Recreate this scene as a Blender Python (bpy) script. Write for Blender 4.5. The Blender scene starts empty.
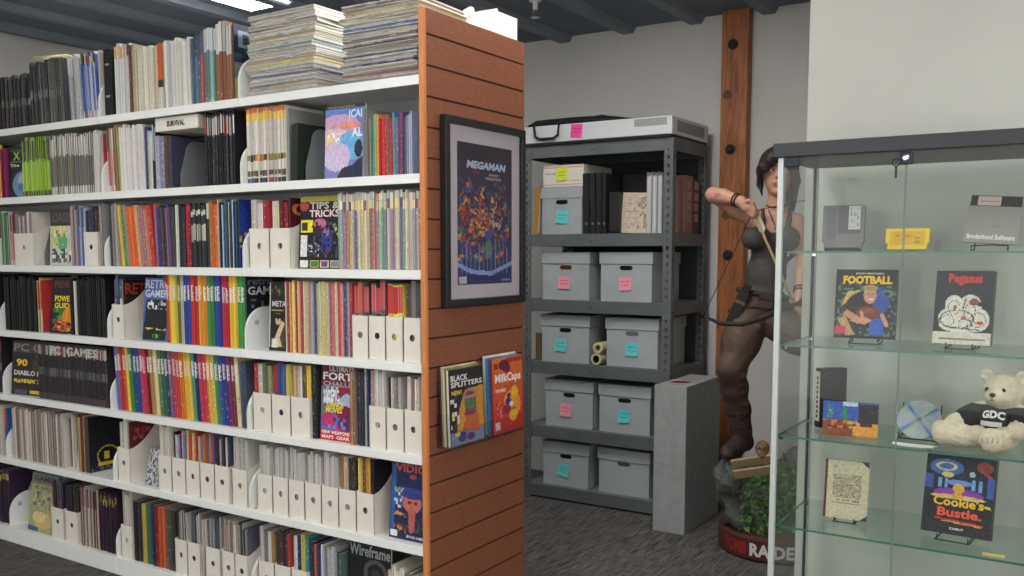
import bpy, math, random
import numpy as np
from mathutils import Vector, Matrix

rng = random.Random(7)
C = bpy.context.scene.collection
PI = math.pi


# ------------------------------------------------------------------ colour and materials
def lin(v):
    v = v / 255.0
    return v / 12.92 if v <= 0.04045 else ((v + 0.055) / 1.055) ** 2.4


def rgb(c):
    return (lin(c[0]), lin(c[1]), lin(c[2]), 1.0)


def nt(name):
    m = bpy.data.materials.new(name)
    m.use_nodes = True
    t = m.node_tree
    t.nodes.clear()
    out = t.nodes.new('ShaderNodeOutputMaterial')
    p = t.nodes.new('ShaderNodeBsdfPrincipled')
    t.links.new(p.outputs[0], out.inputs[0])
    return m, t, p, out


def mat(name, col, rough=0.6, metal=0.0, var=0.0, scale=30.0, bump=0.0, bscale=200.0, spec=0.5, stretch=None):
    """One plain surface with a little noise in its colour and, if asked, in its height."""
    m, t, p, out = nt(name)
    p.inputs['Roughness'].default_value = rough
    p.inputs['Metallic'].default_value = metal
    p.inputs['Specular IOR Level'].default_value = spec
    co = t.nodes.new('ShaderNodeTexCoord')
    src = co.outputs['Object']
    if stretch:
        mp = t.nodes.new('ShaderNodeMapping')
        mp.inputs['Scale'].default_value = stretch
        t.links.new(src, mp.inputs[0])
        src = mp.outputs[0]
    if var > 0:
        n = t.nodes.new('ShaderNodeTexNoise')
        n.inputs['Scale'].default_value = scale
        n.inputs['Detail'].default_value = 4
        t.links.new(src, n.inputs['Vector'])
        r = t.nodes.new('ShaderNodeValToRGB')
        a = rgb([max(0, v * (1 - var)) for v in col])
        b = rgb([min(255, v * (1 + var)) for v in col])
        r.color_ramp.elements[0].color = a
        r.color_ramp.elements[1].color = b
        r.color_ramp.elements[0].position = 0.3
        r.color_ramp.elements[1].position = 0.7
        t.links.new(n.outputs[0], r.inputs[0])
        t.links.new(r.outputs[0], p.inputs['Base Color'])
    else:
        p.inputs['Base Color'].default_value = rgb(col)
    if bump > 0:
        n2 = t.nodes.new('ShaderNodeTexNoise')
        n2.inputs['Scale'].default_value = bscale
        n2.inputs['Detail'].default_value = 3
        t.links.new(src, n2.inputs['Vector'])
        bm = t.nodes.new('ShaderNodeBump')
        bm.inputs['Strength'].default_value = bump
        bm.inputs['Distance'].default_value = 0.002
        t.links.new(n2.outputs[0], bm.inputs['Height'])
        t.links.new(bm.outputs[0], p.inputs['Normal'])
    return m


def printed(name, rough, var=0.06, bump=0.0, bscale=150, metal=0.0, spec=0.4):
    """A surface whose ink colours are stored with the mesh (attribute «tint»)."""
    m, t, p, out = nt(name)
    a = t.nodes.new('ShaderNodeAttribute')
    a.attribute_name = 'tint'
    co = t.nodes.new('ShaderNodeTexCoord')
    n = t.nodes.new('ShaderNodeTexNoise')
    n.inputs['Scale'].default_value = 60
    t.links.new(co.outputs['Object'], n.inputs['Vector'])
    mr = t.nodes.new('ShaderNodeMapRange')
    mr.inputs['To Min'].default_value = 1 - var
    mr.inputs['To Max'].default_value = 1 + var
    t.links.new(n.outputs[0], mr.inputs['Value'])
    mx = t.nodes.new('ShaderNodeVectorMath')
    mx.operation = 'SCALE'
    t.links.new(a.outputs['Color'], mx.inputs[0])
    t.links.new(mr.outputs[0], mx.inputs['Scale'])
    t.links.new(mx.outputs[0], p.inputs['Base Color'])
    p.inputs['Roughness'].default_value = rough
    p.inputs['Metallic'].default_value = metal
    p.inputs['Specular IOR Level'].default_value = spec
    if bump > 0:
        n2 = t.nodes.new('ShaderNodeTexNoise')
        n2.inputs['Scale'].default_value = bscale
        n2.inputs['Detail'].default_value = 4
        t.links.new(co.outputs['Object'], n2.inputs['Vector'])
        bm = t.nodes.new('ShaderNodeBump')
        bm.inputs['Strength'].default_value = bump
        bm.inputs['Distance'].default_value = 0.004
        t.links.new(n2.outputs[0], bm.inputs['Height'])
        t.links.new(bm.outputs[0], p.inputs['Normal'])
    return m


def thin_glass(name, tint, gloss=0.06, rough=0.0):
    """A thin pane: lets light straight through with a tint and mirrors a little of the room, more at a grazing angle."""
    m, t, p, out = nt(name)
    t.nodes.remove(p)
    tr = t.nodes.new('ShaderNodeBsdfTransparent')
    tr.inputs[0].default_value = (*tint, 1)
    gl = t.nodes.new('ShaderNodeBsdfGlossy')
    gl.inputs['Roughness'].default_value = rough
    fr = t.nodes.new('ShaderNodeFresnel')
    ge = t.nodes.new('ShaderNodeNewGeometry')
    io = t.nodes.new('ShaderNodeMix')
    io.inputs['A'].default_value = 1.45
    io.inputs['B'].default_value = 1 / 1.45
    t.links.new(ge.outputs['Backfacing'], io.inputs['Factor'])
    t.links.new(io.outputs[0], fr.inputs['IOR'])
    mx = t.nodes.new('ShaderNodeMixShader')
    sc = t.nodes.new('ShaderNodeMath')
    sc.operation = 'MULTIPLY'
    sc.inputs[1].default_value = gloss / 0.04
    t.links.new(fr.outputs[0], sc.inputs[0])
    t.links.new(sc.outputs[0], mx.inputs[0])
    t.links.new(tr.outputs[0], mx.inputs[1])
    t.links.new(gl.outputs[0], mx.inputs[2])
    t.links.new(mx.outputs[0], out.inputs[0])
    return m


def glow(name, col, strength):
    m, t, p, out = nt(name)
    p.inputs['Base Color'].default_value = rgb(col)
    p.inputs['Emission Color'].default_value = rgb(col)
    p.inputs['Emission Strength'].default_value = strength
    return m


def wood(name, dark, light, stretch, scale=9.0, rough=0.45):
    m, t, p, out = nt(name)
    co = t.nodes.new('ShaderNodeTexCoord')
    mp = t.nodes.new('ShaderNodeMapping')
    mp.inputs['Scale'].default_value = stretch
    t.links.new(co.outputs['Object'], mp.inputs[0])
    n = t.nodes.new('ShaderNodeTexNoise')
    n.inputs['Scale'].default_value = scale
    n.inputs['Detail'].default_value = 6
    n.inputs['Roughness'].default_value = 0.65
    n.inputs['Distortion'].default_value = 0.6
    t.links.new(mp.outputs[0], n.inputs['Vector'])
    r = t.nodes.new('ShaderNodeValToRGB')
    r.color_ramp.elements[0].position = 0.32
    r.color_ramp.elements[1].position = 0.68
    r.color_ramp.elements[0].color = rgb(dark)
    r.color_ramp.elements[1].color = rgb(light)
    t.links.new(n.outputs[0], r.inputs[0])
    t.links.new(r.outputs[0], p.inputs['Base Color'])
    p.inputs['Roughness'].default_value = rough
    bm = t.nodes.new('ShaderNodeBump')
    bm.inputs['Strength'].default_value = 0.08
    bm.inputs['Distance'].default_value = 0.002
    t.links.new(n.outputs[0], bm.inputs['Height'])
    t.links.new(bm.outputs[0], p.inputs['Normal'])
    return m


def carpet_mat():
    m, t, p, out = nt('carpet')
    co = t.nodes.new('ShaderNodeTexCoord')
    outs = []
    for st, sc in (((34, 3.0, 1), 2.2), ((4.0, 40, 1), 2.2)):
        mp = t.nodes.new('ShaderNodeMapping')
        mp.inputs['Scale'].default_value = st
        t.links.new(co.outputs['Object'], mp.inputs[0])
        n = t.nodes.new('ShaderNodeTexNoise')
        n.inputs['Scale'].default_value = sc
        n.inputs['Detail'].default_value = 5
        n.inputs['Roughness'].default_value = 0.75
        t.links.new(mp.outputs[0], n.inputs['Vector'])
        outs.append(n.outputs[0])
    ck = t.nodes.new('ShaderNodeTexChecker')
    ck.inputs['Scale'].default_value = 2.0
    t.links.new(co.outputs['Object'], ck.inputs['Vector'])
    mx = t.nodes.new('ShaderNodeMix')
    mx.data_type = 'FLOAT'
    mr0 = t.nodes.new('ShaderNodeMath')
    mr0.operation = 'MULTIPLY'
    mr0.inputs[1].default_value = 0.35
    t.links.new(ck.outputs['Fac'], mr0.inputs[0])
    t.links.new(mr0.outputs[0], mx.inputs['Factor'])
    t.links.new(outs[0], mx.inputs['A'])
    t.links.new(outs[1], mx.inputs['B'])
    r = t.nodes.new('ShaderNodeValToRGB')
    e = r.color_ramp.elements
    e[0].position, e[1].position = 0.36, 0.66
    e[0].color, e[1].color = rgb((42, 41, 42)), rgb((122, 118, 114))
    t.links.new(mx.outputs[0], r.inputs[0])
    t.links.new(r.outputs[0], p.inputs['Base Color'])
    p.inputs['Roughness'].default_value = 0.95
    p.inputs['Specular IOR Level'].default_value = 0.1
    bm = t.nodes.new('ShaderNodeBump')
    bm.inputs['Strength'].default_value = 0.5
    bm.inputs['Distance'].default_value = 0.004
    t.links.new(mx.outputs[0], bm.inputs['Height'])
    t.links.new(bm.outputs[0], p.inputs['Normal'])
    return m


M = {
    'print': printed('printed_paper', 0.38),
    'matte': printed('matte_print', 0.75),
    'fur': printed('plush_fur', 0.95, var=0.22, bump=1.0, bscale=120, spec=0.1),
    'skin': printed('painted_skin', 0.5, var=0.08),
    'cloth': printed('painted_cloth', 0.6, var=0.25, bump=0.35, bscale=45),
    'rock': printed('painted_rock', 0.7, var=0.4, bump=0.6, bscale=30),
    'shelf': mat('shelf_white_steel', (234, 236, 232), 0.42),
    'back': mat('shelf_back_steel', (178, 180, 182), 0.5),
    'card': mat('white_card', (224, 218, 206), 0.75, var=0.02, scale=12),
    'panelwood': wood('panel_wood', (120, 68, 46), (146, 88, 62), (1.2, 6, 22), 7),
    'edgewood': wood('edge_wood', (196, 118, 62), (214, 138, 78), (30, 30, 2.5), 4),
    'post': wood('post_wood', (112, 60, 26), (182, 110, 58), (9, 9, 0.9), 5, 0.55),
    'black': mat('black_plastic', (22, 22, 24), 0.35),
    'blackm': mat('black_matte', (20, 20, 22), 0.7),
    'rack': mat('rack_grey_steel', (92, 96, 98), 0.5, var=0.06, scale=8),
    'deck': mat('rack_deck', (112, 114, 114), 0.7, var=0.06, scale=6),
    'boxgrey': mat('box_grey_card', (166, 172, 174), 0.8, var=0.03, scale=9),
    'carton': mat('carton_grey', (150, 150, 150), 0.85, var=0.04, scale=25),
    'wall': mat('wall_paint', (196, 196, 187), 0.85, var=0.015, scale=3, bump=0.12, bscale=90),
    'wallb': mat('wall_paint_cool', (204, 201, 197), 0.85, var=0.015, scale=3, bump=0.12, bscale=90),
    'ceil': mat('ceiling_paint', (96, 104, 116), 0.8, var=0.05, scale=3),
    'rib': mat('ceiling_rib', (112, 121, 131), 0.6, var=0.06, scale=4),
    'carpet': carpet_mat(),
    'glass': thin_glass('cabinet_glass', (0.968, 0.984, 0.976), 0.017),
    'shelfglass': thin_glass('shelf_glass', (0.92, 0.97, 0.95), 0.03),
    'glassedge': mat('glass_edge', (66, 118, 104), 0.2),
    'acrylic': thin_glass('clear_acrylic', (0.95, 0.94, 0.95), 0.02),
    'alu': mat('aluminium', (196, 202, 200), 0.4, metal=0.25),
    'chrome': mat('chrome', (210, 212, 215), 0.15, metal=1.0),
    'darktop': mat('cabinet_dark_laminate', (44, 46, 52), 0.45, var=0.04, scale=20),
    'greybend': mat('bookend_grey_steel', (136, 138, 142), 0.45, metal=0.2),
    'lamp': glow('lamp_diffuser', (255, 254, 251), 7.0),
    'lampbody': mat('lamp_body', (225, 225, 225), 0.5),
}


# ------------------------------------------------------------------ objects
def tag(o, label=None, cat=None, group=None, kind=None):
    if label:
        o['label'] = label
    if cat:
        o['category'] = cat
    if group:
        o['group'] = group
    if kind:
        o['kind'] = kind
    return o


def empty(name, label, cat, loc=(0, 0, 0), rot=(0, 0, 0), group=None):
    o = bpy.data.objects.new(name, None)
    o.empty_display_size = 0.05
    C.objects.link(o)
    o.location = loc
    o.rotation_euler = rot
    return tag(o, label, cat, group)


_text = {}


def text_geo(body, bold=0.0):
    key = (body, bold)
    if key not in _text:
        cu = bpy.data.curves.new('lettering', 'FONT')
        cu.body = body
        cu.offset = bold
        cu.resolution_u = 2
        ob = bpy.data.objects.new('lettering', cu)
        me = ob.to_mesh()
        v = np.array([x.co[:2] for x in me.vertices])
        f = [tuple(p.vertices) for p in me.polygons]
        ob.to_mesh_clear()
        bpy.data.objects.remove(ob)
        v -= v.min(axis=0)
        v /= np.maximum(v.max(axis=0), 1e-6)
        _text[key] = (v, f)
    return _text[key]


class MB:
    """Collects faces with their ink colours and links them as one mesh object."""

    def __init__(s):
        s.v, s.f, s.c = [], [], []

    def face(s, pts, col=(255, 255, 255)):
        b = len(s.v)
        s.v.extend(tuple(p) for p in pts)
        s.f.append(tuple(range(b, b + len(pts))))
        s.c.append(col)

    def grid(s, verts, faces, col):
        b = len(s.v)
        s.v.extend(tuple(p) for p in verts)
        for i, f in enumerate(faces):
            s.f.append(tuple(b + k for k in f))
            s.c.append(col[i] if isinstance(col, list) else col)

    def box(s, lo, hi, col=(255, 255, 255), m=None, faces=None):
        x0, y0, z0 = lo
        x1, y1, z1 = hi
        P = [(x0, y0, z0), (x1, y0, z0), (x1, y1, z0), (x0, y1, z0), (x0, y0, z1), (x1, y0, z1), (x1, y1, z1), (x0, y1, z1)]
        if m is not None:
            P = [tuple(m @ Vector(p)) for p in P]
        F = [(0, 1, 5, 4), (1, 2, 6, 5), (2, 3, 7, 6), (3, 0, 4, 7), (4, 5, 6, 7), (3, 2, 1, 0)]
        s.grid(P, F, faces if faces else col)

    def prism(s, poly, a, b, axis, col=(255, 255, 255)):
        """poly: 2-D outline; extruded along axis from a to b. axis 0: poly=(y,z); 1: (x,z); 2: (x,y)."""
        def at(p, w):
            return (w, p[0], p[1]) if axis == 0 else (p[0], w, p[1]) if axis == 1 else (p[0], p[1], w)
        n = len(poly)
        V = [at(p, a) for p in poly] + [at(p, b) for p in poly]
        F = [tuple(range(n)), tuple(range(2 * n - 1, n - 1, -1))] + [(i, i + n, (i + 1) % n + n, (i + 1) % n) for i in range(n)]
        s.grid(V, F, col)

    def tube(s, path, r, n=8, col=(255, 255, 255), cap=True):
        path = [Vector(p) for p in path]
        rs = r if isinstance(r, (list, tuple)) else [r] * len(path)
        V, F = [], []
        up = Vector((0, 0, 1))
        for i, p in enumerate(path):
            d = (path[min(i + 1, len(path) - 1)] - path[max(i - 1, 0)]).normalized()
            a = d.cross(up)
            if a.length < 0.05:
                a = d.cross(Vector((1, 0, 0)))
            a.normalize()
            b = d.cross(a)
            for k in range(n):
                t = 2 * PI * k / n
                V.append(p + (a * math.cos(t) + b * math.sin(t)) * rs[i])
        for i in range(len(path) - 1):
            for k in range(n):
                F.append((i * n + k, i * n + (k + 1) % n, (i + 1) * n + (k + 1) % n, (i + 1) * n + k))
        if cap:
            F.append(tuple(range(n - 1, -1, -1)))
            F.append(tuple((len(path) - 1) * n + k for k in range(n)))
        s.grid(V, F, col)

    def lathe(s, prof, n=24, col=(255, 255, 255), c=(0, 0, 0)):
        V, F, cols = [], [], []
        for r, z in prof:
            for k in range(n):
                t = 2 * PI * k / n
                V.append((c[0] + r * math.cos(t), c[1] + r * math.sin(t), c[2] + z))
        for i in range(len(prof) - 1):
            for k in range(n):
                F.append((i * n + k, i * n + (k + 1) % n, (i + 1) * n + (k + 1) % n, (i + 1) * n + k))
        F.append(tuple(range(n - 1, -1, -1)))
        F.append(tuple((len(prof) - 1) * n + k for k in range(n)))
        s.grid(V, F, col)

    def ball(s, c, r, col=(255, 255, 255), n=12, m=8):
        rx, ry, rz = r if isinstance(r, (tuple, list)) else (r, r, r)
        V, F = [(c[0], c[1], c[2] - rz)], []
        for i in range(1, m):
            a = -PI / 2 + PI * i / m
            for k in range(n):
                t = 2 * PI * k / n
                V.append((c[0] + rx * math.cos(a) * math.cos(t), c[1] + ry * math.cos(a) * math.sin(t), c[2] + rz * math.sin(a)))
        V.append((c[0], c[1], c[2] + rz))
        for k in range(n):
            F.append((0, 1 + (k + 1) % n, 1 + k))
            F.append((len(V) - 1, len(V) - 1 - n + k, len(V) - 1 - n + (k + 1) % n))
        for i in range(m - 2):
            for k in range(n):
                a, b = 1 + i * n + k, 1 + i * n + (k + 1) % n
                F.append((a, b, b + n, a + n))
        s.grid(V, F, col)

    def text(s, body, x0, z0, x1, z1, y, col, bold=0.0, slant=0.0, arc=0.0):
        """Lettering in the x-z plane, facing -y, fitted to a box."""
        v, f = text_geo(body, bold)
        P = [(x0 + (x1 - x0) * a + slant * (z1 - z0) * b, y, z0 + (z1 - z0) * b + arc * (z1 - z0) * math.sin(PI * a)) for a, b in v]
        s.grid(P, f, col)

    def build(s, name, mt, parent=None, loc=None, rot=None, smooth=False, bevel=0.0):
        me = bpy.data.meshes.new(name)
        me.from_pydata(s.v, [], s.f)
        at = me.color_attributes.new('tint', 'FLOAT_COLOR', 'CORNER')
        buf = np.empty((len(me.loops), 4), dtype=np.float32)
        i = 0
        cache = {}
        for f, c in zip(s.f, s.c):
            if c not in cache:
                cache[c] = rgb(c)
            buf[i:i + len(f)] = cache[c]
            i += len(f)
        at.data.foreach_set('color', buf.ravel())
        if smooth:
            me.polygons.foreach_set('use_smooth', [True] * len(me.polygons))
        me.materials.append(M[mt] if isinstance(mt, str) else mt)
        me.update()
        o = bpy.data.objects.new(name, me)
        C.objects.link(o)
        if parent is not None:
            o.parent = parent
        if loc is not None:
            o.location = loc
        if rot is not None:
            o.rotation_euler = rot
        if bevel > 0:
            b = o.modifiers.new('edge', 'BEVEL')
            b.width = bevel
            b.segments = 2
            b.limit_method = 'ANGLE'
        return o


def art(mb, w, h, y, nx, ny, ops, x0=0.0, z0=0.0):
    """A printed picture as a grid of inked cells: ops paint shapes in (u, v), v from the bottom."""
    col = np.zeros((ny, nx, 3))
    U, V = np.meshgrid((np.arange(nx) + 0.5) / nx, (np.arange(ny) + 0.5) / ny)
    r = np.random.RandomState(len(ops) * 13 + nx)
    for op in ops:
        k = op[0]
        if k == 'bg':
            col[:] = op[1]
            continue
        if k == 'fade':            # printed blend between two inks, bottom to top
            col[:] = np.array(op[1])[None, None] * (1 - V[..., None]) + np.array(op[2])[None, None] * V[..., None]
            continue
        if k == 'rect':
            mask = (U >= op[1]) & (U <= op[3]) & (V >= op[2]) & (V <= op[4])
        elif k == 'ell':
            mask = ((U - op[1]) / op[3]) ** 2 + ((V - op[2]) / op[4]) ** 2 <= 1
        elif k == 'ring':
            d = ((U - op[1]) / op[3]) ** 2 + ((V - op[2]) / op[4]) ** 2
            mask = (d <= 1) & (d >= op[6])
        elif k == 'poly':
            P = op[1]
            mask = np.zeros(U.shape, bool)
            j = len(P) - 1
            for i in range(len(P)):
                (xi, yi), (xj, yj) = P[i], P[j]
                if yi != yj:
                    mask ^= ((yi > V) != (yj > V)) & (U < (xj - xi) * (V - yi) / (yj - yi) + xi)
                j = i
        elif k == 'line':
            (ax, ay), (bx, by) = op[1]
            dx, dy = bx - ax, by - ay
            t = np.clip(((U - ax) * dx + (V - ay) * dy) / (dx * dx + dy * dy), 0, 1)
            mask = (U - ax - t * dx) ** 2 + ((V - ay - t * dy) * h / w) ** 2 <= op[3] ** 2
        elif k == 'speck':         # flecks of several inks inside a box: (u0,v0,u1,v1,[inks],density,cells)
            u0, v0, u1, v1, cols, dens, sz = op[1:]
            g = r.rand(ny // sz + 2, nx // sz + 2)
            pick = r.randint(0, len(cols), g.shape)
            yy, xx = (np.arange(ny) // sz)[:, None], (np.arange(nx) // sz)[None, :]
            mask = (U >= u0) & (U <= u1) & (V >= v0) & (V <= v1) & (g[yy, xx] < dens)
            col[mask] = np.array(cols)[pick[yy, xx]][mask]
            continue
        col[mask] = op[5] if k in ('rect', 'ell', 'ring') else op[2]
    if nx >= 36:               # the grain of the printing
        q = r.rand(ny // 2 + 1, nx // 2 + 1)[(np.arange(ny) // 2)[:, None], (np.arange(nx) // 2)[None, :]]
        col *= (0.92 + 0.12 * q)[..., None]
        hue = r.rand(ny // 3 + 1, nx // 3 + 1, 3)[(np.arange(ny) // 3)[:, None], (np.arange(nx) // 3)[None, :]]
        col = np.clip(col + (hue - 0.5) * 12, 4, 250)
    col = col.round().astype(int)
    dx, dz = w / nx, h / ny
    for j in range(ny):
        i = 0
        while i < nx:
            e = i + 1
            while e < nx and (col[j, e] == col[j, i]).all():
                e += 1
            a, b, c, d = x0 + i * dx, x0 + e * dx, z0 + j * dz, z0 + (j + 1) * dz
            mb.face([(a, y, c), (b, y, c), (b, y, d), (a, y, d)], tuple(int(q) for q in col[j, i]))
            i = e


# ------------------------------------------------------------------ smooth bodies: blended solids meshed by surface nets
class Field:
    def __init__(s, lo, hi, vox):
        s.lo, s.vox = np.array(lo, float), vox
        s.n = np.ceil((np.array(hi) - s.lo) / vox).astype(int) + 1
        s.d = np.full(s.n, 1.0, dtype=np.float32)

    def _sub(s, lo, hi):
        a = np.clip(np.floor((np.array(lo) - s.lo) / s.vox).astype(int), 0, s.n)
        b = np.clip(np.ceil((np.array(hi) - s.lo) / s.vox).astype(int) + 1, 0, s.n)
        ax = [s.lo[i] + s.vox * np.arange(a[i], b[i]) for i in range(3)]
        return tuple(slice(a[i], b[i]) for i in range(3)), np.meshgrid(*ax, indexing='ij')

    def _mix(s, sl, e, k, cut):
        d = s.d[sl]
        if cut:
            e = -e
            h = np.clip(k - np.abs(d - e), 0, None) / k
            s.d[sl] = np.maximum(d, e) + h * h * k * 0.25
        else:
            h = np.clip(k - np.abs(d - e), 0, None) / k
            s.d[sl] = np.minimum(d, e) - h * h * k * 0.25

    def cap(s, p0, p1, r0, r1=None, k=0.02, cut=False):
        r1 = r0 if r1 is None else r1
        p0, p1 = np.array(p0, float), np.array(p1, float)
        m = max(r0, r1) + k + 0.03
        sl, (X, Y, Z) = s._sub(np.minimum(p0, p1) - m, np.maximum(p0, p1) + m)
        d = p1 - p0
        t = np.clip(((X - p0[0]) * d[0] + (Y - p0[1]) * d[1] + (Z - p0[2]) * d[2]) / max(d @ d, 1e-9), 0, 1)
        e = np.sqrt((X - p0[0] - t * d[0]) ** 2 + (Y - p0[1] - t * d[1]) ** 2 + (Z - p0[2] - t * d[2]) ** 2) - (r0 + (r1 - r0) * t)
        s._mix(sl, e.astype(np.float32), k, cut)

    def chain(s, pts, rs, k=0.02):
        for a, b, r0, r1 in zip(pts, pts[1:], rs, rs[1:]):
            s.cap(a, b, r0, r1, k)

    def ell(s, c, r, k=0.02, axes=None, cut=False):
        c, r = np.array(c, float), np.array(r, float)
        m = r.max() + k + 0.03
        sl, (X, Y, Z) = s._sub(c - m, c + m)
        P = np.stack([X - c[0], Y - c[1], Z - c[2]], -1)
        if axes is not None:
            A = np.array([np.array(a) / np.linalg.norm(a) for a in axes])
            P = P @ A.T
        q0 = np.sqrt(((P / r) ** 2).sum(-1))
        q1 = np.sqrt(((P / (r * r)) ** 2).sum(-1))
        e = np.where(q1 > 1e-6, q0 * (q0 - 1) / np.maximum(q1, 1e-6), -r.min())
        s._mix(sl, e.astype(np.float32), k, cut)

    def keep(s, fn):
        """Intersect with the half-space fn(X, Y, Z) < 0."""
        ax = [s.lo[i] + s.vox * np.arange(s.n[i]) for i in range(3)]
        X, Y, Z = np.meshgrid(*ax, indexing='ij', sparse=True)
        s.d = np.maximum(s.d, fn(X, Y, Z).astype(np.float32) + 0 * s.d)

    def rough(s, amp, freq, seed=0):
        r = np.random.RandomState(seed)
        ax = [s.lo[i] + s.vox * np.arange(s.n[i]) for i in range(3)]
        X, Y, Z = np.meshgrid(*ax, indexing='ij', sparse=True)
        for o in range(5):
            f = freq * (1.7 ** o)
            d = r.randn(3)
            d /= np.linalg.norm(d)
            e = r.randn(3)
            e /= np.linalg.norm(e)
            ph = r.rand(2) * 6.28
            s.d += (amp / (1.4 ** o) * np.sin(f * (X * d[0] + Y * d[1] + Z * d[2]) + ph[0]) * np.sin(f * (X * e[0] + Y * e[1] + Z * e[2]) + ph[1])).astype(np.float32)

    def mesh(s):
        d = s.d
        d[0], d[-1], d[:, 0], d[:, -1], d[:, :, 0], d[:, :, -1] = (1.0,) * 6
        ins = d < 0
        nx, ny, nz = (s.n - 1)
        cnt = np.zeros((nx, ny, nz), np.int8)
        for i in (0, 1):
            for j in (0, 1):
                for k in (0, 1):
                    cnt += ins[i:nx + i, j:ny + j, k:nz + k]
        act = np.argwhere((cnt > 0) & (cnt < 8))
        idx = -np.ones((nx, ny, nz), np.int64)
        idx[act[:, 0], act[:, 1], act[:, 2]] = np.arange(len(act))
        acc, num = np.zeros((len(act), 3)), np.zeros(len(act))
        cor = [(i, j, k) for i in (0, 1) for j in (0, 1) for k in (0, 1)]
        for a in cor:
            for b in cor:
                if sum(abs(p - q) for p, q in zip(a, b)) != 1 or a > b:
                    continue
                va = d[act[:, 0] + a[0], act[:, 1] + a[1], act[:, 2] + a[2]]
                vb = d[act[:, 0] + b[0], act[:, 1] + b[1], act[:, 2] + b[2]]
                m = (va < 0) != (vb < 0)
                t = np.where(m, va / np.where(m, va - vb, 1), 0)
                p = np.array(a)[None] + t[:, None] * (np.array(b) - np.array(a))[None]
                acc[m] += p[m]
                num[m] += 1
        V = s.lo + s.vox * (act + acc / num[:, None])
        F = []
        for ax in range(3):
            o1, o2 = [(1, 2), (2, 0), (0, 1)][ax]
            sl0 = [slice(1, None)] * 3
            A = [slice(0, None)] * 3
            e0 = ins
            sh = np.roll(ins, -1, axis=ax)
            ch = e0 != sh
            ch_i = np.argwhere(ch)
            ok = (ch_i[:, ax] < s.n[ax] - 1) & (ch_i[:, o1] > 0) & (ch_i[:, o2] > 0) & (ch_i[:, o1] < s.n[o1] - 1) & (ch_i[:, o2] < s.n[o2] - 1)
            ch_i = ch_i[ok]
            q = []
            for a, b in ((1, 1), (0, 1), (0, 0), (1, 0)):
                c = ch_i.copy()
                c[:, o1] -= a
                c[:, o2] -= b
                q.append(idx[c[:, 0], c[:, 1], c[:, 2]])
            q = np.stack(q, 1)
            flip = ~ins[ch_i[:, 0], ch_i[:, 1], ch_i[:, 2]]
            q[flip] = q[flip][:, ::-1]
            F.append(q)
        F = np.concatenate(F)
        return V, F[(F >= 0).all(1)]


def organic(name, field, mt, tint, parent=None, origin=(0, 0, 0)):
    V, F = field.mesh()
    me = bpy.data.meshes.new(name)
    me.from_pydata((V - np.array(origin)).tolist(), [], F.tolist())
    cols = tint(V) if callable(tint) else np.tile(np.array(tint, float), (len(V), 1))
    c = cols / 255.0
    c = np.where(c <= 0.04045, c / 12.92, ((c + 0.055) / 1.055) ** 2.4)
    at = me.color_attributes.new('tint', 'FLOAT_COLOR', 'POINT')
    at.data.foreach_set('color', np.concatenate([c, np.ones((len(c), 1))], 1).astype(np.float32).ravel())
    me.polygons.foreach_set('use_smooth', [True] * len(me.polygons))
    me.materials.append(M[mt])
    me.update()
    o = bpy.data.objects.new(name, me)
    C.objects.link(o)
    if parent is not None:
        o.parent = parent
    return o


# ------------------------------------------------------------------ the room
def struct(name, mb, mt, **k):
    o = mb.build(name, mt, **k)
    o['kind'] = 'structure'
    return o


CEIL = 2.83
b = MB(); b.box((-5.95, -4.0, -0.06), (3.6, 5.4, 0.0)); struct('floor', b, 'carpet')
b = MB(); b.box((-5.95, -4.0, CEIL), (3.6, 5.4, CEIL + 0.08)); struct('ceiling', b, 'ceil')
b = MB(); b.box((-5.95, 5.25, 0.0), (-0.86, 5.4, CEIL)); struct('wall_back', b, 'wallb')
b = MB(); b.box((-5.95, -4.0, 0.0), (-5.85, 5.25, CEIL)); struct('wall_left', b, 'wallb')
b = MB(); b.box((-0.86, 3.20, 0.0), (3.6, 5.4, CEIL)); struct('wall_right', b, 'wall')
ribx = [-5.62, -5.17, -4.72, -4.28, -3.83, -3.39, -2.95, -2.51, -2.07, -1.64, -1.2, -0.76, -0.3, 0.15, 0.6, 1.05, 1.5, 1.95, 2.4, 2.85]
for i, x in enumerate(ribx):
    b = MB()
    b.prism([(x - 0.055, CEIL), (x - 0.035, CEIL - 0.035), (x + 0.035, CEIL - 0.035), (x + 0.055, CEIL)], -4.0, 5.25 if x < -0.9 else 3.2, 1)
    struct('trim_%d' % (i + 1), b, 'rib')

# timber post bolted to the back wall
post = empty('timber_post', 'brown timber post with dark bolts standing against the white back wall', 'post', (-1.8, 5.25, 0))
b = MB(); b.box((-0.085, -0.075, 0), (0.07, -0.001, CEIL)); b.build('beam', 'post', post, bevel=0.004)
for x, z in ((-0.017, 2.637), (-0.02, 2.051), (-0.021, 1.449)):
    b = MB()
    b.lathe([(0.030, 0.0), (0.030, 0.006), (0.018, 0.007), (0.018, 0.020), (0.012, 0.024)], 12)
    b.build('bolt', 'blackm', post, loc=(x, -0.076, z), rot=(PI / 2, 0, 0))
for x, z in ((-0.044, 2.36), (-0.038, 1.678)):
    b = MB()
    b.lathe([(0.026, 0.0), (0.026, 0.003), (0.012, 0.002)], 12)
    b.build('washer', mat('rusty_washer', (96, 58, 36), 0.7, var=0.2), post, loc=(x, -0.076, z), rot=(PI / 2, 0, 0))

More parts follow.
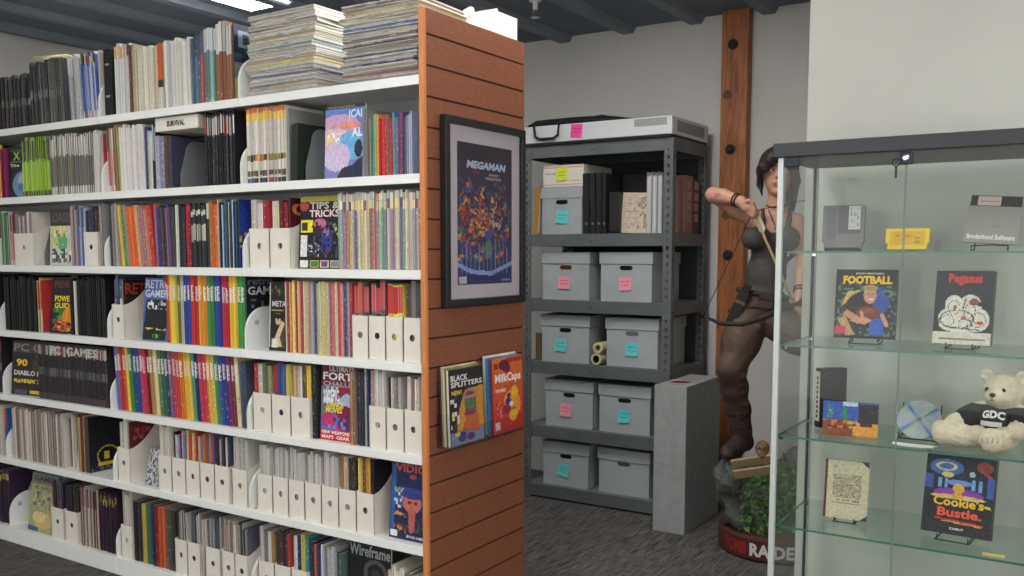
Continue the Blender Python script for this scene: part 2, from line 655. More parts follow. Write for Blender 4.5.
# strip lights on the ceiling
LAMPS = [(-3.93, 3.07), (-1.85, 3.15), (-1.5, 1.2), (-3.3, 0.9), (0.5, 1.5), (-1.3, -0.9), (1.6, -0.9)]  # the second is added out of view to brighten the rack
LNAME = ['over the white shelving near the back wall', 'added out of view to brighten the steel rack', 'ahead of the wood end panel', 'over the aisle before the shelving',
         'over the floor before the glass cabinet', 'behind the viewer on the shelving side', 'behind the viewer on the cabinet side']
for (x, y), ln in zip(LAMPS, LNAME):
    l = empty('ceiling_light', 'white strip light on the dark ceiling ' + ln, 'light', (x, y, CEIL - 0.002), group='ceiling strip lights')
    b = MB(); b.box((-0.165, -0.625, -0.012), (0.165, 0.625, 0.0)); b.build('housing', 'lampbody', l, bevel=0.003)
    b = MB(); b.box((-0.15, -0.61, -0.018), (0.15, 0.61, -0.0125)); b.build('diffuser', 'lamp', l)

sp = empty('sprinkler_head', 'small chrome sprinkler head under the dark ceiling', 'sprinkler', (-2.663, 4.407, CEIL))
b = MB(); b.lathe([(0.035, 0), (0.035, -0.006), (0.014, -0.010), (0.014, -0.045), (0.010, -0.05)], 14); b.build('pipe', 'lampbody', sp, smooth=True)
b = MB()
for s in (-1, 1):
    b.tube([(0, 0, -0.05), (s * 0.018, 0, -0.06), (s * 0.018, 0, -0.075), (0, 0, -0.088)], 0.003, 6)
b.build('frame_arm', 'chrome', sp)
b = MB(); b.lathe([(0.004, -0.086), (0.026, -0.09), (0.026, -0.093)], 14); b.build('deflector', 'chrome', sp)

# ------------------------------------------------------------------ white library shelving with a slatted wood end panel
SZ = [2.052, 1.727, 1.402, 1.082, 0.761, 0.438, 0.082]
BX = [-5.49, -4.60, -3.71, -2.82, -1.9365]
FY = 2.466
shv = empty('library_shelving', 'long white steel library shelving packed with magazines, ending in a slatted wood panel', 'shelving', (-3.7, 2.78, 0))
OX = Vector((3.7, -2.78, 0))


def shv_build(mb, name, mt, **k):
    mb.v = [tuple(Vector(p) + OX) for p in mb.v]
    return mb.build(name, mt, shv, **k)


for bi in range(4):
    xa, xb = BX[bi] + 0.001, BX[bi + 1] - 0.001
    for r, z in enumerate(SZ):
        b = MB()
        lip = 0.032 if r < 6 else z - 0.003
        b.prism([(FY, z), (FY, z - lip), (FY + 0.012, z - lip), (FY + 0.012, z - 0.02), (2.765, z - 0.02), (2.765, z)], xa, xb, 0)
        shv_build(b, 'shelf', 'shelf', bevel=0.002)
    b = MB(); b.box((xa, 2.768, 0.0), (xb, 2.780, 2.06)); shv_build(b, 'back_panel', 'back')
    b = MB()
    for z in SZ:
        b.box((xa, 2.80, z - 0.02), (xb, 3.10, z))
    shv_build(b, 'rear_shelf_bank', 'shelf')


def bracket_outline(y0, y1, h, r):
    P = [(y0, -0.02), (y1, -0.02), (y1, h)]
    for i in range(9):
        a = PI / 2 + PI / 2 * i / 8
        P.append((y0 + r + r * math.cos(a), h - r + r * math.sin(a)))
    return P


for bi in range(1, 4):
    for side in (0, 1):
        for r, z in enumerate(SZ):
            if bi == 3 and side == 1 and r == 0:
                continue
            x = BX[bi] + 0.002 if side == 0 else BX[bi + 1] - 0.006
            b = MB()
            b.prism([(p[0], p[1] + z) for p in bracket_outline(FY + 0.006, 2.764, 0.165, 0.10)], x, x + 0.004, 0)
            o = shv_build(b, 'shelf_bracket', 'shelf', bevel=0.001)
            b = MB()
            b.lathe([(0.011, 0.0), (0.011, 0.0012), (0.008, 0.0016), (0.006, 0.0004)], 12)
            b.v = [(x + 0.004 + p[2] + 3.7, FY + 0.06 + p[0] - 2.78, z + 0.105 + p[1]) for p in b.v] if side == 0 else \
                  [(x - p[2] + 3.7, FY + 0.06 + p[0] - 2.78, z + 0.105 + p[1]) for p in b.v]
            b.build('dimple', 'back', o)
for x in BX[:4]:
    b = MB(); b.box((x - 0.016, 2.7805, 0), (x + 0.016, 2.7995, 2.2)); shv_build(b, 'upright', 'shelf')
b = MB()
b.prism([(2.50, 0.1), (2.76, 0.1), (2.76, 0.40), (2.66, 0.40)], -4.606, -4.601, 0)
shv_build(b, 'base_divider', 'back')

PZ = 2.266
PX = -1.916
b = MB()
b.box((-1.935, 2.474, 0.0), (-1.923, 3.09, PZ), (255, 255, 255))
zs = [2.183 - 0.1014 * i for i in range(22)]
prev = PZ
for z in zs + [-0.02]:
    lo = max(0.0, z + 0.0035)
    if prev - lo > 0.01:
        b.prism([(2.474, lo), (3.09, lo), (3.09, prev), (2.474, prev)], -1.923, PX, 0)
    prev = z - 0.0035
ep = shv_build(b, 'end_panel', 'panelwood')
b = MB(); b.box((-1.9355, 2.458, 0.0), (-1.9155, 2.4735, PZ + 0.001)); 
b.v = [tuple(Vector(p) + OX) for p in b.v]
b.build('edge_band', 'edgewood', ep, bevel=0.001)
b = MB()
for z in zs:
    if z > 0:
        b.box((-1.9228, 2.4745, z - 0.0030), (-1.9205, 3.0895, z + 0.0030))
b.v = [tuple(Vector(p) + OX) for p in b.v]
b.build('slat_groove', mat('groove_dark', (58, 32, 24), 0.8), ep)

# ------------------------------------------------------------------ magazines
NAMES = {
    'black': (24, 24, 26), 'charcoal': (62, 62, 66), 'grey': (128, 128, 130), 'pale grey': (182, 182, 184), 'white': (232, 230, 226),
    'cream': (226, 214, 180), 'tan': (190, 156, 110), 'brown': (104, 68, 46), 'dark red': (120, 26, 34), 'red': (200, 40, 44),
    'orange': (236, 120, 48), 'yellow': (240, 200, 50), 'lime': (168, 208, 70), 'green': (52, 140, 66), 'dark green': (36, 78, 56),
    'teal': (50, 130, 136), 'pale blue': (150, 186, 220), 'blue': (46, 76, 166), 'navy': (28, 36, 84), 'purple': (108, 62, 128),
    'mauve': (176, 142, 172), 'pink': (226, 140, 160), 'peach': (236, 178, 146), 'mint': (160, 206, 178), 'olive': (130, 126, 60),
}


def cname(c):
    return min(NAMES, key=lambda k: sum((a - q) ** 2 * w for a, q, w in zip(NAMES[k], c, (0.9, 1.2, 0.8))))


ONES = ['', 'first', 'second', 'third', 'fourth', 'fifth', 'sixth', 'seventh', 'eighth', 'ninth', 'tenth', 'eleventh', 'twelfth', 'thirteenth',
        'fourteenth', 'fifteenth', 'sixteenth', 'seventeenth', 'eighteenth', 'nineteenth']


def ordw(n):
    if n < 20:
        return ONES[n]
    t = {2: ('twenty', 'twentieth'), 3: ('thirty', 'thirtieth'), 4: ('forty', 'fortieth'), 5: ('fifty', 'fiftieth')}[n // 10]
    return t[1] if n % 10 == 0 else t[0] + '-' + ONES[n % 10]


SHELF = ['top shelf', 'second shelf', 'third shelf', 'fourth shelf', 'fifth shelf', 'sixth shelf', 'bottom shelf']


def bay(x):
    return 'far bay' if x < -3.705 else 'middle bay' if x < -2.815 else 'panel bay'


W, K, DK = (230, 228, 222), (24, 24, 27), (44, 44, 48)
VIV = [(196, 36, 44), (236, 190, 40), (44, 110, 180), (230, 120, 40), (40, 130, 70), (150, 40, 90), (232, 226, 210), (28, 34, 80), (220, 80, 90), (24, 24, 28)]
STY = {
    'dark': dict(base=[(48, 47, 50), DK, (62, 60, 62), (80, 77, 78), (40, 41, 46), (100, 97, 94)], bands=[(0.43, 0.56, [(120, 118, 116), (90, 90, 92), (140, 138, 134)])],
                 txt=[(0.05, 0.42, [(170, 166, 160), (150, 50, 50), (90, 90, 96), (190, 186, 180)], 0.65), (0.6, 0.95, [(150, 150, 150), (90, 90, 96), (176, 172, 166)], 0.6)]),
    'black': dict(base=[(22, 22, 24), (27, 27, 30), (18, 18, 20), (32, 32, 35)], txt=[(0.47, 0.55, [(110, 108, 104), (80, 80, 82)], 0.5), (0.92, 0.99, [(120, 100, 90), (80, 76, 74)], 0.7), (0.02, 0.08, [(70, 70, 72)], 0.4)]),
    'white': dict(base=[W, (222, 220, 212), (236, 234, 230), (214, 212, 208), (228, 222, 206)], txt=[(0.1, 0.95, [(200, 190, 176), (170, 160, 150), (206, 170, 160), (186, 190, 200)], 0.35)]),
    'cream': dict(base=[(226, 220, 200), (232, 228, 214), (216, 206, 182), (234, 230, 222), (206, 196, 170)], txt=[(0.05, 0.95, [(196, 176, 140), (170, 150, 124), (214, 160, 120), (222, 214, 200)], 0.45)]),
    'bluegrey': dict(base=[(206, 78, 98), (96, 128, 150), (84, 110, 134), (214, 96, 110), (110, 150, 180)], bands=[(0.68, 1, [(92, 106, 124), (78, 92, 112)])], txt=[(0.1, 0.95, [(190, 196, 204), (60, 66, 84)], 0.2)]),
    'whitegreen': dict(base=[(112, 142, 132), (90, 122, 120), (150, 186, 196), (70, 124, 84)], bands=[(0.7, 1, [(222, 224, 220), (208, 212, 208)])], txt=[(0.02, 0.12, [W], 0.6)]),
    'whitebrown': dict(base=[(150, 92, 74), (132, 84, 70), (166, 110, 86), (120, 70, 64)], bands=[(0.62, 1, [(216, 214, 208), (226, 224, 218)])], txt=[(0.02, 0.14, [(60, 50, 50), W], 0.6)]),
    'lime': dict(base=[(160, 206, 66), (150, 196, 60), (178, 212, 84), (140, 190, 70), (190, 214, 90)], bands=[(0.62, 1, [(70, 70, 72), (96, 94, 92), (54, 54, 58)]), (0, 0.1, [(60, 60, 62), (86, 84, 80)])], txt=[(0.66, 0.95, [(150, 146, 140), (120, 100, 80)], 0.4), (0.15, 0.55, [(120, 160, 50), (206, 222, 120)], 0.2)]),
    'whiteolive': dict(base=[(128, 126, 112), (110, 108, 112), (140, 136, 110), (118, 116, 124)], bands=[(0.66, 1, [(224, 222, 214), (210, 206, 196)]), (0, 0.14, [(220, 216, 206), (204, 200, 190)])], txt=[(0.16, 0.6, [(176, 172, 70), (80, 78, 90), (150, 140, 90)], 0.45), (0.7, 0.96, [(180, 176, 168), (240, 238, 232)], 0.3)]),
    'whitered': dict(base=[(206, 170, 160), (180, 60, 60), (196, 110, 104), (216, 190, 180)], bands=[(0.66, 1, [(70, 66, 66), (206, 204, 200), (120, 116, 114)]), (0, 0.1, [(210, 206, 200)])], txt=[(0.15, 0.6, [(226, 220, 212), (150, 40, 44)], 0.3)]),
    'redtop': dict(base=[(44, 46, 50), (30, 30, 34), (70, 72, 74), (56, 46, 48)], bands=[(0.7, 0.95, [(196, 196, 190), (170, 60, 64), (150, 156, 152), (206, 200, 196)])], txt=[(0.08, 0.6, [(150, 130, 110), (96, 100, 104), (170, 60, 64), (200, 198, 190)], 0.3)]),
    'yellowtop': dict(base=[(214, 208, 192), (204, 198, 184), (222, 216, 202)], bands=[(0.93, 1, [(222, 110, 60), (228, 120, 70)]), (0.83, 0.93, [(240, 196, 50), (246, 206, 70)]), (0.30, 0.38, [(60, 58, 52), (222, 130, 50), (150, 140, 60)]), (0.10, 0.17, [(90, 86, 80), (110, 104, 98)]), (0, 0.07, [(190, 60, 50), (70, 90, 150), (60, 60, 62)])], txt=[(0.42, 0.78, [(170, 164, 148), (150, 144, 130), (232, 228, 216)], 0.55)]),
    'viv': dict(base=VIV, txt=[(0.1, 0.95, VIV, 0.3)]),
    'redviv': dict(base=[(206, 40, 50), (214, 56, 60), (60, 130, 170), (226, 150, 60), (190, 90, 120), (120, 80, 150), (200, 196, 190), (80, 130, 84), (222, 96, 84)], txt=[(0.05, 0.95, [(240, 200, 80), (230, 226, 220), (70, 40, 80), (206, 70, 60)], 0.25)]),
    'pastel': dict(base=[(176, 160, 156), (206, 150, 120), (140, 176, 150), (166, 130, 160), (206, 184, 110), (150, 150, 164), (110, 108, 140), (200, 126, 110), (120, 160, 130), (190, 176, 156), (220, 210, 190)],
                   bands=[(0.78, 0.9, [(232, 220, 170), (150, 100, 130), (236, 200, 110), (96, 90, 120), (226, 190, 180), (170, 210, 190)]), (0.9, 1, [(214, 200, 186), (200, 176, 160), (176, 200, 186)])],
                   txt=[(0.03, 0.76, [(236, 224, 206), (150, 110, 120), (120, 140, 130), (222, 140, 110), (190, 176, 180)], 0.4)]),
    'mixlight': dict(base=[(224, 206, 170), (214, 160, 90), (226, 190, 110), (170, 160, 170), (200, 70, 110), (226, 150, 130), (216, 200, 196), (170, 60, 70), (150, 180, 190), (230, 210, 130), (60, 80, 150), (190, 200, 170), (200, 60, 70)],
                     txt=[(0.05, 0.95, [(240, 226, 200), (180, 100, 70), (150, 130, 120), (230, 170, 90)], 0.35)]),
    'mixdark': dict(base=[(44, 44, 52), (70, 66, 70), (36, 40, 64), (100, 84, 84), (60, 70, 84), (90, 50, 60), (130, 124, 124), (52, 60, 62)], txt=[(0.05, 0.95, [(150, 140, 130), (90, 96, 130), (170, 90, 70), (196, 190, 180)], 0.35)]),
    'paper': dict(base=[(206, 200, 190), (190, 178, 164), (222, 216, 206), (150, 130, 120), (176, 160, 150), (130, 116, 112)], txt=[(0.05, 0.8, [(150, 110, 100), (224, 218, 206), (110, 96, 92), (180, 150, 130)], 0.45), (0.85, 0.96, [(170, 60, 60), (200, 196, 188)], 0.5)]),
    'pcgame': dict(base=[(30, 30, 34), (44, 36, 42), (26, 28, 40), (52, 40, 44)], bands=[(0.78, 0.95, [(196, 192, 184), (150, 60, 60), (60, 60, 66), (170, 166, 160)]), (0.42, 0.56, [(110, 108, 100), (80, 80, 80), (60, 62, 66)]), (0.0, 0.12, [(90, 60, 64), (70, 68, 70)])], txt=[(0.14, 0.4, [(120, 50, 60), (70, 70, 80), (140, 130, 120)], 0.35), (0.58, 0.76, [(80, 76, 80)], 0.3)]),
    'redfile': dict(base=[(60, 72, 96), (84, 110, 90), (100, 100, 106), (44, 60, 90), (150, 120, 70)], bands=[(0.62, 0.98, [(206, 52, 56), (222, 96, 96), (190, 50, 60), (196, 70, 80)])], txt=[(0.1, 0.6, [(60, 90, 150), (180, 176, 170), (120, 150, 90)], 0.4)]),
    'purpleyel': dict(base=[(54, 40, 60), (44, 34, 50), (66, 46, 62)], bands=[(0.82, 0.93, [(190, 160, 70), (150, 130, 70), (70, 50, 60)])], txt=[(0.1, 0.7, [(110, 84, 110), (90, 70, 80)], 0.25)]),
    'deep': dict(base=[(40, 42, 46), (60, 58, 60), (70, 60, 74), (206, 176, 70), (60, 120, 72), (46, 84, 116), (52, 50, 54), (150, 44, 44), (206, 92, 50), (216, 108, 64), (110, 84, 72), (90, 92, 88), (60, 60, 56)], seq=True, txt=[(0.06, 0.94, [(200, 196, 186), (110, 100, 96)], 0.2)]),
    'greytop': dict(base=[(150, 146, 142), (120, 124, 128), (170, 160, 150), (84, 96, 110), (60, 64, 70), (190, 186, 180)], txt=[(0.1, 0.95, [(110, 60, 60), (210, 206, 196), (80, 90, 110), (60, 60, 60)], 0.4)]),
}


def jit(c, a=9):
    d = rng.uniform(-a, a)
    g = 0.3 * c[0] + 0.55 * c[1] + 0.15 * c[2]
    c = [(v + (g - v) * 0.08) * 1.0 for v in c]
    return tuple(int(min(250, max(6, v + d + rng.uniform(-4, 4)))) for v in c)


_lastc = [None]


def spine_spec(sty, i, base=None):
    s = STY[sty] if isinstance(sty, str) else sty
    c = s['base'][i % len(s['base'])] if s.get('seq') else rng.choice(s['base'])
    tries = 0
    while not s.get('seq') and c == _lastc[0] and tries < 3:
        c = rng.choice(s['base']); tries += 1
    _lastc[0] = c
    c = jit(c)
    bands, z = [], 0.0
    for a, b_, cols in sorted(s.get('bands', []), key=lambda q: q[0]):
        a2 = min(1, max(z, a + rng.uniform(-0.012, 0.012) * (a > 0)))
        if a2 > z:
            bands.append((z, a2, c))
        bands.append((a2, b_, jit(rng.choice(cols))))
        z = b_
    if z < 1:
        bands.append((z, 1.0, c))
    cells = []
    for a, b_, cols in s.get('word', []):        # a word running down the spine
        q = a + rng.uniform(0, 0.03)
        ink = jit(rng.choice(cols))
        while q < b_:
            e = q + rng.uniform(0.014, 0.022)
            cells.append((q, e, 0.14, 0.5, ink))
            if rng.random() < 0.7:
                cells.append((q, q + 0.006, 0.5, 0.84, ink))
            if rng.random() < 0.6:
                cells.append((e - 0.006, e, 0.5, 0.84, ink))
            q = e + 0.005
    for a, b_, cols, dens in s.get('txt', []):
        q = a
        ink = rng.choice(cols)
        while q < b_:
            e = min(b_, q + rng.uniform(0.008, 0.035))
            if rng.random() < dens:
                u = rng.uniform(0.08, 0.6)
                k = jit(ink if rng.random() < 0.6 else rng.choice(cols))
                cells.append((q, e, u, min(0.94, u + rng.uniform(0.15, 0.4)), tuple(int(v * 0.5 + w_ * 0.5) for v, w_ in zip(k, c))))
            q = e + rng.uniform(0.003, 0.012)
    return c, bands, cells


PAGE = [(214, 208, 194), (224, 220, 210), (200, 192, 176)]


def mag_geo(mb, t, h, d, spec, m=None):
    """A magazine standing on its foot: spine towards -y with its printing, covers at both sides, page edges above and behind."""
    c, bands, cells = spec
    pg = rng.choice(PAGE)
    def P(x, y, z):
        p = Vector((x, y, z))
        return tuple(m @ p) if m is not None else tuple(p)
    e = 0.0009
    k = max(1, int(round(t / 0.0055)))
    shade = [rng.uniform(0.82, 1.10) for _ in range(k)]
    for a, b_, col in bands:
        for i in range(k):                      # thin columns, the shade of the gaps between them painted on
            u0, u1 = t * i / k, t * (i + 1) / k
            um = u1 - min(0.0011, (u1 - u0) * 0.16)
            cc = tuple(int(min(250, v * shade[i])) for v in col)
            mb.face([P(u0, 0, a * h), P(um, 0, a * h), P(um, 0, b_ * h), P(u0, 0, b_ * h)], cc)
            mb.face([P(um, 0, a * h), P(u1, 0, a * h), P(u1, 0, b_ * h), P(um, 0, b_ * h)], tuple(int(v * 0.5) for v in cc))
    for a, b_, u0, u1, col in cells:
        mb.face([P(u0 * t, -0.0003, a * h), P(u1 * t, -0.0003, a * h), P(u1 * t, -0.0003, b_ * h), P(u0 * t, -0.0003, b_ * h)], col)
    mb.face([P(0, d, 0), P(0, 0, 0), P(0, 0, h), P(0, d, h)], c)
    mb.face([P(t, 0, 0), P(t, d, 0), P(t, d, h), P(t, 0, h)], c)
    for x0, x1 in ((0, e), (t - e, t)):
        mb.face([P(x0, 0, h), P(x1, 0, h), P(x1, d, h), P(x0, d, h)], c)
        mb.face([P(x1, d, 0), P(x0, d, 0), P(x0, d, h), P(x1, d, h)], c)
    mb.face([P(e, 0, h), P(e, 0, h - 0.002), P(e, d, h - 0.002), P(e, d, h)], c)
    mb.face([P(t - e, 0, h - 0.002), P(t - e, 0, h), P(t - e, d, h), P(t - e, d, h - 0.002)], c)
    mb.face([P(e, 0.0, h - 0.002), P(t - e, 0.0, h - 0.002), P(t - e, d, h - 0.002), P(e, d, h - 0.002)], pg)
    mb.face([P(t - e, d - 0.002, 0), P(e, d - 0.002, 0), P(e, d - 0.002, h), P(t - e, d - 0.002, h)], pg)
    mb.face([P(0, d, 0), P(t, d, 0), P(t, 0, 0), P(0, 0, 0)], c)


STUFF = MB()
count = {}
n_ind = [0, 0]


def run(row, x0, x1, n, sty, h, lean=0.0, ind=True, d=0.205, front=2.487, colors=None, zoff=0.0, kind='magazine', hj=0.018, fj=0.008):
    """A row of magazines between two places on a shelf, leaning by LEAN degrees (top towards the far end when positive)."""
    a = math.radians(lean)
    if not ind:
        n *= 2
    step = (x1 - x0) / n
    for i in range(n):
        t = step * math.cos(a) - 0.0012
        hh = h + rng.uniform(-hj, hj * 0.4)
        s = sty if colors is None else dict(STY[sty] if isinstance(sty, str) else sty, base=[colors[i % len(colors)]], seq=True)
        spec = spine_spec(s, i)
        x = x0 + i * step
        y = front + rng.uniform(0, fj)
        if ind:
            mb = MB()
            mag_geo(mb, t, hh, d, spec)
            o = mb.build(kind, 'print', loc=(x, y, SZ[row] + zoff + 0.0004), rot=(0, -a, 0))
            k = (row, bay(x + step / 2), kind)
            count[k] = count.get(k, 0) + 1
            bigc = max(spec[1], key=lambda q: q[1] - q[0])[2]
            tag(o, '%s %s, %s toward the wood panel on the %s, %s' % (cname(bigc), kind, ordw(count[k]), SHELF[row], bay(x + step / 2)), kind,
                '%ss on the %s of the %s' % (kind, SHELF[row], bay(x + step / 2)))
            n_ind[0] += 1
        else:
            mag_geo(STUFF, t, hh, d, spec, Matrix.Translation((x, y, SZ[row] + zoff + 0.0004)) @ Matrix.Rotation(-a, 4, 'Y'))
            n_ind[1] += 1


def file_geo(w, hf=0.152, hb=0.262, d=0.245):
    """A card magazine file: low front with a round finger hole, high back, sides sweeping up between them."""
    mb = MB()
    t = 0.0025
    cx, cz, r = w / 2, 0.085, 0.012
    dirs = sorted([2 * PI * i / 16 for i in range(16)] + [math.atan2(zz - cz, xx - cx) % (2 * PI) for xx in (0, w) for zz in (0, hf)])
    outer, inner = [], []
    for a in dirs:
        dx, dz = math.cos(a), math.sin(a)
        ks = [((w if dx > 0 else 0) - cx) / dx] if abs(dx) > 1e-6 else []
        ks += [((hf if dz > 0 else 0) - cz) / dz] if abs(dz) > 1e-6 else []
        k = min(q for q in ks if q > 0)
        outer.append((cx + k * dx, cz + k * dz))
        inner.append((cx + r * dx, cz + r * dz))
    n = len(dirs)
    for y, rev in ((0, False), (t, True)):
        for i in range(n):
            j = (i + 1) % n
            q = [(*outer[i], 0), (*outer[j], 0), (*inner[j], 0), (*inner[i], 0)]
            q = [(p[0], y, p[1]) for p in q]
            mb.face(q[::-1] if rev else q)
    for i in range(n):
        j = (i + 1) % n
        mb.face([(inner[i][0], 0, inner[i][1]), (inner[j][0], 0, inner[j][1]), (inner[j][0], t, inner[j][1]), (inner[i][0], t, inner[i][1])])
    mb.face([(0, 0, hf), (w, 0, hf), (w, t, hf), (0, t, hf)])
    side = [(0, 0), (d, 0), (d, hb)] + [(0.15 * (1 - u / 7), hf + (hb - hf) * (1 - u / 7) ** 1.8) for u in range(8)]
    mb.prism(side, 0, t, 0)
    mb.prism(side, w - t, w, 0)
    mb.box((t, d - t, 0), (w - t, d, hb))
    mb.box((t, t, 0), (w - t, d - t, t))
    return mb


def mag_file(row, x0, x1, sty=None, n=4, h=0.27, ind=True, front=2.484, hf=0.152, colors=None, kind='magazine', fill=1.0, lean=0.0):
    w = x1 - x0 - 0.0015
    mb = file_geo(w, hf=hf)
    o = mb.build('magazine_file', 'card', loc=(x0, front, SZ[row] + 0.0004))
    k = (row, bay((x0 + x1) / 2), 'file')
    count[k] = count.get(k, 0) + 1
    tag(o, 'white card magazine file, %s file toward the wood panel on the %s, %s' % (ordw(count[k]), SHELF[row], bay((x0 + x1) / 2)), 'magazine file', 'white card magazine files')
    if sty:
        run(row, x0 + 0.0045, x0 + 0.0045 + (w - 0.009) * fill, n, sty, h, lean, ind, front=front + 0.006, d=0.2, zoff=0.003, colors=colors, kind=kind)
    return o


def bookend(x, row, label, h=0.2, d=0.14, front=2.52, mt='greybend'):
    o = empty('bookend', label, 'bookend', (x, front, SZ[row] + 0.0004), group='bookends')
    b = MB()
    P = [(0, 0), (d, 0), (d, h)] + [(0.03 + 0.05 * (1 - math.sin(a)), h - 0.05 + 0.05 * math.cos(a) - 0.0) for a in [PI / 2 * i / 5 for i in range(6)]] + [(0.0, 0.06)]
    b.prism(P, -0.0012, 0.0012, 0)
    b.build('upright_plate', mt, o)
    b = MB(); b.box((0.0013, 0.02, 0), (0.008, d, 0.0012)); b.build('foot_plate', mt, o)
    return o


def lettering(parent, items, y, name='cover_lettering', mt='print', w=1, h=1, x0=0, z0=0):
    for it in items:
        mb = MB()
        body, u0, v0, u1, v1, col = it[:6]
        kw = it[6] if len(it) > 6 else {}
        mb.text(body, x0 + u0 * w, z0 + v0 * h, x0 + u1 * w, z0 + v1 * h, y, col, bold=kw.get('bold', 0.025), slant=kw.get('slant', 0), arc=kw.get('arc', 0))
        mb.build(name, mt, parent)


def face_mag(name, label, cat, loc, w, h, t, ops, txt, tilt=6, yaw=0, nx=48, ny=64, spine=(60, 60, 60), back=(80, 80, 80), group=None):
    """A magazine or box shown cover out: page block, printed cover, lettering."""
    r = empty(name, label, cat, loc, (math.radians(-tilt), 0, math.radians(yaw)), group)
    b = MB()
    pg = (216, 210, 198)
    b.box((-w / 2 + 0.001, 0.0006, 0.001), (w / 2 - 0.001, t - 0.0006, h - 0.001), pg)
    b.build('page_block' if t < 0.014 else 'carton', 'matte', r)
    b = MB()
    art(b, w, h, 0, nx, ny, ops, -w / 2, 0)
    b.face([(-w / 2, t, 0), (-w / 2, 0, 0), (-w / 2, 0, h), (-w / 2, t, h)], spine)
    b.face([(w / 2, 0, 0), (w / 2, t, 0), (w / 2, t, h), (w / 2, 0, h)], spine if t > 0.014 else pg)
    b.face([(w / 2, t, 0), (-w / 2, t, 0), (-w / 2, t, h), (w / 2, t, h)], back)
    if t > 0.014:
        b.face([(-w / 2, 0, h), (w / 2, 0, h), (w / 2, t, h), (-w / 2, t, h)], spine)
        b.face([(-w / 2, t, 0), (w / 2, t, 0), (w / 2, 0, 0), (-w / 2, 0, 0)], spine)
    b.build('cover', 'print', r)
    if txt:
        lettering(r, txt, -0.0005, w=w, h=h, x0=-w / 2)
    return r


def shelf_face(row, x0, x1, h, label, ops, txt, tilt=5, yaw=0, y=2.5, t=0.007, **k):
    return face_mag('magazine', label, 'magazine', ((x0 + x1) / 2, y, SZ[row] + 0.0008 + t * math.sin(math.radians(tilt))), (x1 - x0) - 0.002, h, t, ops, txt, tilt, yaw, **k)


def cover_mag(row, x, w, h, label, ops, txt, y0=2.492, t=0.006, z=0.0, **k):
    """The last magazine of a row, its front cover turned towards the wood panel."""
    return face_mag('magazine', label, 'magazine', (x + t, y0 + w / 2, SZ[row] + 0.0006 + z), w, h, t, ops, txt, 0, 90, **k)


BK = [('bg', (24, 26, 34))]

# ---- top shelf
run(0, (-4.5558), (-4.2542), 17, 'dark', 0.245, ind=False)
run(0, (-4.2542), (-3.9892), 15, dict(STY['dark'], base=[(70, 70, 74), (96, 94, 92), (50, 52, 56), (120, 118, 112)]), 0.285, 2, ind=False)
o = empty('paper_sheaf', 'crumpled cream paper sheaf lying on top of the dark magazines on the top shelf', 'papers', ((-4.1315), 2.56, SZ[0] + 0.293))
b = MB()
for i in range(5):
    mm = Matrix.Rotation(0.12 * (i - 2), 4, 'Z')
    b.box((-0.10, -0.06, i * 0.004), (0.10, 0.08, i * 0.004 + 0.003), jit((222, 214, 180)), mm)
b.build('sheets', 'matte', o)
run(0, (-3.9544), (-3.8594), 4, dict(base=[(206, 204, 200), (150, 150, 152), (190, 190, 190), (216, 214, 208)], bands=[(0.72, 1, [(228, 228, 226), (214, 214, 212)])], txt=[(0.05, 0.4, [(60, 110, 180), (40, 44, 50)], 0.35)]), 0.285, 3, ind=False)
run(0, (-3.8444), (-3.7411), 6, dict(base=[(110, 140, 200), (80, 110, 180), (214, 216, 224), (150, 176, 216)], bands=[(0.84, 1, [(170, 60, 66), (40, 40, 46), (206, 190, 70)]), (0, 0.12, [(200, 80, 100), (210, 206, 200)])], txt=[(0.15, 0.8, [(230, 230, 230), (50, 70, 150), (200, 120, 70)], 0.4)]), 0.285, 3, ind=False)
run(0, (-3.7339), (-3.7194), 1, 'cream', 0.30, ind=False)
o = empty('ring_binder', 'black ring binder standing among white magazines on the top shelf', 'binder', ((-3.6869), 2.485, SZ[0] + 0.0004))
b = MB(); b.box((0, 0, 0), (0.054, 0.24, 0.285)); b.build('cover', 'blackm', o, bevel=0.003)
b = MB()
for z in (0.08, 0.215):
    b.box((0.014, -0.0015, z), (0.040, 0.0, z + 0.008), (170, 160, 140))
b.build('spine_rivet', 'matte', o)
run(0, (-3.6159), (-3.5153), 5, dict(base=[(226, 226, 222), (214, 216, 218), (232, 232, 230)], bands=[(0.82, 1, [(206, 96, 96), (150, 90, 150), (226, 190, 120), (214, 190, 190)])]), 0.295)
run(0, (-3.5153), (-3.4812), 2, 'cream', 0.30, colors=[(120, 84, 64), (196, 180, 150)])
run(0, (-3.4812), (-3.3220), 8, 'cream', 0.262)
run(0, (-3.3220), (-3.2865), 1, dict(base=[(222, 214, 196)], bands=[(0.45, 1, [(206, 84, 50)]), (0.33, 0.45, [(70, 54, 44)])]), 0.275)
run(0, (-3.2807), (-3.1203), 9, 'white', 0.27, 0.6)
run(0, (-3.1141), (-3.0386), 4, 'bluegrey', 0.275)
run(0, (-3.0386), (-2.9646), 4, 'whitegreen', 0.285)
run(0, (-2.9646), (-2.8723), 5, 'whitebrown', 0.30)
cover_mag(0, (-2.8706), 0.21, 0.292, 'dark blue magazine with big pale cover letters beside the newspapers, top shelf',
          [('bg', (44, 62, 84)), ('speck', 0, 0.3, 1, 0.9, [(70, 90, 110), (36, 50, 70)], 0.5, 4), ('rect', 0, 0, 1, 0.42, (206, 196, 70)), ('rect', 0, 0.3, 1, 0.5, (130, 130, 130))],
          [('DE', 0.10, 0.70, 0.95, 0.92, (150, 170, 186))])


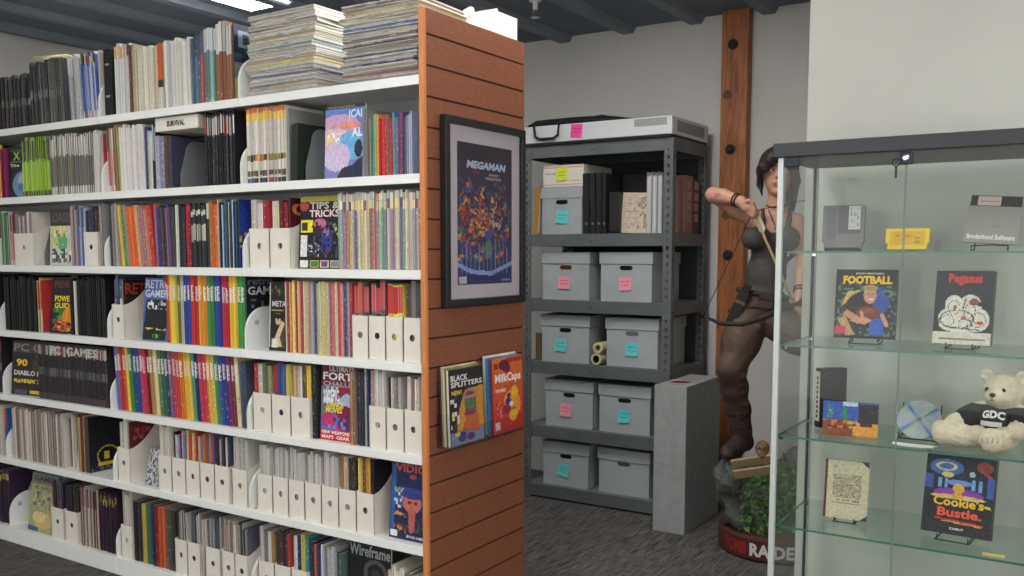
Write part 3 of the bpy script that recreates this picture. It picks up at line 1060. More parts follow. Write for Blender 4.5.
def newspapers(x0, x1, y0, y1, n, total, tints, which, seed):
    r = random.Random(seed)
    z = SZ[0] + 0.0005
    for i in range(n):
        th = total / n * r.uniform(0.8, 1.2)
        dx, dy, ro = r.uniform(-0.012, 0.012), r.uniform(-0.006, 0.012), r.uniform(-2.2, 2.2)
        o = empty('newspaper', 'folded newspaper, %s from the bottom of the %s' % (ordw(i + 1), which), 'newspaper',
                  ((x0 + x1) / 2 + dx, (y0 + y1) / 2 + dy, z), (0, 0, math.radians(ro)), 'newspapers in the ' + which)
        w, d = (x1 - x0) / 2 * r.uniform(0.95, 1.0), (y1 - y0) / 2
        m = MB()
        c = tints[i % len(tints)]
        k = 4
        for q in range(k):
            s = r.uniform(0, 0.006)
            zz = th * q / k
            cc = jit(c if q in (1, 2) else (208, 204, 194), 14)
            P = [(-d + s, zz + 0.0004), (-d + s - 0.002, zz + th / k * 0.5), (-d + s, zz + th / k - 0.0004), (d - s, zz + th / k - 0.0004), (d - s, zz + 0.0004)]
            m.prism(P, -w + s, w - s, 0, cc)
            x = -w + 0.01
            while x < w - 0.03:
                e = x + r.uniform(0.01, 0.05)
                if r.random() < 0.4:
                    m.face([(x, -d + s - 0.0023, zz + th / k * 0.35), (min(e, w - 0.01), -d + s - 0.0023, zz + th / k * 0.35), (min(e, w - 0.01), -d + s - 0.0023, zz + th / k * 0.75), (x, -d + s - 0.0023, zz + th / k * 0.75)],
                           jit(r.choice([(166, 162, 154), (140, 142, 148), (190, 170, 146), (222, 218, 210)])))
                x = e + r.uniform(0.003, 0.02)
        m.build('folded_sheets', 'matte', o)
        z += th + 0.0003


newspapers((-2.7852), (-2.4164), 2.478, 2.755, 15, 0.296, [(196, 192, 180), (200, 190, 180), (186, 186, 180), (150, 156, 170), (190, 188, 184), (214, 200, 120), (196, 176, 150), (190, 186, 176), (160, 168, 176), (200, 196, 180), (196, 180, 140), (206, 202, 190)], 'stack by the white bracket', 3)
newspapers((-2.3001), (-1.9464), 2.478, 2.755, 15, 0.246, [(150, 140, 150), (160, 120, 120), (170, 160, 150), (90, 90, 150), (150, 160, 150), (110, 110, 150), (176, 176, 170), (96, 100, 110), (150, 130, 130), (190, 186, 176), (96, 124, 180), (200, 196, 186), (196, 190, 160), (200, 190, 140), (160, 140, 120)], 'stack against the wood panel', 5)

# ---- second shelf
run(1, (-4.5864), (-4.5103), 3, 'viv', 0.25, ind=False)
shelf_face(1, (-4.5059), (-4.3707), 0.245, 'black magazine with a green X and a blue planet on the second shelf, far bay',
           BK + [('ell', 0.95, 0.25, 0.7, 0.26, (110, 140, 170)), ('speck', 0.3, 0.02, 1, 0.5, [(70, 100, 150), (190, 200, 200), (90, 110, 90)], 0.0, 3), ('ell', 1.0, 0.32, 0.4, 0.14, (170, 176, 170)), ('ell', 0.8, 0.2, 0.2, 0.08, (80, 110, 160)), ('rect', 0.1, 0.68, 0.95, 0.7, (120, 160, 80)), ('rect', 0.1, 0.9, 0.95, 0.92, (96, 120, 80))],
           [('X', 0.3, 0.73, 0.75, 0.89, (150, 200, 60)), ('The', 0.1, 0.6, 0.7, 0.655, (225, 225, 225))], tilt=2, nx=32)
run(1, (-4.3622), (-4.1334), 13, 'lime', 0.272, ind=False)
run(1, (-4.1294), (-3.8003), 20, 'whiteolive', 0.268, ind=False)
run(1, (-3.7929), (-3.7487), 3, 'white', 0.275, ind=False)
run(1, (-3.7487), (-3.7180), 3, 'whitered', 0.27, ind=False)
run(1, (-3.6905), (-3.6368), 4, 'whitered', 0.275, 2, ind=False)
run(1, (-3.6333), (-3.6050), 2, dict(base=[(196, 190, 110), (80, 70, 60)]), 0.28, 3, ind=False)
run(1, (-3.6050), (-3.4329), 8, 'white', 0.28, 1.2, ind=False)
run(1, (-3.4295), (-3.4061), 1, 'mixdark', 0.26, colors=[(70, 80, 140)], ind=False)
run(1, (-3.4061), (-3.3828), 1, 'white', 0.25, ind=False)
run(1, (-3.3828), (-3.3596), 1, dict(base=[(40, 34, 34)], bands=[(0.45, 1, [(150, 176, 190)])]), 0.27, ind=False)
run(1, (-3.3596), (-3.3040), 2, dict(base=[(150, 150, 190), (180, 170, 190)], txt=[(0.05, 0.9, [(190, 50, 80), (226, 226, 230), (80, 80, 150)], 0.6)]), 0.228)
run(1, (-3.3040), (-3.2557), 2, dict(base=[(110, 86, 56), (60, 60, 84)], txt=[(0.4, 0.95, [(160, 130, 70), (60, 54, 60)], 0.6)]), 0.225)
bookend((-3.2429), 1, 'grey steel bookend on the second shelf beneath the long white carton', 0.2)
o = empty('long_carton', 'white long carton with dark lettering bridging the books on the second shelf, middle bay', 'box', ((-3.3563), 2.49, SZ[1] + 0.236))
xw = (-3.0870) - (-3.3563)
b = MB(); b.box((0, 0, 0), (xw, 0.19, 0.055)); b.build('body', 'card', o, bevel=0.002)
lettering(o, [('SURVIVAL', 0.28, 0.3, 0.7, 0.72, (40, 40, 44), dict(bold=0.05))], -0.0006, 'printed_title', w=xw, h=0.055)
shelf_face(1, (-3.1672), (-3.0566), 0.215, 'dark magazine cover of mottled green and grey leaves under the long white carton',
           [('bg', (34, 40, 44)), ('speck', 0, 0, 1, 1, [(52, 64, 62), (24, 28, 32), (70, 84, 80), (40, 50, 54)], 0.7, 4), ('speck', 0.0, 0.0, 0.5, 0.3, [(120, 90, 60), (70, 60, 50)], 0.5, 3)], None, tilt=3, y=2.58)
run(1, (-3.0506), (-2.8684), 10, 'redtop', 0.287, ind=False)
run(1, (-2.8061), (-2.5915), 13, 'yellowtop', 0.287, hj=0.004)
run(1, (-2.5915), (-2.5784), 1, dict(base=[(150, 150, 150)]), 0.285)
run(1, (-2.5731), (-2.5368), 2, dict(base=[(40, 48, 40), (50, 54, 48)], txt=[(0.05, 0.9, [(120, 120, 50), (70, 76, 60)], 0.6)]), 0.22, -3, zoff=0.003)
bookend((-2.5213), 1, 'grey steel bookend leaning by dark green books on the second shelf, panel bay', 0.2)
shelf_face(1, (-2.4101), (-2.2177), 0.262, 'pink and sky-blue magazine cover of bright clouds standing on the second shelf',
           [('fade', (130, 130, 190), (90, 130, 200)), ('ell', 0.35, 0.72, 0.5, 0.16, (206, 160, 190)), ('ell', 0.2, 0.55, 0.45, 0.14, (226, 190, 200)), ('ell', 0.7, 0.45, 0.4, 0.2, (110, 176, 220)), ('ell', 0.3, 0.3, 0.35, 0.2, (206, 190, 220)), ('ell', 0.6, 0.72, 0.3, 0.05, (226, 150, 130)), ('poly', [(0.3, 0.0), (0.95, 0.0), (0.95, 0.3), (0.7, 0.18), (0.45, 0.14)], (44, 50, 70)), ('ell', 0.85, 0.4, 0.1, 0.12, (40, 46, 66)), ('speck', 0.0, 0.5, 0.4, 0.62, [(240, 226, 110), (240, 240, 230)], 0.6, 3), ('rect', 0, 0.955, 1, 1, (40, 40, 50))],
           [('ALI', 0.68, 0.56, 0.98, 0.68, (240, 240, 246)), ('ICAL', 0.6, 0.82, 0.98, 0.93, (206, 220, 240)), ('THE ART OF ADVENTURE', 0.05, 0.962, 0.75, 0.99, (170, 160, 110))], tilt=3)
run(1, (-2.2130), (-2.1898), 1, dict(base=[(128, 130, 130)]), 0.25)
run(1, (-2.1875), (-2.1394), 5, 'viv', 0.212, colors=[(190, 80, 60), (90, 150, 110), (70, 140, 190), (160, 190, 70), (206, 150, 70)])
run(1, (-2.1394), (-2.0899), 5, 'redviv', 0.215, colors=[(214, 44, 52), (206, 50, 56), (216, 60, 60), (190, 50, 60), (120, 110, 70)])
run(1, (-2.0899), (-2.0193), 7, 'redviv', 0.212)
run(1, (-2.0193), (-1.9932), 3, 'redviv', 0.215, colors=[(140, 110, 180), (190, 196, 206), (150, 170, 200)])
bookend((-1.9846), 1, 'clear plastic bookend on the second shelf next to the wood panel', 0.24, 0.2, 2.49, 'acrylic')

# ---- third shelf
run(2, (-4.5734), (-4.4999), 5, dict(base=[(60, 150, 90), (90, 96, 84), (206, 204, 196), (70, 170, 80)], txt=[(0.2, 0.9, [(60, 190, 70), (220, 220, 214)], 0.3)]), 0.26, ind=False)
run(2, (-4.4999), (-4.4558), 2, 'whitered', 0.25, ind=False)
mag_file(2, (-4.4514), (-4.2838), 'paper', 4, 0.245, ind=False)
bookend((-4.2586), 2, 'grey steel bookend on the third shelf beside a white magazine file', 0.21)
shelf_face(2, (-4.1840), (-3.9993), 0.262, 'magazine with a black masthead over a yellow and green panel on the third shelf',
           [('bg', (206, 204, 190)), ('rect', 0, 0.7, 1, 1, (60, 58, 54)), ('rect', 0.06, 0.35, 0.7, 0.7, (206, 206, 130)), ('rect', 0.35, 0.25, 0.75, 0.5, (90, 180, 110)), ('speck', 0.06, 0.36, 0.68, 0.68, [(236, 232, 200), (120, 120, 90), (160, 200, 120)], 0.4, 4), ('rect', 0.06, 0.05, 0.75, 0.22, (110, 116, 110)), ('speck', 0.06, 0.04, 0.95, 0.3, [(226, 226, 216), (70, 76, 74)], 0.45, 4)],
           [('OASIS', 0.1, 0.76, 0.9, 0.94, (96, 92, 84))], tilt=3)
run(2, (-3.9954), (-3.9332), 5, 'mixlight', 0.268, colors=[(150, 120, 140), (120, 100, 110), (190, 180, 176), (160, 130, 130)], ind=False)
run(2, (-3.9332), (-3.8872), 3, 'bluegrey', 0.27, colors=[(110, 130, 190), (70, 90, 160), (190, 200, 214)], ind=False)
mag_file(2, (-3.8833), (-3.7744), 'mixdark', 3, 0.262, ind=False)
run(2, (-3.7707), (-3.7230), 4, 'greytop', 0.28, ind=False)
run(2, (-3.6939), (-3.6399), 4, 'greytop', 0.275, 1, ind=False)
LEAN = [(232, 190, 60), (84, 160, 96), (150, 150, 140), (236, 110, 50), (240, 112, 54), (226, 96, 44), (240, 190, 110), (196, 130, 150), (176, 130, 140), (206, 150, 110), (230, 90, 60), (206, 60, 60)]
run(2, (-3.6149), (-3.3778), 12, 'cream', 0.262, 5.5, colors=LEAN)
run(2, (-3.3744), (-3.2470), 6, 'mixdark', 0.262, 2, ind=False, colors=[(190, 110, 120), (60, 80, 160), (120, 70, 110), (50, 50, 60), (80, 84, 84), (70, 74, 70)])
run(2, (-3.2470), (-3.2246), 1, 'cream', 0.262)
run(2, (-3.2246), (-3.1834), 2, 'mixdark', 0.262, colors=[(34, 42, 56), (44, 56, 64)])
run(2, (-3.1834), (-3.1520), 2, 'redviv', 0.262, colors=[(190, 36, 50), (150, 36, 56)])
run(2, (-3.1489), (-3.0534), 6, dict(base=[(40, 44, 48), (60, 62, 64), (36, 40, 46)], bands=[(0.82, 0.9, [(206, 204, 196)]), (0.42, 0.68, [(190, 184, 164), (160, 156, 140)])], txt=[(0.05, 0.4, [(110, 108, 100), (70, 80, 90)], 0.4)]), 0.262)
run(2, (-3.0534), (-3.0383), 1, dict(base=[(40, 66, 76)], bands=[(0.75, 1, [(226, 222, 210)])]), 0.266)
run(2, (-3.0383), (-2.9842), 3, 'mixlight', 0.262, colors=[(222, 140, 60), (226, 96, 56), (230, 110, 60)])
run(2, (-2.9842), (-2.8700), 7, 'mixdark', 0.265, ind=False, colors=[(200, 190, 150), (36, 44, 66), (60, 64, 96), (150, 196, 216), (44, 56, 76), (70, 120, 150), (40, 54, 74)])
cover_mag(2, (-2.8677), 0.2, 0.268, 'royal blue magazine with yellow flecks on its cover, beside a white file, third shelf',
          [('bg', (36, 66, 150)), ('speck', 0, 0.3, 1, 0.55, [(220, 196, 70), (60, 80, 150), (206, 160, 60)], 0.6, 3)], None)
mag_file(2, (-2.7988), (-2.6852), 'redviv', 3, 0.258, colors=[(206, 196, 190), (216, 212, 206), (170, 50, 60), (190, 170, 170)])
mag_file(2, (-2.6852), (-2.5728), 'cream', 4, 0.258, colors=[(216, 204, 190), (206, 206, 160), (120, 40, 50), (150, 40, 50)], fill=0.84)
cover_mag(2, ((-2.5728)) - 0.0145, 0.2, 0.262, 'dark red magazine with an orange round logo standing in a white file, third shelf',
          [('bg', (84, 30, 38)), ('speck', 0, 0, 1, 0.6, [(120, 110, 110), (70, 30, 36)], 0.5, 4), ('rect', 0.5, 0.4, 1, 1, (40, 36, 40)), ('ell', 0.28, 0.84, 0.22, 0.09, (206, 120, 60)), ('ell', 0.28, 0.84, 0.12, 0.05, (60, 30, 30))], None, z=0.003)
shelf_face(2, (-2.5518), (-2.3443), 0.268, 'dark gaming magazine with a two-line white title and a yellow box, third shelf',
           [('bg', (26, 28, 40)), ('rect', 0, 0.93, 1, 1, (170, 166, 70)), ('ell', 0.1, 0.86, 0.12, 0.06, (170, 70, 60)), ('rect', 0.03, 0.5, 0.33, 0.68, (232, 222, 50)), ('rect', 0.05, 0.52, 0.2, 0.64, (60, 60, 40)), ('ell', 0.5, 0.62, 0.16, 0.07, (196, 110, 130)), ('ell', 0.45, 0.52, 0.1, 0.08, (60, 40, 50)), ('ell', 0.68, 0.4, 0.14, 0.2, (40, 60, 150)), ('ell', 0.66, 0.5, 0.08, 0.06, (150, 110, 130)), ('line', [(0.85, 0.6), (0.97, 0.45)], (190, 190, 90), 0.03), ('speck', 0.3, 0.15, 0.98, 0.65, [(70, 80, 120), (90, 50, 60), (20, 22, 30)], 0.3, 3), ('rect', 0.04, 0.16, 0.2, 0.46, (226, 224, 220)), ('speck', 0.22, 0.16, 0.5, 0.36, [(180, 180, 180), (60, 60, 70)], 0.5, 2),
            ('rect', 0, 0, 1, 0.125, (40, 40, 48)), ('rect', 0.03, 0.01, 0.24, 0.115, (222, 220, 214)), ('rect', 0.28, 0.01, 0.5, 0.115, (190, 190, 80)), ('rect', 0.3, 0.02, 0.48, 0.1, (70, 120, 80)), ('rect', 0.54, 0.01, 0.75, 0.115, (206, 190, 180)), ('rect', 0.57, 0.03, 0.72, 0.1, (120, 60, 110)), ('rect', 0.79, 0.01, 0.98, 0.115, (206, 190, 70)), ('rect', 0.8, 0.02, 0.96, 0.1, (110, 130, 160))],
           [('TIPS &', 0.24, 0.82, 0.97, 0.92, (196, 186, 180)), ('TRICKS', 0.24, 0.71, 0.97, 0.81, (236, 206, 200))], tilt=4, nx=60, ny=80)
run(2, (-2.3394), (-1.9520), 28, 'pastel', 0.273, hj=0.009)

# ---- fourth shelf
run(3, (-4.5744), (-4.2983), 15, 'black', 0.262, ind=False)
run(3, (-4.2941), (-4.2477), 2, dict(base=[(206, 60, 60), (200, 180, 90)], bands=[(0, 0.45, [(190, 206, 150)])]), 0.258, ind=False)
bookend((-4.2268), 3, 'grey steel bookend on the fourth shelf among black magazines', 0.22)
shelf_face(3, (-4.1978), (-4.0356), 0.262, 'black magazine with yellow headline and orange and green flames on the fourth shelf',
           [('bg', (30, 28, 32)), ('poly', [(0.1, 0.05), (0.95, 0.05), (0.9, 0.4), (0.4, 0.35)], (196, 90, 40)), ('rect', 0.25, 0.5, 0.95, 0.68, (40, 40, 30)), ('speck', 0.1, 0.22, 0.6, 0.45, [(70, 150, 60), (60, 110, 50)], 0.7, 4), ('ell', 0.75, 0.3, 0.25, 0.16, (230, 140, 40)), ('speck', 0.1, 0.03, 0.95, 0.2, [(120, 40, 40), (226, 190, 80), (60, 30, 34)], 0.6, 3)],
           [('PREVIEW', 0.12, 0.82, 0.92, 0.95, (120, 70, 66)), ('POWER', 0.15, 0.57, 0.9, 0.68, (240, 220, 50)), ('GUIDE', 0.15, 0.45, 0.9, 0.55, (240, 220, 60))], tilt=7, yaw=8, nx=36)
run(3, (-4.0276), (-3.9921), 2, 'black', 0.262, ind=False)
run(3, (-3.9921), (-3.9725), 1, 'cream', 0.262, ind=False)
run(3, (-3.9725), (-3.7446), 12, 'black', 0.27, ind=False)
mag_file(3, (-3.6947), (-3.6069), 'bluegrey', 3, 0.272, colors=[(150, 160, 200), (60, 76, 120), (206, 200, 186)], fill=0.78)
cover_mag(3, ((-3.6069)) - 0.0145, 0.2, 0.268, 'dark brown magazine with big rusty red letters standing in the white file, fourth shelf',
          [('bg', (44, 32, 30)), ('speck', 0, 0, 1, 0.7, [(60, 44, 38), (30, 26, 26)], 0.5, 4), ('rect', 0, 0.95, 1, 1, (60, 60, 64))], [('RETRO', 0.04, 0.72, 0.98, 0.91, (170, 70, 50))], z=0.003)
shelf_face(3, (-3.5120), (-3.3273), 0.272, 'blue and black magazine with a two-line white title leaning on the colourful row',
           [('bg', (78, 104, 170)), ('poly', [(0.02, 0.02), (0.85, 0.02), (0.98, 0.66), (0.1, 0.66)], (32, 34, 38)), ('speck', 0.14, 0.5, 0.5, 0.64, [(226, 226, 226)], 0.45, 3), ('speck', 0.55, 0.5, 0.9, 0.64, [(200, 200, 206)], 0.35, 3), ('rect', 0.14, 0.16, 0.8, 0.19, (40, 40, 40)), ('speck', 0.1, 0.17, 0.85, 0.2, [(200, 206, 70)], 0.5, 3), ('speck', 0.35, 0.05, 0.75, 0.11, [(120, 200, 60), (60, 120, 40)], 0.6, 3)],
           [('RETRO', 0.04, 0.83, 0.97, 0.97, (206, 212, 224)), ('GAMER', 0.04, 0.69, 0.9, 0.81, (206, 212, 224))], tilt=6, yaw=0)
NP = [(226, 84, 50), (240, 200, 50), (226, 206, 60), (110, 120, 60), (196, 190, 170), (44, 74, 170), (38, 64, 160), (206, 44, 52), (190, 40, 50), (240, 170, 40), (236, 150, 40), (60, 150, 70), (52, 140, 66), (48, 80, 170), (40, 66, 156), (206, 50, 80), (200, 40, 50), (242, 190, 40), (240, 200, 50), (70, 160, 70), (56, 146, 66)]
NPS = dict(base=NP, seq=True, word=[(0.62, 0.84, [(232, 230, 224), (216, 216, 212)])])
run(3, (-3.3227), (-2.8397), 21, NPS, 0.288, 0, colors=NP, hj=0.003)
cover_mag(3, (-2.8380), 0.2, 0.286, 'black magazine with a white title ending the colourful row, fourth shelf',
          [('bg', (26, 30, 38)), ('speck', 0.1, 0.5, 0.9, 0.68, [(110, 116, 124), (26, 30, 38)], 0.2, 3)], [('retro', 0.04, 0.88, 0.7, 0.97, (110, 118, 126)), ('GAMER', 0.04, 0.74, 0.96, 0.86, (220, 224, 226))])
shelf_face(3, (-2.7213), (-2.6256), 0.268, 'narrow black magazine with a pale seated figure and barcode on the fourth shelf',
           [('bg', (34, 32, 34)), ('rect', 0, 0.05, 0.06, 0.98, (216, 210, 196)), ('poly', [(0.1, 0.05), (0.9, 0.05), (0.95, 0.5), (0.5, 0.3)], (80, 62, 54)), ('ell', 0.5, 0.46, 0.16, 0.09, (206, 176, 140)), ('poly', [(0.1, 0.06), (0.5, 0.3), (0.7, 0.44), (0.9, 0.4), (0.6, 0.2), (0.75, 0.06)], (214, 190, 150)), ('ell', 0.5, 0.5, 0.2, 0.04, (30, 24, 22)), ('rect', 0.14, 0.05, 0.5, 0.17, (226, 222, 214)), ('rect', 0.1, 0.58, 0.8, 0.6, (190, 170, 70)), ('speck', 0.1, 0.8, 0.8, 0.93, [(130, 120, 60), (60, 58, 50)], 0.5, 3)],
           [('META', 0.15, 0.64, 0.95, 0.72, (206, 204, 200))], tilt=3, nx=40)
run(3, (-2.6203), (-2.2764), 25, 'mixlight', 0.272, 0, hj=0.006)
for i in range(4):
    x = ((-2.2725)) + i * (((-1.9545)) - ((-2.2725))) / 4
    mag_file(3, x, x + (((-1.9545)) - ((-2.2725))) / 4, 'redfile' if i < 3 else 'mixdark', 3, 0.272, hf=0.155,
             colors=None if i not in (2,) else [(206, 170, 60), (230, 210, 60), (240, 220, 70), (90, 50, 110)])

# ---- fifth shelf
shelf_face(4, (-4.5542), (-4.3211), 0.268, 'black magazine with grey masthead and yellow headlines leaning on the fifth shelf',
           [('bg', (36, 32, 34)), ('ell', 0.85, 0.5, 0.2, 0.3, (70, 50, 44)), ('rect', 0.02, 0.78, 0.98, 0.97, (70, 66, 66)), ('rect', 0.15, 0.52, 0.55, 0.66, (60, 50, 30)), ('rect', 0.1, 0.28, 0.9, 0.46, (44, 40, 40)), ('speck', 0.1, 0.22, 0.85, 0.3, [(226, 190, 60), (60, 50, 30)], 0.75, 2), ('rect', 0.1, 0.02, 0.5, 0.1, (90, 80, 110)), ('rect', 0.6, 0.03, 0.9, 0.1, (210, 180, 60))],
           [('PC G', 0.06, 0.8, 0.95, 0.95, (140, 132, 130)), ('90', 0.15, 0.53, 0.5, 0.66, (240, 200, 40)), ('DIABLO II', 0.08, 0.36, 0.9, 0.45, (220, 216, 210)), ('INSIDE', 0.08, 0.23, 0.7, 0.29, (226, 190, 50))], tilt=5, yaw=6)
run(4, (-4.3040), (-3.7513), 28, 'pcgame', 0.276, ind=False, fj=0.001, hj=0.003)
STUFF.text('PC  GAMES', (-4.1947), SZ[4] + 0.222, (-3.8224), SZ[4] + 0.262, 2.4862, (190, 186, 180), 0.03)
NP2 = [(90, 110, 190), (200, 46, 60), (226, 120, 50), (232, 196, 50), (60, 140, 70), (44, 80, 170), (50, 70, 150), (206, 70, 100), (196, 50, 70), (120, 36, 40), (206, 150, 80), (226, 206, 150), (90, 140, 90), (40, 96, 84), (44, 80, 90), (140, 90, 150), (196, 50, 60), (206, 60, 50), (226, 130, 40), (232, 180, 50), (226, 190, 60), (70, 150, 130), (30, 40, 100), (206, 60, 90), (200, 46, 70), (236, 170, 60), (226, 200, 90), (66, 150, 80), (46, 76, 160), (40, 66, 150), (130, 50, 120), (120, 60, 50), (216, 196, 150)]
NPS2 = dict(base=NP2, seq=True, word=[(0.62, 0.86, [(230, 226, 220), (206, 196, 190)])], txt=[(0.05, 0.55, [(230, 200, 90), (190, 60, 60), (60, 110, 80), (226, 222, 210)], 0.16)])
run(4, (-3.6829), (-2.8727), 33, NPS2, 0.288, 3.6, colors=NP2, hj=0.004)
run(4, (-2.8727), (-2.8390), 2, 'mixdark', 0.27, 2, colors=[(80, 96, 124), (60, 70, 90)])
for i, (cl, st) in enumerate([([(206, 50, 50), (226, 222, 216), (90, 100, 70), (150, 150, 110)], 'mixlight'), ([(190, 50, 60), (70, 90, 160), (60, 80, 150), (206, 190, 80)], 'viv'), ([(190, 160, 120), (206, 200, 190), (120, 90, 60), (226, 190, 50)], 'mixlight')]):
    x = ((-2.8011)) + i * (((-2.4872)) - ((-2.8011))) / 3
    mag_file(4, x, x + (((-2.4872)) - ((-2.8011))) / 3, st, 4, 0.275, colors=cl)
run(4, (-2.4836), (-2.4588), 1, dict(base=[(40, 40, 42)], txt=[(0.02, 0.98, [(190, 188, 180), (150, 148, 142)], 0.8)]), 0.29)
shelf_face(4, (-2.4562), (-2.2907), 0.29, 'red and blue gaming magazine with a big white masthead on the fifth shelf',
           [('bg', (110, 112, 124)), ('rect', 0, 0.7, 1, 1, (110, 34, 50)), ('speck', 0, 0.7, 1, 1, [(130, 50, 60), (90, 30, 44)], 0.5, 4), ('speck', 0.05, 0.48, 0.6, 0.7, [(206, 210, 216), (150, 170, 190), (120, 120, 140)], 0.8, 4), ('ell', 0.72, 0.64, 0.22, 0.09, (140, 30, 60)), ('ell', 0.8, 0.5, 0.2, 0.12, (170, 180, 210)), ('ell', 0.75, 0.36, 0.3, 0.1, (130, 30, 60)), ('rect', 0.0, 0.14, 1, 0.3, (70, 120, 190)), ('ell', 0.25, 0.26, 0.22, 0.1, (190, 50, 110)), ('ell', 0.75, 0.22, 0.22, 0.1, (110, 40, 90)), ('speck', 0, 0.15, 1, 0.34, [(80, 150, 220), (206, 60, 120), (60, 50, 110)], 0.35, 4), ('rect', 0, 0, 1, 0.14, (190, 40, 50))],
           [('ULTIMATE', 0.25, 0.89, 1.0, 0.97, (200, 190, 196)), ('FORT', 0.06, 0.78, 0.96, 0.88, (236, 234, 232)), ('CHALLE', 0.06, 0.70, 0.96, 0.765, (170, 160, 166)), ('100 EPIC', 0.1, 0.5, 0.55, 0.66, (236, 236, 240)), ('DANCE', 0.2, 0.43, 0.7, 0.5, (244, 220, 50)), ('MOVES', 0.16, 0.36, 0.66, 0.43, (244, 220, 50)), ('NEW WEAPONS', 0.04, 0.08, 0.9, 0.125, (240, 236, 236)), ('MAPS  GEAR', 0.04, 0.02, 0.9, 0.065, (240, 220, 220))], tilt=3, nx=52, ny=80)
run(4, (-2.2878), (-2.2615), 2, 'paper', 0.285, colors=[(176, 140, 100), (150, 116, 84)], front=2.480)
run(4, (-2.2615), (-2.2001), 5, 'mixdark', 0.285, colors=[(40, 40, 50), (60, 54, 80), (50, 50, 70), (170, 170, 160), (40, 60, 100)])
for i in range(3):
    x = ((-2.1973)) + i * (((-1.9531)) - ((-2.1973))) / 3
    mag_file(4, x, x + (((-1.9531)) - ((-2.1973))) / 3, ['white', 'mixdark', 'paper'][i], 4, 0.285 if i == 0 else 0.27, kind='magazine', fill=1 if i != 1 else 0.8,
             colors=[[(206, 170, 160), (210, 206, 200), (206, 204, 198), (200, 190, 184)], [(60, 40, 50), (196, 190, 180), (150, 140, 130), (190, 186, 176)], None][i])

# ---- sixth shelf
run(5, (-4.6526), (-4.6110), 1, dict(base=[(40, 100, 170)], bands=[(0.6, 1, [(190, 60, 50)])]), 0.25, ind=False)
run(5, (-4.5699), (-4.1294), 26, 'paper', 0.258, ind=False)
bookend((-4.0162), 5, 'white card bookend among brown magazines on the sixth shelf', 0.24, 0.17, 2.49, 'card')
run(5, (-4.1212), (-4.0282), 5, 'paper', 0.25, front=2.52, ind=False)
run(5, (-4.0043), (-3.9529), 4, 'paper', 0.268, ind=False, colors=[(190, 180, 150), (120, 60, 60), (214, 190, 110), (150, 60, 60)])
cover_mag(5, (-3.9490), 0.215, 0.262, 'black box with a round yellow emblem on its cover, sixth shelf, far bay',
          BK + [('ell', 0.45, 0.27, 0.24, 0.17, (20, 20, 24)), ('ring', 0.45, 0.27, 0.27, 0.18, (196, 166, 50), 0.75), ('rect', 0.2, 0.1, 0.75, 0.16, (206, 180, 60)), ('rect', 0.35, 0.2, 0.48, 0.34, (206, 176, 50)), ('speck', 0.05, 0.02, 0.95, 0.1, [(70, 70, 74), (110, 110, 110)], 0.5, 2)], None, t=0.026)
mag_file(5, (-3.6948), (-3.6040), 'white', 2, 0.275, colors=[(206, 202, 192), (214, 210, 200)], fill=0.75)
cover_mag(5, ((-3.6040)) - 0.0145, 0.2, 0.268, 'maroon magazine with red letters standing in a white file, sixth shelf',
          [('bg', (96, 36, 42)), ('speck', 0, 0.3, 1, 1, [(130, 44, 48), (76, 32, 38), (150, 110, 106)], 0.5, 4)], [('SHA', 0.1, 0.72, 0.85, 0.9, (170, 60, 64))], z=0.003)
shelf_face(5, (-3.5294), (-3.4151), 0.16, 'small pale magazine with purple and green print lying low between white files, sixth shelf',
           [('bg', (186, 186, 186)), ('speck', 0.0, 0.0, 1, 1, [(120, 90, 150), (206, 200, 200), (100, 140, 110), (60, 60, 70)], 0.6, 4)], None, tilt=14, y=2.50)
for i, (st, cl, n, h) in enumerate([('white', [(206, 202, 192), (212, 208, 200), (200, 196, 186)], 3, 0.285), ('mixdark', [(70, 40, 46), (206, 200, 206), (150, 140, 180)], 3, 0.26), ('mixlight', [(206, 180, 110), (190, 60, 60), (226, 190, 150)], 3, 0.27), ('viv', [(60, 140, 190), (226, 130, 50), (190, 90, 60), (90, 90, 150)], 4, 0.27), ('mixdark', [(50, 50, 56), (140, 60, 70), (206, 206, 206), (70, 80, 90)], 4, 0.275)]):
    x = ((-3.4082)) + i * (((-2.9510)) - ((-3.4082))) / 5
    mag_file(5, x, x + (((-2.9510)) - ((-3.4082))) / 5, st, n, h, ind=False, colors=cl)
mag_file(5, (-2.9360), (-2.8445), 'white', 5, 0.285, colors=[(200, 196, 188), (206, 202, 194), (190, 184, 176), (200, 196, 186), (196, 190, 180)], kind='booklet')
for i in range(7):
    xa, xb = (-2.7891), (-2.1768)
    x = xa + i * (xb - xa) / 7
    if i < 5:
        mag_file(5, x, x + (xb - xa) / 7, dict(base=[(196, 192, 186), (204, 200, 194), (186, 182, 176)], txt=[(0.1, 0.95, [(176, 170, 164), (160, 150, 146)], 0.25)]), 5, 0.268, kind='booklet', hf=0.15)
    else:
        mag_file(5, x, x + (xb - xa) / 7, 'mixlight', 4, 0.272, hf=0.15, colors=[[(190, 120, 60), (206, 196, 176), (90, 60, 56), (60, 56, 60)], [(226, 206, 110), (120, 70, 50), (206, 160, 60), (40, 36, 40)]][i - 5])
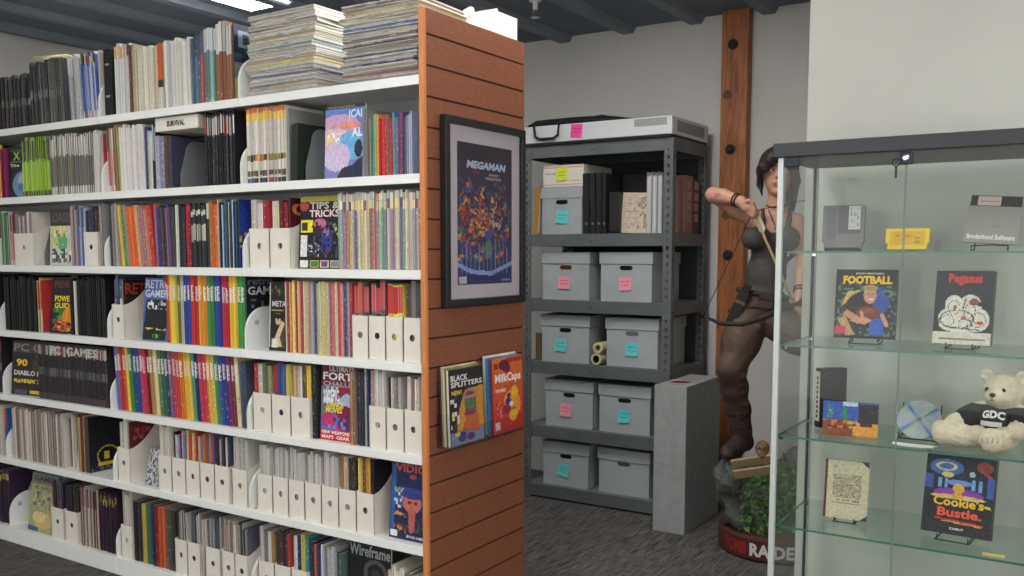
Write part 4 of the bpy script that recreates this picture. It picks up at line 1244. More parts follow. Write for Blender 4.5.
shelf_face(5, (-2.1250), (-1.9635), 0.295, 'blue magazine with a huge orange giant figure and red masthead on the sixth shelf',
           [('bg', (30, 40, 84)), ('rect', 0, 0.93, 1, 1, (44, 40, 60)), ('ell', 0.5, 0.52, 0.6, 0.12, (40, 70, 140)), ('rect', 0.02, 0.03, 0.14, 0.9, (50, 90, 160)), ('speck', 0.1, 0.38, 0.35, 0.62, [(200, 206, 210), (60, 90, 170), (150, 180, 80)], 0.5, 3), ('ell', 0.62, 0.45, 0.26, 0.12, (196, 110, 90)), ('ell', 0.62, 0.55, 0.3, 0.05, (50, 60, 130)), ('poly', [(0.52, 0.36), (0.74, 0.36), (0.7, 0.1), (0.56, 0.1)], (176, 90, 76)), ('ell', 0.55, 0.46, 0.05, 0.02, (60, 30, 40)), ('ell', 0.72, 0.46, 0.05, 0.02, (60, 30, 40)), ('poly', [(0.1, 0.14), (0.4, 0.1), (0.55, 0.06), (0.3, 0.18)], (206, 110, 80)), ('speck', 0.12, 0.08, 1, 0.3, [(60, 56, 44), (30, 30, 40), (90, 80, 60)], 0.5, 3), ('poly', [(0.1, 0.28), (0.45, 0.3), (0.2, 0.34)], (206, 140, 70)), ('ell', 0.63, 0.25, 0.09, 0.16, (186, 96, 80)), ('rect', 0.04, 0.03, 0.24, 0.1, (226, 226, 220)), ('ell', 0.62, 0.77, 0.1, 0.03, (176, 60, 90)), ('line', [(0.95, 0.62), (0.99, 0.4)], (200, 150, 90), 0.04)],
           [('VIDIO', 0.12, 0.82, 0.99, 0.92, (206, 84, 60)), ('BEYOND GAMES', 0.5, 0.03, 0.97, 0.06, (220, 220, 224))], tilt=5, yaw=0, nx=56, ny=80)

# ---- bottom shelf
run(6, -4.775, -4.625, 4, 'purpleyel', 0.275, ind=False)
shelf_face(6, (-4.4713), (-4.2512), 0.288, 'pale yellow magazine with a dark masthead leaning back on the bottom shelf',
           [('bg', (170, 166, 120)), ('rect', 0, 0.82, 1, 1, (120, 124, 110)), ('ell', 0.55, 0.2, 0.4, 0.14, (206, 180, 120)), ('ell', 0.4, 0.25, 0.25, 0.1, (226, 206, 150)), ('rect', 0, 0, 0.4, 0.08, (60, 90, 140)), ('speck', 0.1, 0.4, 0.8, 0.7, [(130, 130, 120), (90, 94, 100), (190, 186, 150)], 0.4, 4)], [('GAMES', 0.1, 0.86, 0.95, 0.96, (40, 50, 70)), ('PC GUIDE', 0.15, 0.72, 0.8, 0.78, (80, 80, 76))], tilt=8, yaw=0, y=2.492)
mag_file(6, (-4.2453), (-4.1409), 'mixdark', 3, 0.275, ind=False)
mag_file(6, (-4.1285), (-4.0229), 'mixdark', 3, 0.28, ind=False, colors=[(44, 40, 50), (50, 44, 54), (60, 44, 44)])
run(6, (-4.0069), (-3.8695), 8, dict(base=[(196, 186, 170), (150, 130, 110), (206, 196, 180), (120, 70, 70)], bands=[(0.68, 1, [(110, 60, 66), (70, 60, 66), (150, 140, 130)])], txt=[(0.05, 0.6, [(150, 130, 116), (222, 214, 200)], 0.4)]), 0.285, ind=False)
run(6, (-3.8695), (-3.7292), 8, 'purpleyel', 0.28, ind=False)
mag_file(6, (-3.6922), (-3.6082), 'white', 3, 0.30, colors=[(190, 184, 174), (196, 190, 182), (176, 170, 162)])
run(6, (-3.6010), (-3.3198), 13, 'deep', 0.272, hj=0.004)
for i, (a, b_, st) in enumerate([((-3.3131), (-3.2305), 'greytop'), ((-3.2305), (-3.1466), 'greytop'), ((-3.1148), (-3.0211), 'greytop'), ((-3.0119), (-2.9329), 'paper'), ((-2.9329), (-2.8556), 'greytop')]):
    mag_file(6, a, b_, st, 4, 0.275, ind=False)
    if i == 1:
        run(6, (-3.1434), (-3.1180), 2, 'paper', 0.275, ind=False)
for i in range(3):
    xa, xb = (-2.7944), (-2.5171)
    mag_file(6, xa + i * (xb - xa) / 3, xa + (i + 1) * (xb - xa) / 3, ['white', 'mixdark', 'viv'][i], 4, 0.285,
             colors=[[(206, 204, 200), (120, 120, 120), (216, 214, 210), (190, 150, 90)], [(50, 60, 60), (90, 50, 56), (60, 70, 66), (170, 60, 60)], [(220, 216, 206), (50, 60, 120), (226, 206, 90), (70, 150, 150)]][i])
run(6, (-2.5139), (-2.3866), 10, 'mixdark', 0.272, colors=[(56, 50, 80), (44, 40, 60), (196, 110, 90), (60, 60, 90), (90, 90, 160), (206, 204, 206), (150, 150, 160), (190, 190, 190), (170, 170, 176), (206, 206, 204)])
run(6, (-2.3866), (-2.3459), 3, 'greytop', 0.27, colors=[(160, 160, 160), (60, 90, 84), (80, 110, 104)])
shelf_face(6, (-2.3409), (-2.1311), 0.315, 'black magazine with a pale title word and grey ring standing on the bottom shelf',
           [('bg', (30, 34, 38)), ('ring', 0.65, 0.62, 0.28, 0.16, (90, 84, 84), 0.5), ('ell', 0.65, 0.62, 0.1, 0.06, (60, 56, 58))], [('Wireframe', 0.03, 0.80, 0.99, 0.94, (150, 156, 158))], tilt=2, y=2.51, nx=48)
run(6, (-2.1263), (-2.0472), 4, 'cream', 0.25)
run(6, (-2.0472), (-1.9611), 5, 'paper', 0.235)
for r_, st_ in enumerate(('mixdark', 'whiteolive', 'mixlight', 'black', 'pcgame', 'paper', 'purpleyel')):
    run(r_, -5.46, -4.78 if r_ == 6 else -4.63, 20, st_, 0.265, ind=False)
if STUFF.v:
    tag(STUFF.build('magazine_rows', 'print'), 'many thin magazines packed along the shelves of the far bay and in the files', 'magazines', kind='stuff')


# ------------------------------------------------------------------ things on the wood end panel
fr = empty('framed_poster', 'black framed poster of a dark crowded game picture hanging on the wood end panel', 'poster', (PX + 0.0005, 2.80, 1.272), (0, 0, PI / 2))
FW, FH = 0.515, 0.657
b = MB()
for lo, hi in (((-FW / 2, -0.028, 0), (FW / 2, -0.001, 0.026)), ((-FW / 2, -0.028, FH - 0.026), (FW / 2, -0.001, FH)),
               ((-FW / 2, -0.028, 0.0262), (-FW / 2 + 0.026, -0.001, FH - 0.0262)), ((FW / 2 - 0.026, -0.028, 0.0262), (FW / 2, -0.001, FH - 0.0262))):
    b.box(lo, hi)
b.build('frame', 'black', fr, bevel=0.002)
b = MB(); b.box((-FW / 2 + 0.0265, -0.014, 0.0265), (FW / 2 - 0.0265, -0.010, FH - 0.0265), (206, 198, 204)); b.build('mat_board', 'matte', fr)
b = MB()
pw, ph = 0.352, 0.50
swarm = [('fade', (44, 60, 110), (52, 36, 54))]
r = random.Random(11)
for i in range(230):
    v = r.uniform(0.17, 0.72)
    u = 0.5 + r.uniform(-0.5, 0.5) * (1.05 - 0.5 * abs(v - 0.3))
    k = r.choice([(150, 60, 50), (206, 110, 50), (60, 70, 130), (90, 50, 100), (40, 70, 90), (196, 150, 70), (70, 110, 100), (60, 40, 70), (120, 50, 60), (170, 90, 60), (50, 60, 110), (40, 30, 50)])
    swarm.append(('ell', u, v, r.uniform(0.012, 0.05), r.uniform(0.008, 0.026), k))
    swarm.append(('line', [(u, v), (u + r.uniform(-0.06, 0.06), v + r.uniform(-0.04, 0.04))], tuple(min(255, c + 40) for c in k), 0.009))
swarm += [('speck', 0.22, 0.34, 0.6, 0.54, [(206, 110, 50), (226, 150, 60), (170, 70, 50), (236, 190, 110)], 0.45, 2), ('ell', 0.55, 0.36, 0.07, 0.035, (60, 90, 170)), ('ell', 0.55, 0.25, 0.07, 0.07, (96, 140, 126)), ('speck', 0.06, 0.4, 0.22, 0.56, [(190, 60, 50), (140, 40, 44)], 0.5, 2), ('speck', 0.62, 0.42, 0.78, 0.54, [(206, 190, 180), (190, 70, 60)], 0.4, 2)]
swarm += [('line', [(0.08 + i * 0.075, 0.08), (0.08 + i * 0.075, r.uniform(0.2, 0.34))], (120, 140, 200), 0.008) for i in range(12)]
swarm += [('line', [(0.0, 0.145), (0.25, 0.09)], (150, 170, 226), 0.022), ('line', [(0.25, 0.09), (0.6, 0.075)], (160, 176, 230), 0.022), ('line', [(0.6, 0.075), (1.0, 0.15)], (150, 170, 226), 0.022), ('rect', 0, 0, 1, 0.035, (50, 56, 110)), ('rect', 0.02, 0.01, 0.16, 0.06, (206, 206, 210)), ('rect', 0.8, 0.015, 0.97, 0.035, (150, 156, 190))]
art(b, pw, ph, -0.0145, 84, 120, swarm, -pw / 2, 0.076)
b.build('print', 'print', fr)
lettering(fr, [('MEGAMAN', 0.16, 0.825, 0.86, 0.88, (190, 206, 230), dict(bold=0.05, slant=0.25)), ('LEGACY', 0.56, 0.785, 0.75, 0.80, (214, 206, 206)), ('COLLECTION', 0.5, 0.755, 0.78, 0.775, (214, 206, 206)), ('VOL', 0.24, 0.79, 0.4, 0.815, (170, 50, 60))], -0.0150, 'poster_lettering', w=pw, h=ph, x0=-pw / 2, z0=0.076)
b = MB(); b.box((-FW / 2 + 0.0265, -0.0215, 0.0265), (FW / 2 - 0.0265, -0.0195, FH - 0.0265)); b.build('glazing', 'acrylic', fr)

ar = empty('acrylic_magazine_rack', 'clear plastic magazine rack fixed to the wood end panel below the poster', 'magazine rack', (PX + 0.0005, 2.765, 0.785), (0, 0, PI / 2))
b = MB(); b.box((-0.255, -0.004, 0), (0.255, -0.001, 0.235)); b.build('back_plate', 'acrylic', ar)
b = MB(); b.box((-0.255, -0.066, 0.0), (0.255, -0.0045, 0.004)); b.build('floor_plate', 'acrylic', ar)
for x0, x1 in ((-0.255, -0.01), (0.01, 0.255)):
    b = MB(); b.box((x0, -0.070, 0.0), (x1, -0.0665, 0.065)); b.build('front_lip', 'acrylic', ar)
for x in (-0.255, -0.0015, 0.252):
    b = MB(); b.box((x, -0.066, 0.0045), (x + 0.003, -0.0045, 0.12)); b.build('side_wall', 'acrylic', ar)


def rack_mag(yc, off, z, w, h, t, label, ops, txt, spine=(60, 60, 60), **k):
    return face_mag('magazine', label, 'magazine', (PX + off, yc, z), w, h, t, ops, txt, 2.0, 90, spine=spine, **k)


plain = lambda c: [('bg', c), ('speck', 0, 0, 1, 1, [tuple(int(v * 0.8) for v in c), tuple(min(255, v + 20) for v in c)], 0.3, 4)]
rack_mag(2.625, 0.026, 0.7905, 0.212, 0.278, 0.008, 'cream-edged magazine at the back of the pile in the clear rack', plain((206, 190, 150)), None, nx=16, ny=20)
rack_mag(2.627, 0.038, 0.7905, 0.210, 0.272, 0.008, 'yellowish magazine in the middle of the pile in the clear rack', plain((150, 140, 60)), None, nx=16, ny=20, spine=(190, 186, 176))
rack_mag(2.630, 0.052, 0.7905, 0.208, 0.268, 0.009, 'front magazine in the clear rack with an orange robot-like machine on its cover',
         [('bg', (44, 40, 46)), ('poly', [(0.1, 0.05), (1, 0.05), (1, 0.74), (0.45, 0.7), (0.3, 0.5)], (200, 140, 50)), ('rect', 0, 0, 1, 0.18, (120, 140, 170)), ('rect', 0, 0.93, 1, 1, (40, 36, 40)), ('ell', 0.6, 0.62, 0.2, 0.1, (150, 130, 110)), ('ell', 0.6, 0.65, 0.13, 0.03, (150, 50, 60)), ('rect', 0.45, 0.42, 0.78, 0.58, (110, 90, 80)), ('rect', 0.52, 0.44, 0.72, 0.56, (60, 130, 80)), ('poly', [(0.35, 0.18), (0.85, 0.12), (0.85, 0.36), (0.5, 0.38)], (190, 100, 60)), ('ell', 0.6, 0.39, 0.2, 0.03, (150, 40, 90)), ('ell', 0.35, 0.1, 0.12, 0.07, (70, 60, 130)), ('ell', 0.6, 0.08, 0.12, 0.05, (100, 60, 110)), ('speck', 0.04, 0.1, 0.28, 0.66, [(206, 200, 190), (70, 64, 70), (226, 196, 60)], 0.4, 4)],
         [('BLACK', 0.06, 0.84, 0.55, 0.92, (226, 220, 220)), ('SPLITTERS', 0.06, 0.76, 0.97, 0.83, (226, 220, 220)), ('NEW!', 0.08, 0.66, 0.36, 0.72, (230, 200, 60))], nx=56, ny=72, spine=(206, 200, 190))
rack_mag(2.888, 0.030, 0.7905, 0.212, 0.292, 0.009, 'white topped magazine behind the blue and orange ones in the clear rack', plain((210, 206, 200)), None, nx=16, ny=20, spine=(200, 200, 196))
rack_mag(2.888, 0.042, 0.7905, 0.212, 0.284, 0.010, 'blue magazine behind the orange cover in the clear rack', plain((50, 110, 160)), None, nx=16, ny=20, spine=(70, 140, 190))
rack_mag(2.896, 0.055, 0.7905, 0.206, 0.280, 0.009, 'orange and red magazine with a white title at the front of the clear rack',
         [('fade', (190, 44, 40), (222, 116, 50)), ('rect', 0.45, 0.92, 1, 1, (206, 80, 40)), ('ell', 0.38, 0.9, 0.17, 0.07, (96, 30, 60)), ('ell', 0.48, 0.85, 0.12, 0.06, (110, 34, 66)), ('rect', 0.06, 0.86, 0.18, 0.93, (120, 60, 40)), ('rect', 0.6, 0.84, 0.92, 0.9, (206, 110, 50)), ('ell', 0.6, 0.42, 0.24, 0.12, (226, 160, 50)), ('ell', 0.72, 0.52, 0.12, 0.08, (236, 180, 60)), ('ell', 0.5, 0.4, 0.1, 0.05, (60, 60, 120)), ('ell', 0.44, 0.3, 0.14, 0.06, (150, 40, 70)), ('ell', 0.66, 0.2, 0.14, 0.08, (236, 176, 50)), ('ell', 0.82, 0.34, 0.1, 0.12, (230, 150, 60)), ('ell', 0.6, 0.36, 0.06, 0.03, (230, 226, 226)), ('ell', 0.52, 0.48, 0.07, 0.03, (80, 40, 110)), ('speck', 0.08, 0.2, 0.3, 0.42, [(206, 120, 120), (170, 50, 50)], 0.4, 3), ('rect', 0.06, 0.04, 0.22, 0.14, (222, 210, 206))],
         [('MilkCaps', 0.08, 0.64, 0.94, 0.79, (240, 232, 226), dict(bold=0.03)), ('WIN BIG!', 0.08, 0.54, 0.42, 0.59, (240, 226, 220)), ('FREE INSIDE', 0.48, 0.93, 0.96, 0.98, (120, 30, 40))], nx=56, ny=76, spine=(150, 40, 50))

o = empty('document_box', 'white open document box on top of the shelving behind the wood end panel', 'box', (-2.082, 3.005, SZ[0] + 0.0006))
b = MB()
P = [(-0.13, 0), (0.13, 0), (0.13, 0.275), (-0.13, 0.275)]
for lo, hi in (((-0.13, -0.07, 0), (0.13, 0.09, 0.003)), ((-0.13, -0.07, 0.0032), (-0.127, 0.09, 0.28)), ((0.127, -0.07, 0.0032), (0.13, 0.09, 0.31)), ((-0.1268, -0.07, 0.0032), (0.1268, -0.067, 0.28)), ((-0.1268, 0.087, 0.0032), (0.1268, 0.09, 0.305))):
    b.box(lo, hi)
b.build('body', 'card', o)
b = MB()
for i in range(5):
    b.box((-0.12, -0.06 + i * 0.012, 0.004), (0.12, -0.055 + i * 0.012, 0.30 + 0.012 * (i % 3)), jit((214, 210, 200)))
b.build('folder', 'matte', o)
o = empty('crumpled_bag', 'crumpled white paper bag behind the wood end panel on top of the shelving', 'bag', (-2.07, 2.86, SZ[0] + 0.0006))
F = Field((-0.14, -0.06, -0.01), (0.14, 0.06, 0.33), 0.008)
F.ell((0, 0, 0.13), (0.11, 0.038, 0.16), 0.02)
F.cap((-0.05, 0, 0.2), (0.06, 0.0, 0.29), 0.03, 0.018)
F.rough(0.006, 60, 4)
F.keep(lambda X, Y, Z: -Z + 0 * X)
organic('paper', F, 'matte', (216, 214, 208), o)

# ------------------------------------------------------------------ grey steel rack with archive boxes
RX0, RX1, RY0, RY1, RH = -2.882, -1.947, 4.645, 5.15, 2.075
rk = empty('steel_rack', 'dark grey slotted steel rack standing against the white back wall full of archive boxes', 'rack', ((RX0 + RX1) / 2, (RY0 + RY1) / 2, 0))
RO = Vector((-(RX0 + RX1) / 2, -(RY0 + RY1) / 2, 0))


def slotted(mb, ax, u0, u1, w0, w1, h):
    """A flange with a column of real slots. ax 0: flange spans x; ax 1: spans y."""
    um, us = (u0 + u1) / 2, 0.007
    def bx(a, c, z0, z1):
        lo = (a, w0, z0) if ax == 0 else (w0, a, z0)
        hi = (c, w1, z1) if ax == 0 else (w1, c, z1)
        mb.box(tuple(Vector(lo) + RO), tuple(Vector(hi) + RO))
    bx(u0, um - us, 0, h)
    bx(um + us, u1, 0, h)
    z = 0.0
    while z < h:
        e = min(h, z + 0.026)
        bx(um - us, um + us, z, e)
        z += 0.044


for xs in (0, 1):
    for ys in (0, 1):
        x = RX0 if xs == 0 else RX1
        y = RY0 if ys == 0 else RY1
        b = MB()
        slotted(b, 0, x if xs == 0 else x - 0.052, x + 0.052 if xs == 0 else x, y if ys == 0 else y - 0.003, y + 0.003 if ys == 0 else y, RH)
        slotted(b, 1, y + 0.0035 if ys == 0 else y - 0.042, y + 0.042 if ys == 0 else y - 0.0035, x if xs == 0 else x - 0.003, x + 0.003 if xs == 0 else x, RH)
        b.build('upright', 'rack', rk)
LV = [2.076, 1.567, 1.187, 0.819, 0.436, 0.079]
for z in LV:
    for y, s in ((RY0 + 0.0035, 1), (RY1 - 0.0035, -1)):
        b = MB()
        P = [(0, z - 0.068), (0, z + 0.002), (s * 0.012, z + 0.002), (s * 0.012, z - 0.016), (s * 0.032, z - 0.016), (s * 0.032, z - 0.019), (s * 0.003, z - 0.019), (s * 0.003, z - 0.068)]
        b.prism([(p[0] + y + RO.y, p[1]) for p in P], RX0 + 0.004 + RO.x, RX1 - 0.004 + RO.x, 0)
        b.build('cross_beam', 'rack', rk, bevel=0.001)
    for x, s in ((RX0 + 0.0035, 1), (RX1 - 0.0035, -1)):
        b = MB()
        P = [(0, z - 0.068), (0, z + 0.002), (s * 0.012, z + 0.002), (s * 0.012, z - 0.016), (s * 0.003, z - 0.016), (s * 0.003, z - 0.068)]
        b.prism([(p[0] + x + RO.x, p[1]) for p in P], RY0 + 0.036 + RO.y, RY1 - 0.036 + RO.y, 1)
        b.build('side_beam', 'rack', rk, bevel=0.001)
    b = MB(); b.box((RX0 + 0.016 + RO.x, RY0 + 0.017 + RO.y, z - 0.0155), (RX1 - 0.016 + RO.x, RY1 - 0.017 + RO.y, z)); b.build('deck_board', 'deck', rk)
    b = MB()
    b.lathe([(0.004, 0), (0.004, 0.002)], 10)
    b.build('rivet', 'blackm', rk, loc=(-0.02, RY0 + RO.y + 0.0035, z - 0.04), rot=(PI / 2, 0, 0))

b = MB(); b.box((RX0 + 0.012 + RO.x, RY1 + 0.0005 + RO.y, 0.02), (RX1 - 0.012 + RO.x, RY1 + 0.003 + RO.y, 2.05)); b.build('dark_sheet', mat('dark_sheet_grey', (58, 60, 62), 0.7), rk)  # dark sheet added behind the boxes, closes off the pale wall

NOTE = {'pink': (240, 150, 168), 'teal': (96, 206, 206), 'yellow': (214, 226, 60), 'hot pink': (240, 70, 150)}


def note(parent, x, y, z, col, s=0.072, tilt=0.0, flat=False):
    b = MB()
    c = NOTE[col]
    n = 5
    for i in range(n):                      # a slightly curled slip
        z0, z1 = s * i / n, s * (i + 1) / n
        f = lambda q: -0.0012 - 0.007 * max(0, 1 - q / s) ** 2
        b.face([(-s / 2, f(z0), z0), (s / 2, f(z0), z0), (s / 2, f(z1), z1), (-s / 2, f(z1), z1)], c)
        b.face([(-s / 2, f(z1) + 0.0005, z1), (s / 2, f(z1) + 0.0005, z1), (s / 2, f(z0) + 0.0005, z0), (-s / 2, f(z0) + 0.0005, z0)], c)
    ink = tuple(int(v * 0.62) for v in c)
    for k in range(2):
        xx = -s * 0.32
        while xx < s * 0.3:
            e = xx + rng.uniform(0.006, 0.014)
            zz = s * (0.62 - 0.26 * k)
            b.face([(xx, f(zz) - 0.0008, zz), (e, f(zz) - 0.0008, zz), (e, f(zz) - 0.0008, zz + 0.004), (xx, f(zz) - 0.0008, zz + 0.004)], ink)
            xx = e + 0.004
    o = b.build('sticky_note', 'matte', parent, loc=(x, y, z), rot=(-PI / 2, 0, tilt) if flat else (0, tilt, 0))
    o['label'] = col + ' sticky note'
    return o


def archive_box(label, x0, x1, z, notes=None, tilt=0.0, h=0.27, d=0.39, y=4.70, inside=None, yaw=0.0, nx=None):
    w = x1 - x0
    o = empty('archive_box', label, 'box', ((x0 + x1) / 2, y, z + 0.0006), (0, 0, yaw), 'grey archive boxes on the steel rack')
    t = 0.004
    hw, hz, hh = 0.042, h * 0.70, 0.013
    b = MB()
    # front wall with its oval hand hole
    dirs = sorted([2 * PI * i / 20 for i in range(20)] + [math.atan2(zz - hz, xx) % (2 * PI) for xx in (-w / 2, w / 2) for zz in (0, h)])
    out, inn = [], []
    for a in dirs:
        dx, dz = math.cos(a), math.sin(a)
        ks = [((w / 2) / abs(dx))] if abs(dx) > 1e-6 else []
        if abs(dz) > 1e-6:
            ks.append(((h - hz) if dz > 0 else hz) / abs(dz))
        k = min(ks)
        out.append((k * dx, hz + k * dz))
        e = (abs(dx / hw) ** 4 + abs(dz / hh) ** 4) ** (-0.25)
        inn.append((e * dx, hz + e * dz))
    n = len(dirs)
    for i in range(n):
        j = (i + 1) % n
        b.face([(out[i][0], 0, out[i][1]), (out[j][0], 0, out[j][1]), (inn[j][0], 0, inn[j][1]), (inn[i][0], 0, inn[i][1])])
        b.face([(out[j][0], t, out[j][1]), (out[i][0], t, out[i][1]), (inn[i][0], t, inn[i][1]), (inn[j][0], t, inn[j][1])])
        b.face([(inn[i][0], 0, inn[i][1]), (inn[j][0], 0, inn[j][1]), (inn[j][0], t, inn[j][1]), (inn[i][0], t, inn[i][1])])
    b.box((-w / 2, t, 0), (-w / 2 + t, d, h))
    b.box((w / 2 - t, t, 0), (w / 2, d, h))
    b.box((-w / 2 + t, d - t, 0), (w / 2 - t, d, h))
    b.box((-w / 2 + t, t, 0), (w / 2 - t, d - t, t))
    b.build('body', 'boxgrey', o)
    b = MB(); b.box((-w / 2 + 0.02, 0.03, t + 0.001), (w / 2 - 0.02, d - 0.03, h * 0.8), inside or (60, 56, 52)); b.build('contents', 'matte', o)
    b = MB()
    g, lh = 0.004, 0.058
    b.box((-w / 2 - g - 0.003, -g - 0.003, h - lh), (w / 2 + g + 0.003, -g, h + 0.004))
    b.box((-w / 2 - g - 0.003, d + g, h - lh), (w / 2 + g + 0.003, d + g + 0.003, h + 0.004))
    b.box((-w / 2 - g - 0.003, -g, h - lh), (-w / 2 - g, d + g, h + 0.004))
    b.box((w / 2 + g, -g, h - lh), (w / 2 + g + 0.003, d + g, h + 0.004))
    b.box((-w / 2 - g - 0.003, -g - 0.003, h + 0.0042), (w / 2 + g + 0.003, d + g + 0.003, h + 0.008))
    b.build('lid', 'boxgrey', o, bevel=0.0015)
    if notes:
        note(o, notes[1], -0.001, h * 0.24, notes[0], 0.075, tilt)
    return o


archive_box('grey archive box with a teal note, carrying the white printed carton with the yellow note', -2.79, -2.525, LV[1], ('teal', 0.0), 0.06, 0.268)
archive_box('grey archive box with a pink note and an orange glimpse in its hand hole', -2.784, -2.475, LV[2], ('pink', -0.01), 0.03, inside=(206, 120, 70))
archive_box('grey archive box with a pink note next to the box with the orange hand hole', -2.399, -2.085, LV[2], ('pink', 0.0), -0.05)
archive_box('grey archive box with a teal note, rolled papers at its side, nearer the wood panel', -2.788, -2.472, LV[3], ('teal', -0.03), 0.04, 0.272)
archive_box('grey archive box with a teal note, beside the rolled papers and the steel upright', -2.358, -2.044, LV[3], ('teal', 0.0), 0.0, inside=(200, 196, 190))
archive_box('grey archive box with a pink note, on the second shelf up from the floor', -2.760, -2.445, LV[4], ('pink', -0.02), 0.02, 0.272)
archive_box('grey archive box with a teal note, on the second shelf up, beside the tall carton', -2.400, -2.085, LV[4], ('teal', 0.0), -0.05)
archive_box('grey archive box with a tilted teal note, on the bottom shelf of the rack', -2.775, -2.470, LV[5], ('teal', -0.02), 0.2, 0.255)
archive_box('grey archive box without any note, on the bottom shelf behind the tall carton', -2.401, -2.085, LV[5], None, h=0.255, inside=(150, 140, 130))

o = empty('printed_carton', 'white printed carton with a yellow note on top of a grey archive box', 'box', (-2.655, 4.71, LV[1] + 0.0006 + 0.277))
b = MB(); b.box((-0.135, 0, 0), (0.135, 0.36, 0.125)); b.build('body', 'card', o, bevel=0.003)
b = MB()
for z in (0.01, 0.108):
    b.box((-0.128, -0.0008, z), (0.128, -0.0002, z + 0.004), (190, 120, 110))
for i, x in enumerate((-0.118, -0.075)):
    b.box((x, -0.0008, 0.072), (x + 0.036, -0.0002, 0.079), (150, 150, 170))
b.box((0.05, -0.0008, 0.03), (0.115, -0.0002, 0.034), (170, 150, 150))
b.build('printed_lines', 'matte', o)
note(o, -0.005, -0.001, 0.035, 'yellow', 0.075, -0.06)

o = empty('padded_envelope', 'mustard padded envelope leaning between the rack upright and an archive box', 'envelope', (-2.868, 4.72, LV[1] + 0.003), (0, math.radians(4), 0))
b = MB(); b.box((0, 0, 0), (0.03, 0.26, 0.285), (206, 150, 50)); b.build('body', 'matte', o, bevel=0.006)
b = MB(); b.box((0.031, 0.005, 0.01), (0.039, 0.24, 0.25), (200, 190, 180)); b.build('paper_insert', 'matte', o)
for i, (x, w_, h_) in enumerate([(-2.508, 0.038, 0.345), (-2.466, 0.036, 0.345), (-2.427, 0.034, 0.342), (-2.388, 0.022, 0.34)]):
    o = empty('ring_binder', 'black ring binder, %s in the row beside the white printed carton' % ordw(i + 1), 'binder', (x, 4.69, LV[1] + 0.0006), (0, math.radians(-1.5 if i < 2 else -0.6), 0), 'black binders on the steel rack')
    b = MB(); b.box((0, 0, 0), (w_ - 0.001, 0.27, h_)); b.build('cover', 'blackm', o, bevel=0.003)
    b = MB(); b.lathe([(0.008, 0), (0.008, 0.0015), (0.005, 0.001)], 12, (110, 110, 112)); b.build('finger_ring', 'matte', o, loc=(w_ / 2, -0.0003, 0.06), rot=(PI / 2, 0, 0))
o = empty('portfolio_case', 'wide black portfolio case standing behind the beige folder on the steel rack', 'portfolio', (-2.25, 4.90, LV[1] + 0.0006))
b = MB(); b.box((-0.115, 0, 0), (0.105, 0.04, 0.35)); b.build('shell', 'blackm', o, bevel=0.005)
b = MB(); b.tube([(-0.02, 0.02, 0.35), (-0.02, 0.02, 0.375), (0.06, 0.02, 0.375), (0.06, 0.02, 0.35)], 0.005, 8); b.build('handle', 'black', o)
o = empty('cassette_case', 'small black plastic case in front of the portfolio on the steel rack', 'case', (-2.325, 4.71, LV[1] + 0.0006), (0, 0, 0))
b = MB(); b.box((-0.035, 0, 0), (0.035, 0.12, 0.235)); b.build('shell', 'black', o, bevel=0.004)
b = MB(); b.box((-0.028, -0.001, 0.02), (0.028, -0.0003, 0.21), (40, 40, 42)); b.build('spine_label', 'matte', o)
o = empty('paper_folder', 'beige paper folder with printed sheets leaning against the black portfolio', 'folder', (-2.215, 4.73, LV[1] + 0.006), (math.radians(-5), math.radians(2), 0))
b = MB()
art(b, 0.165, 0.225, 0, 40, 50, [('bg', (206, 190, 170)), ('speck', 0.08, 0.1, 0.55, 0.9, [(190, 170, 156), (214, 200, 184), (176, 150, 140)], 0.3, 2), ('ell', 0.75, 0.75, 0.2, 0.14, (170, 150, 120)), ('speck', 0.6, 0.1, 0.98, 0.9, [(190, 160, 130), (150, 130, 106), (206, 190, 160)], 0.4, 3), ('rect', 0.05, 0.52, 0.6, 0.54, (170, 140, 130))], -0.08, 0)
b.face([(0.085, 0.02, 0), (-0.08, 0.02, 0), (-0.08, 0.02, 0.225), (0.085, 0.02, 0.225)], (190, 176, 156))
b.face([(0.085, 0, 0), (0.085, 0.02, 0), (0.085, 0.02, 0.225), (0.085, 0, 0.225)], (214, 206, 196))
b.face([(-0.08, 0.02, 0), (-0.08, 0, 0), (-0.08, 0, 0.225), (-0.08, 0.02, 0.225)], (214, 206, 196))
b.face([(-0.08, 0, 0.225), (0.085, 0, 0.225), (0.085, 0.02, 0.225), (-0.08, 0.02, 0.225)], (224, 220, 210))
b.build('sheets', 'matte', o)
for i, (x, w_, c_) in enumerate([(-2.122, 0.03, (176, 172, 166)), (-2.090, 0.03, (160, 166, 180)), (-2.058, 0.028, (150, 156, 172))]):
    o = empty('file_folder', 'pale grey file folder, %s of three beside the front upright of the steel rack' % ordw(i + 1), 'folder', (x, 4.70, LV[1] + 0.0006), (0, 0, 0), 'pale folders on the steel rack')
    b = MB()
    b.box((0, 0, 0), (0.002, 0.25, 0.335), c_); b.box((w_ - 0.003, 0, 0), (w_ - 0.001, 0.25, 0.335 - 0.01), c_)
    b.build('cover', 'matte', o)
    b = MB()
    for q in range(4):
        b.box((0.004 + q * (w_ - 0.01) / 4, 0.004 * (q % 2), 0.0), (0.0095 + q * (w_ - 0.012) / 4, 0.24, 0.31 + 0.004 * (q % 3)), jit((206, 204, 204)))
    b.build('sheets', 'matte', o)
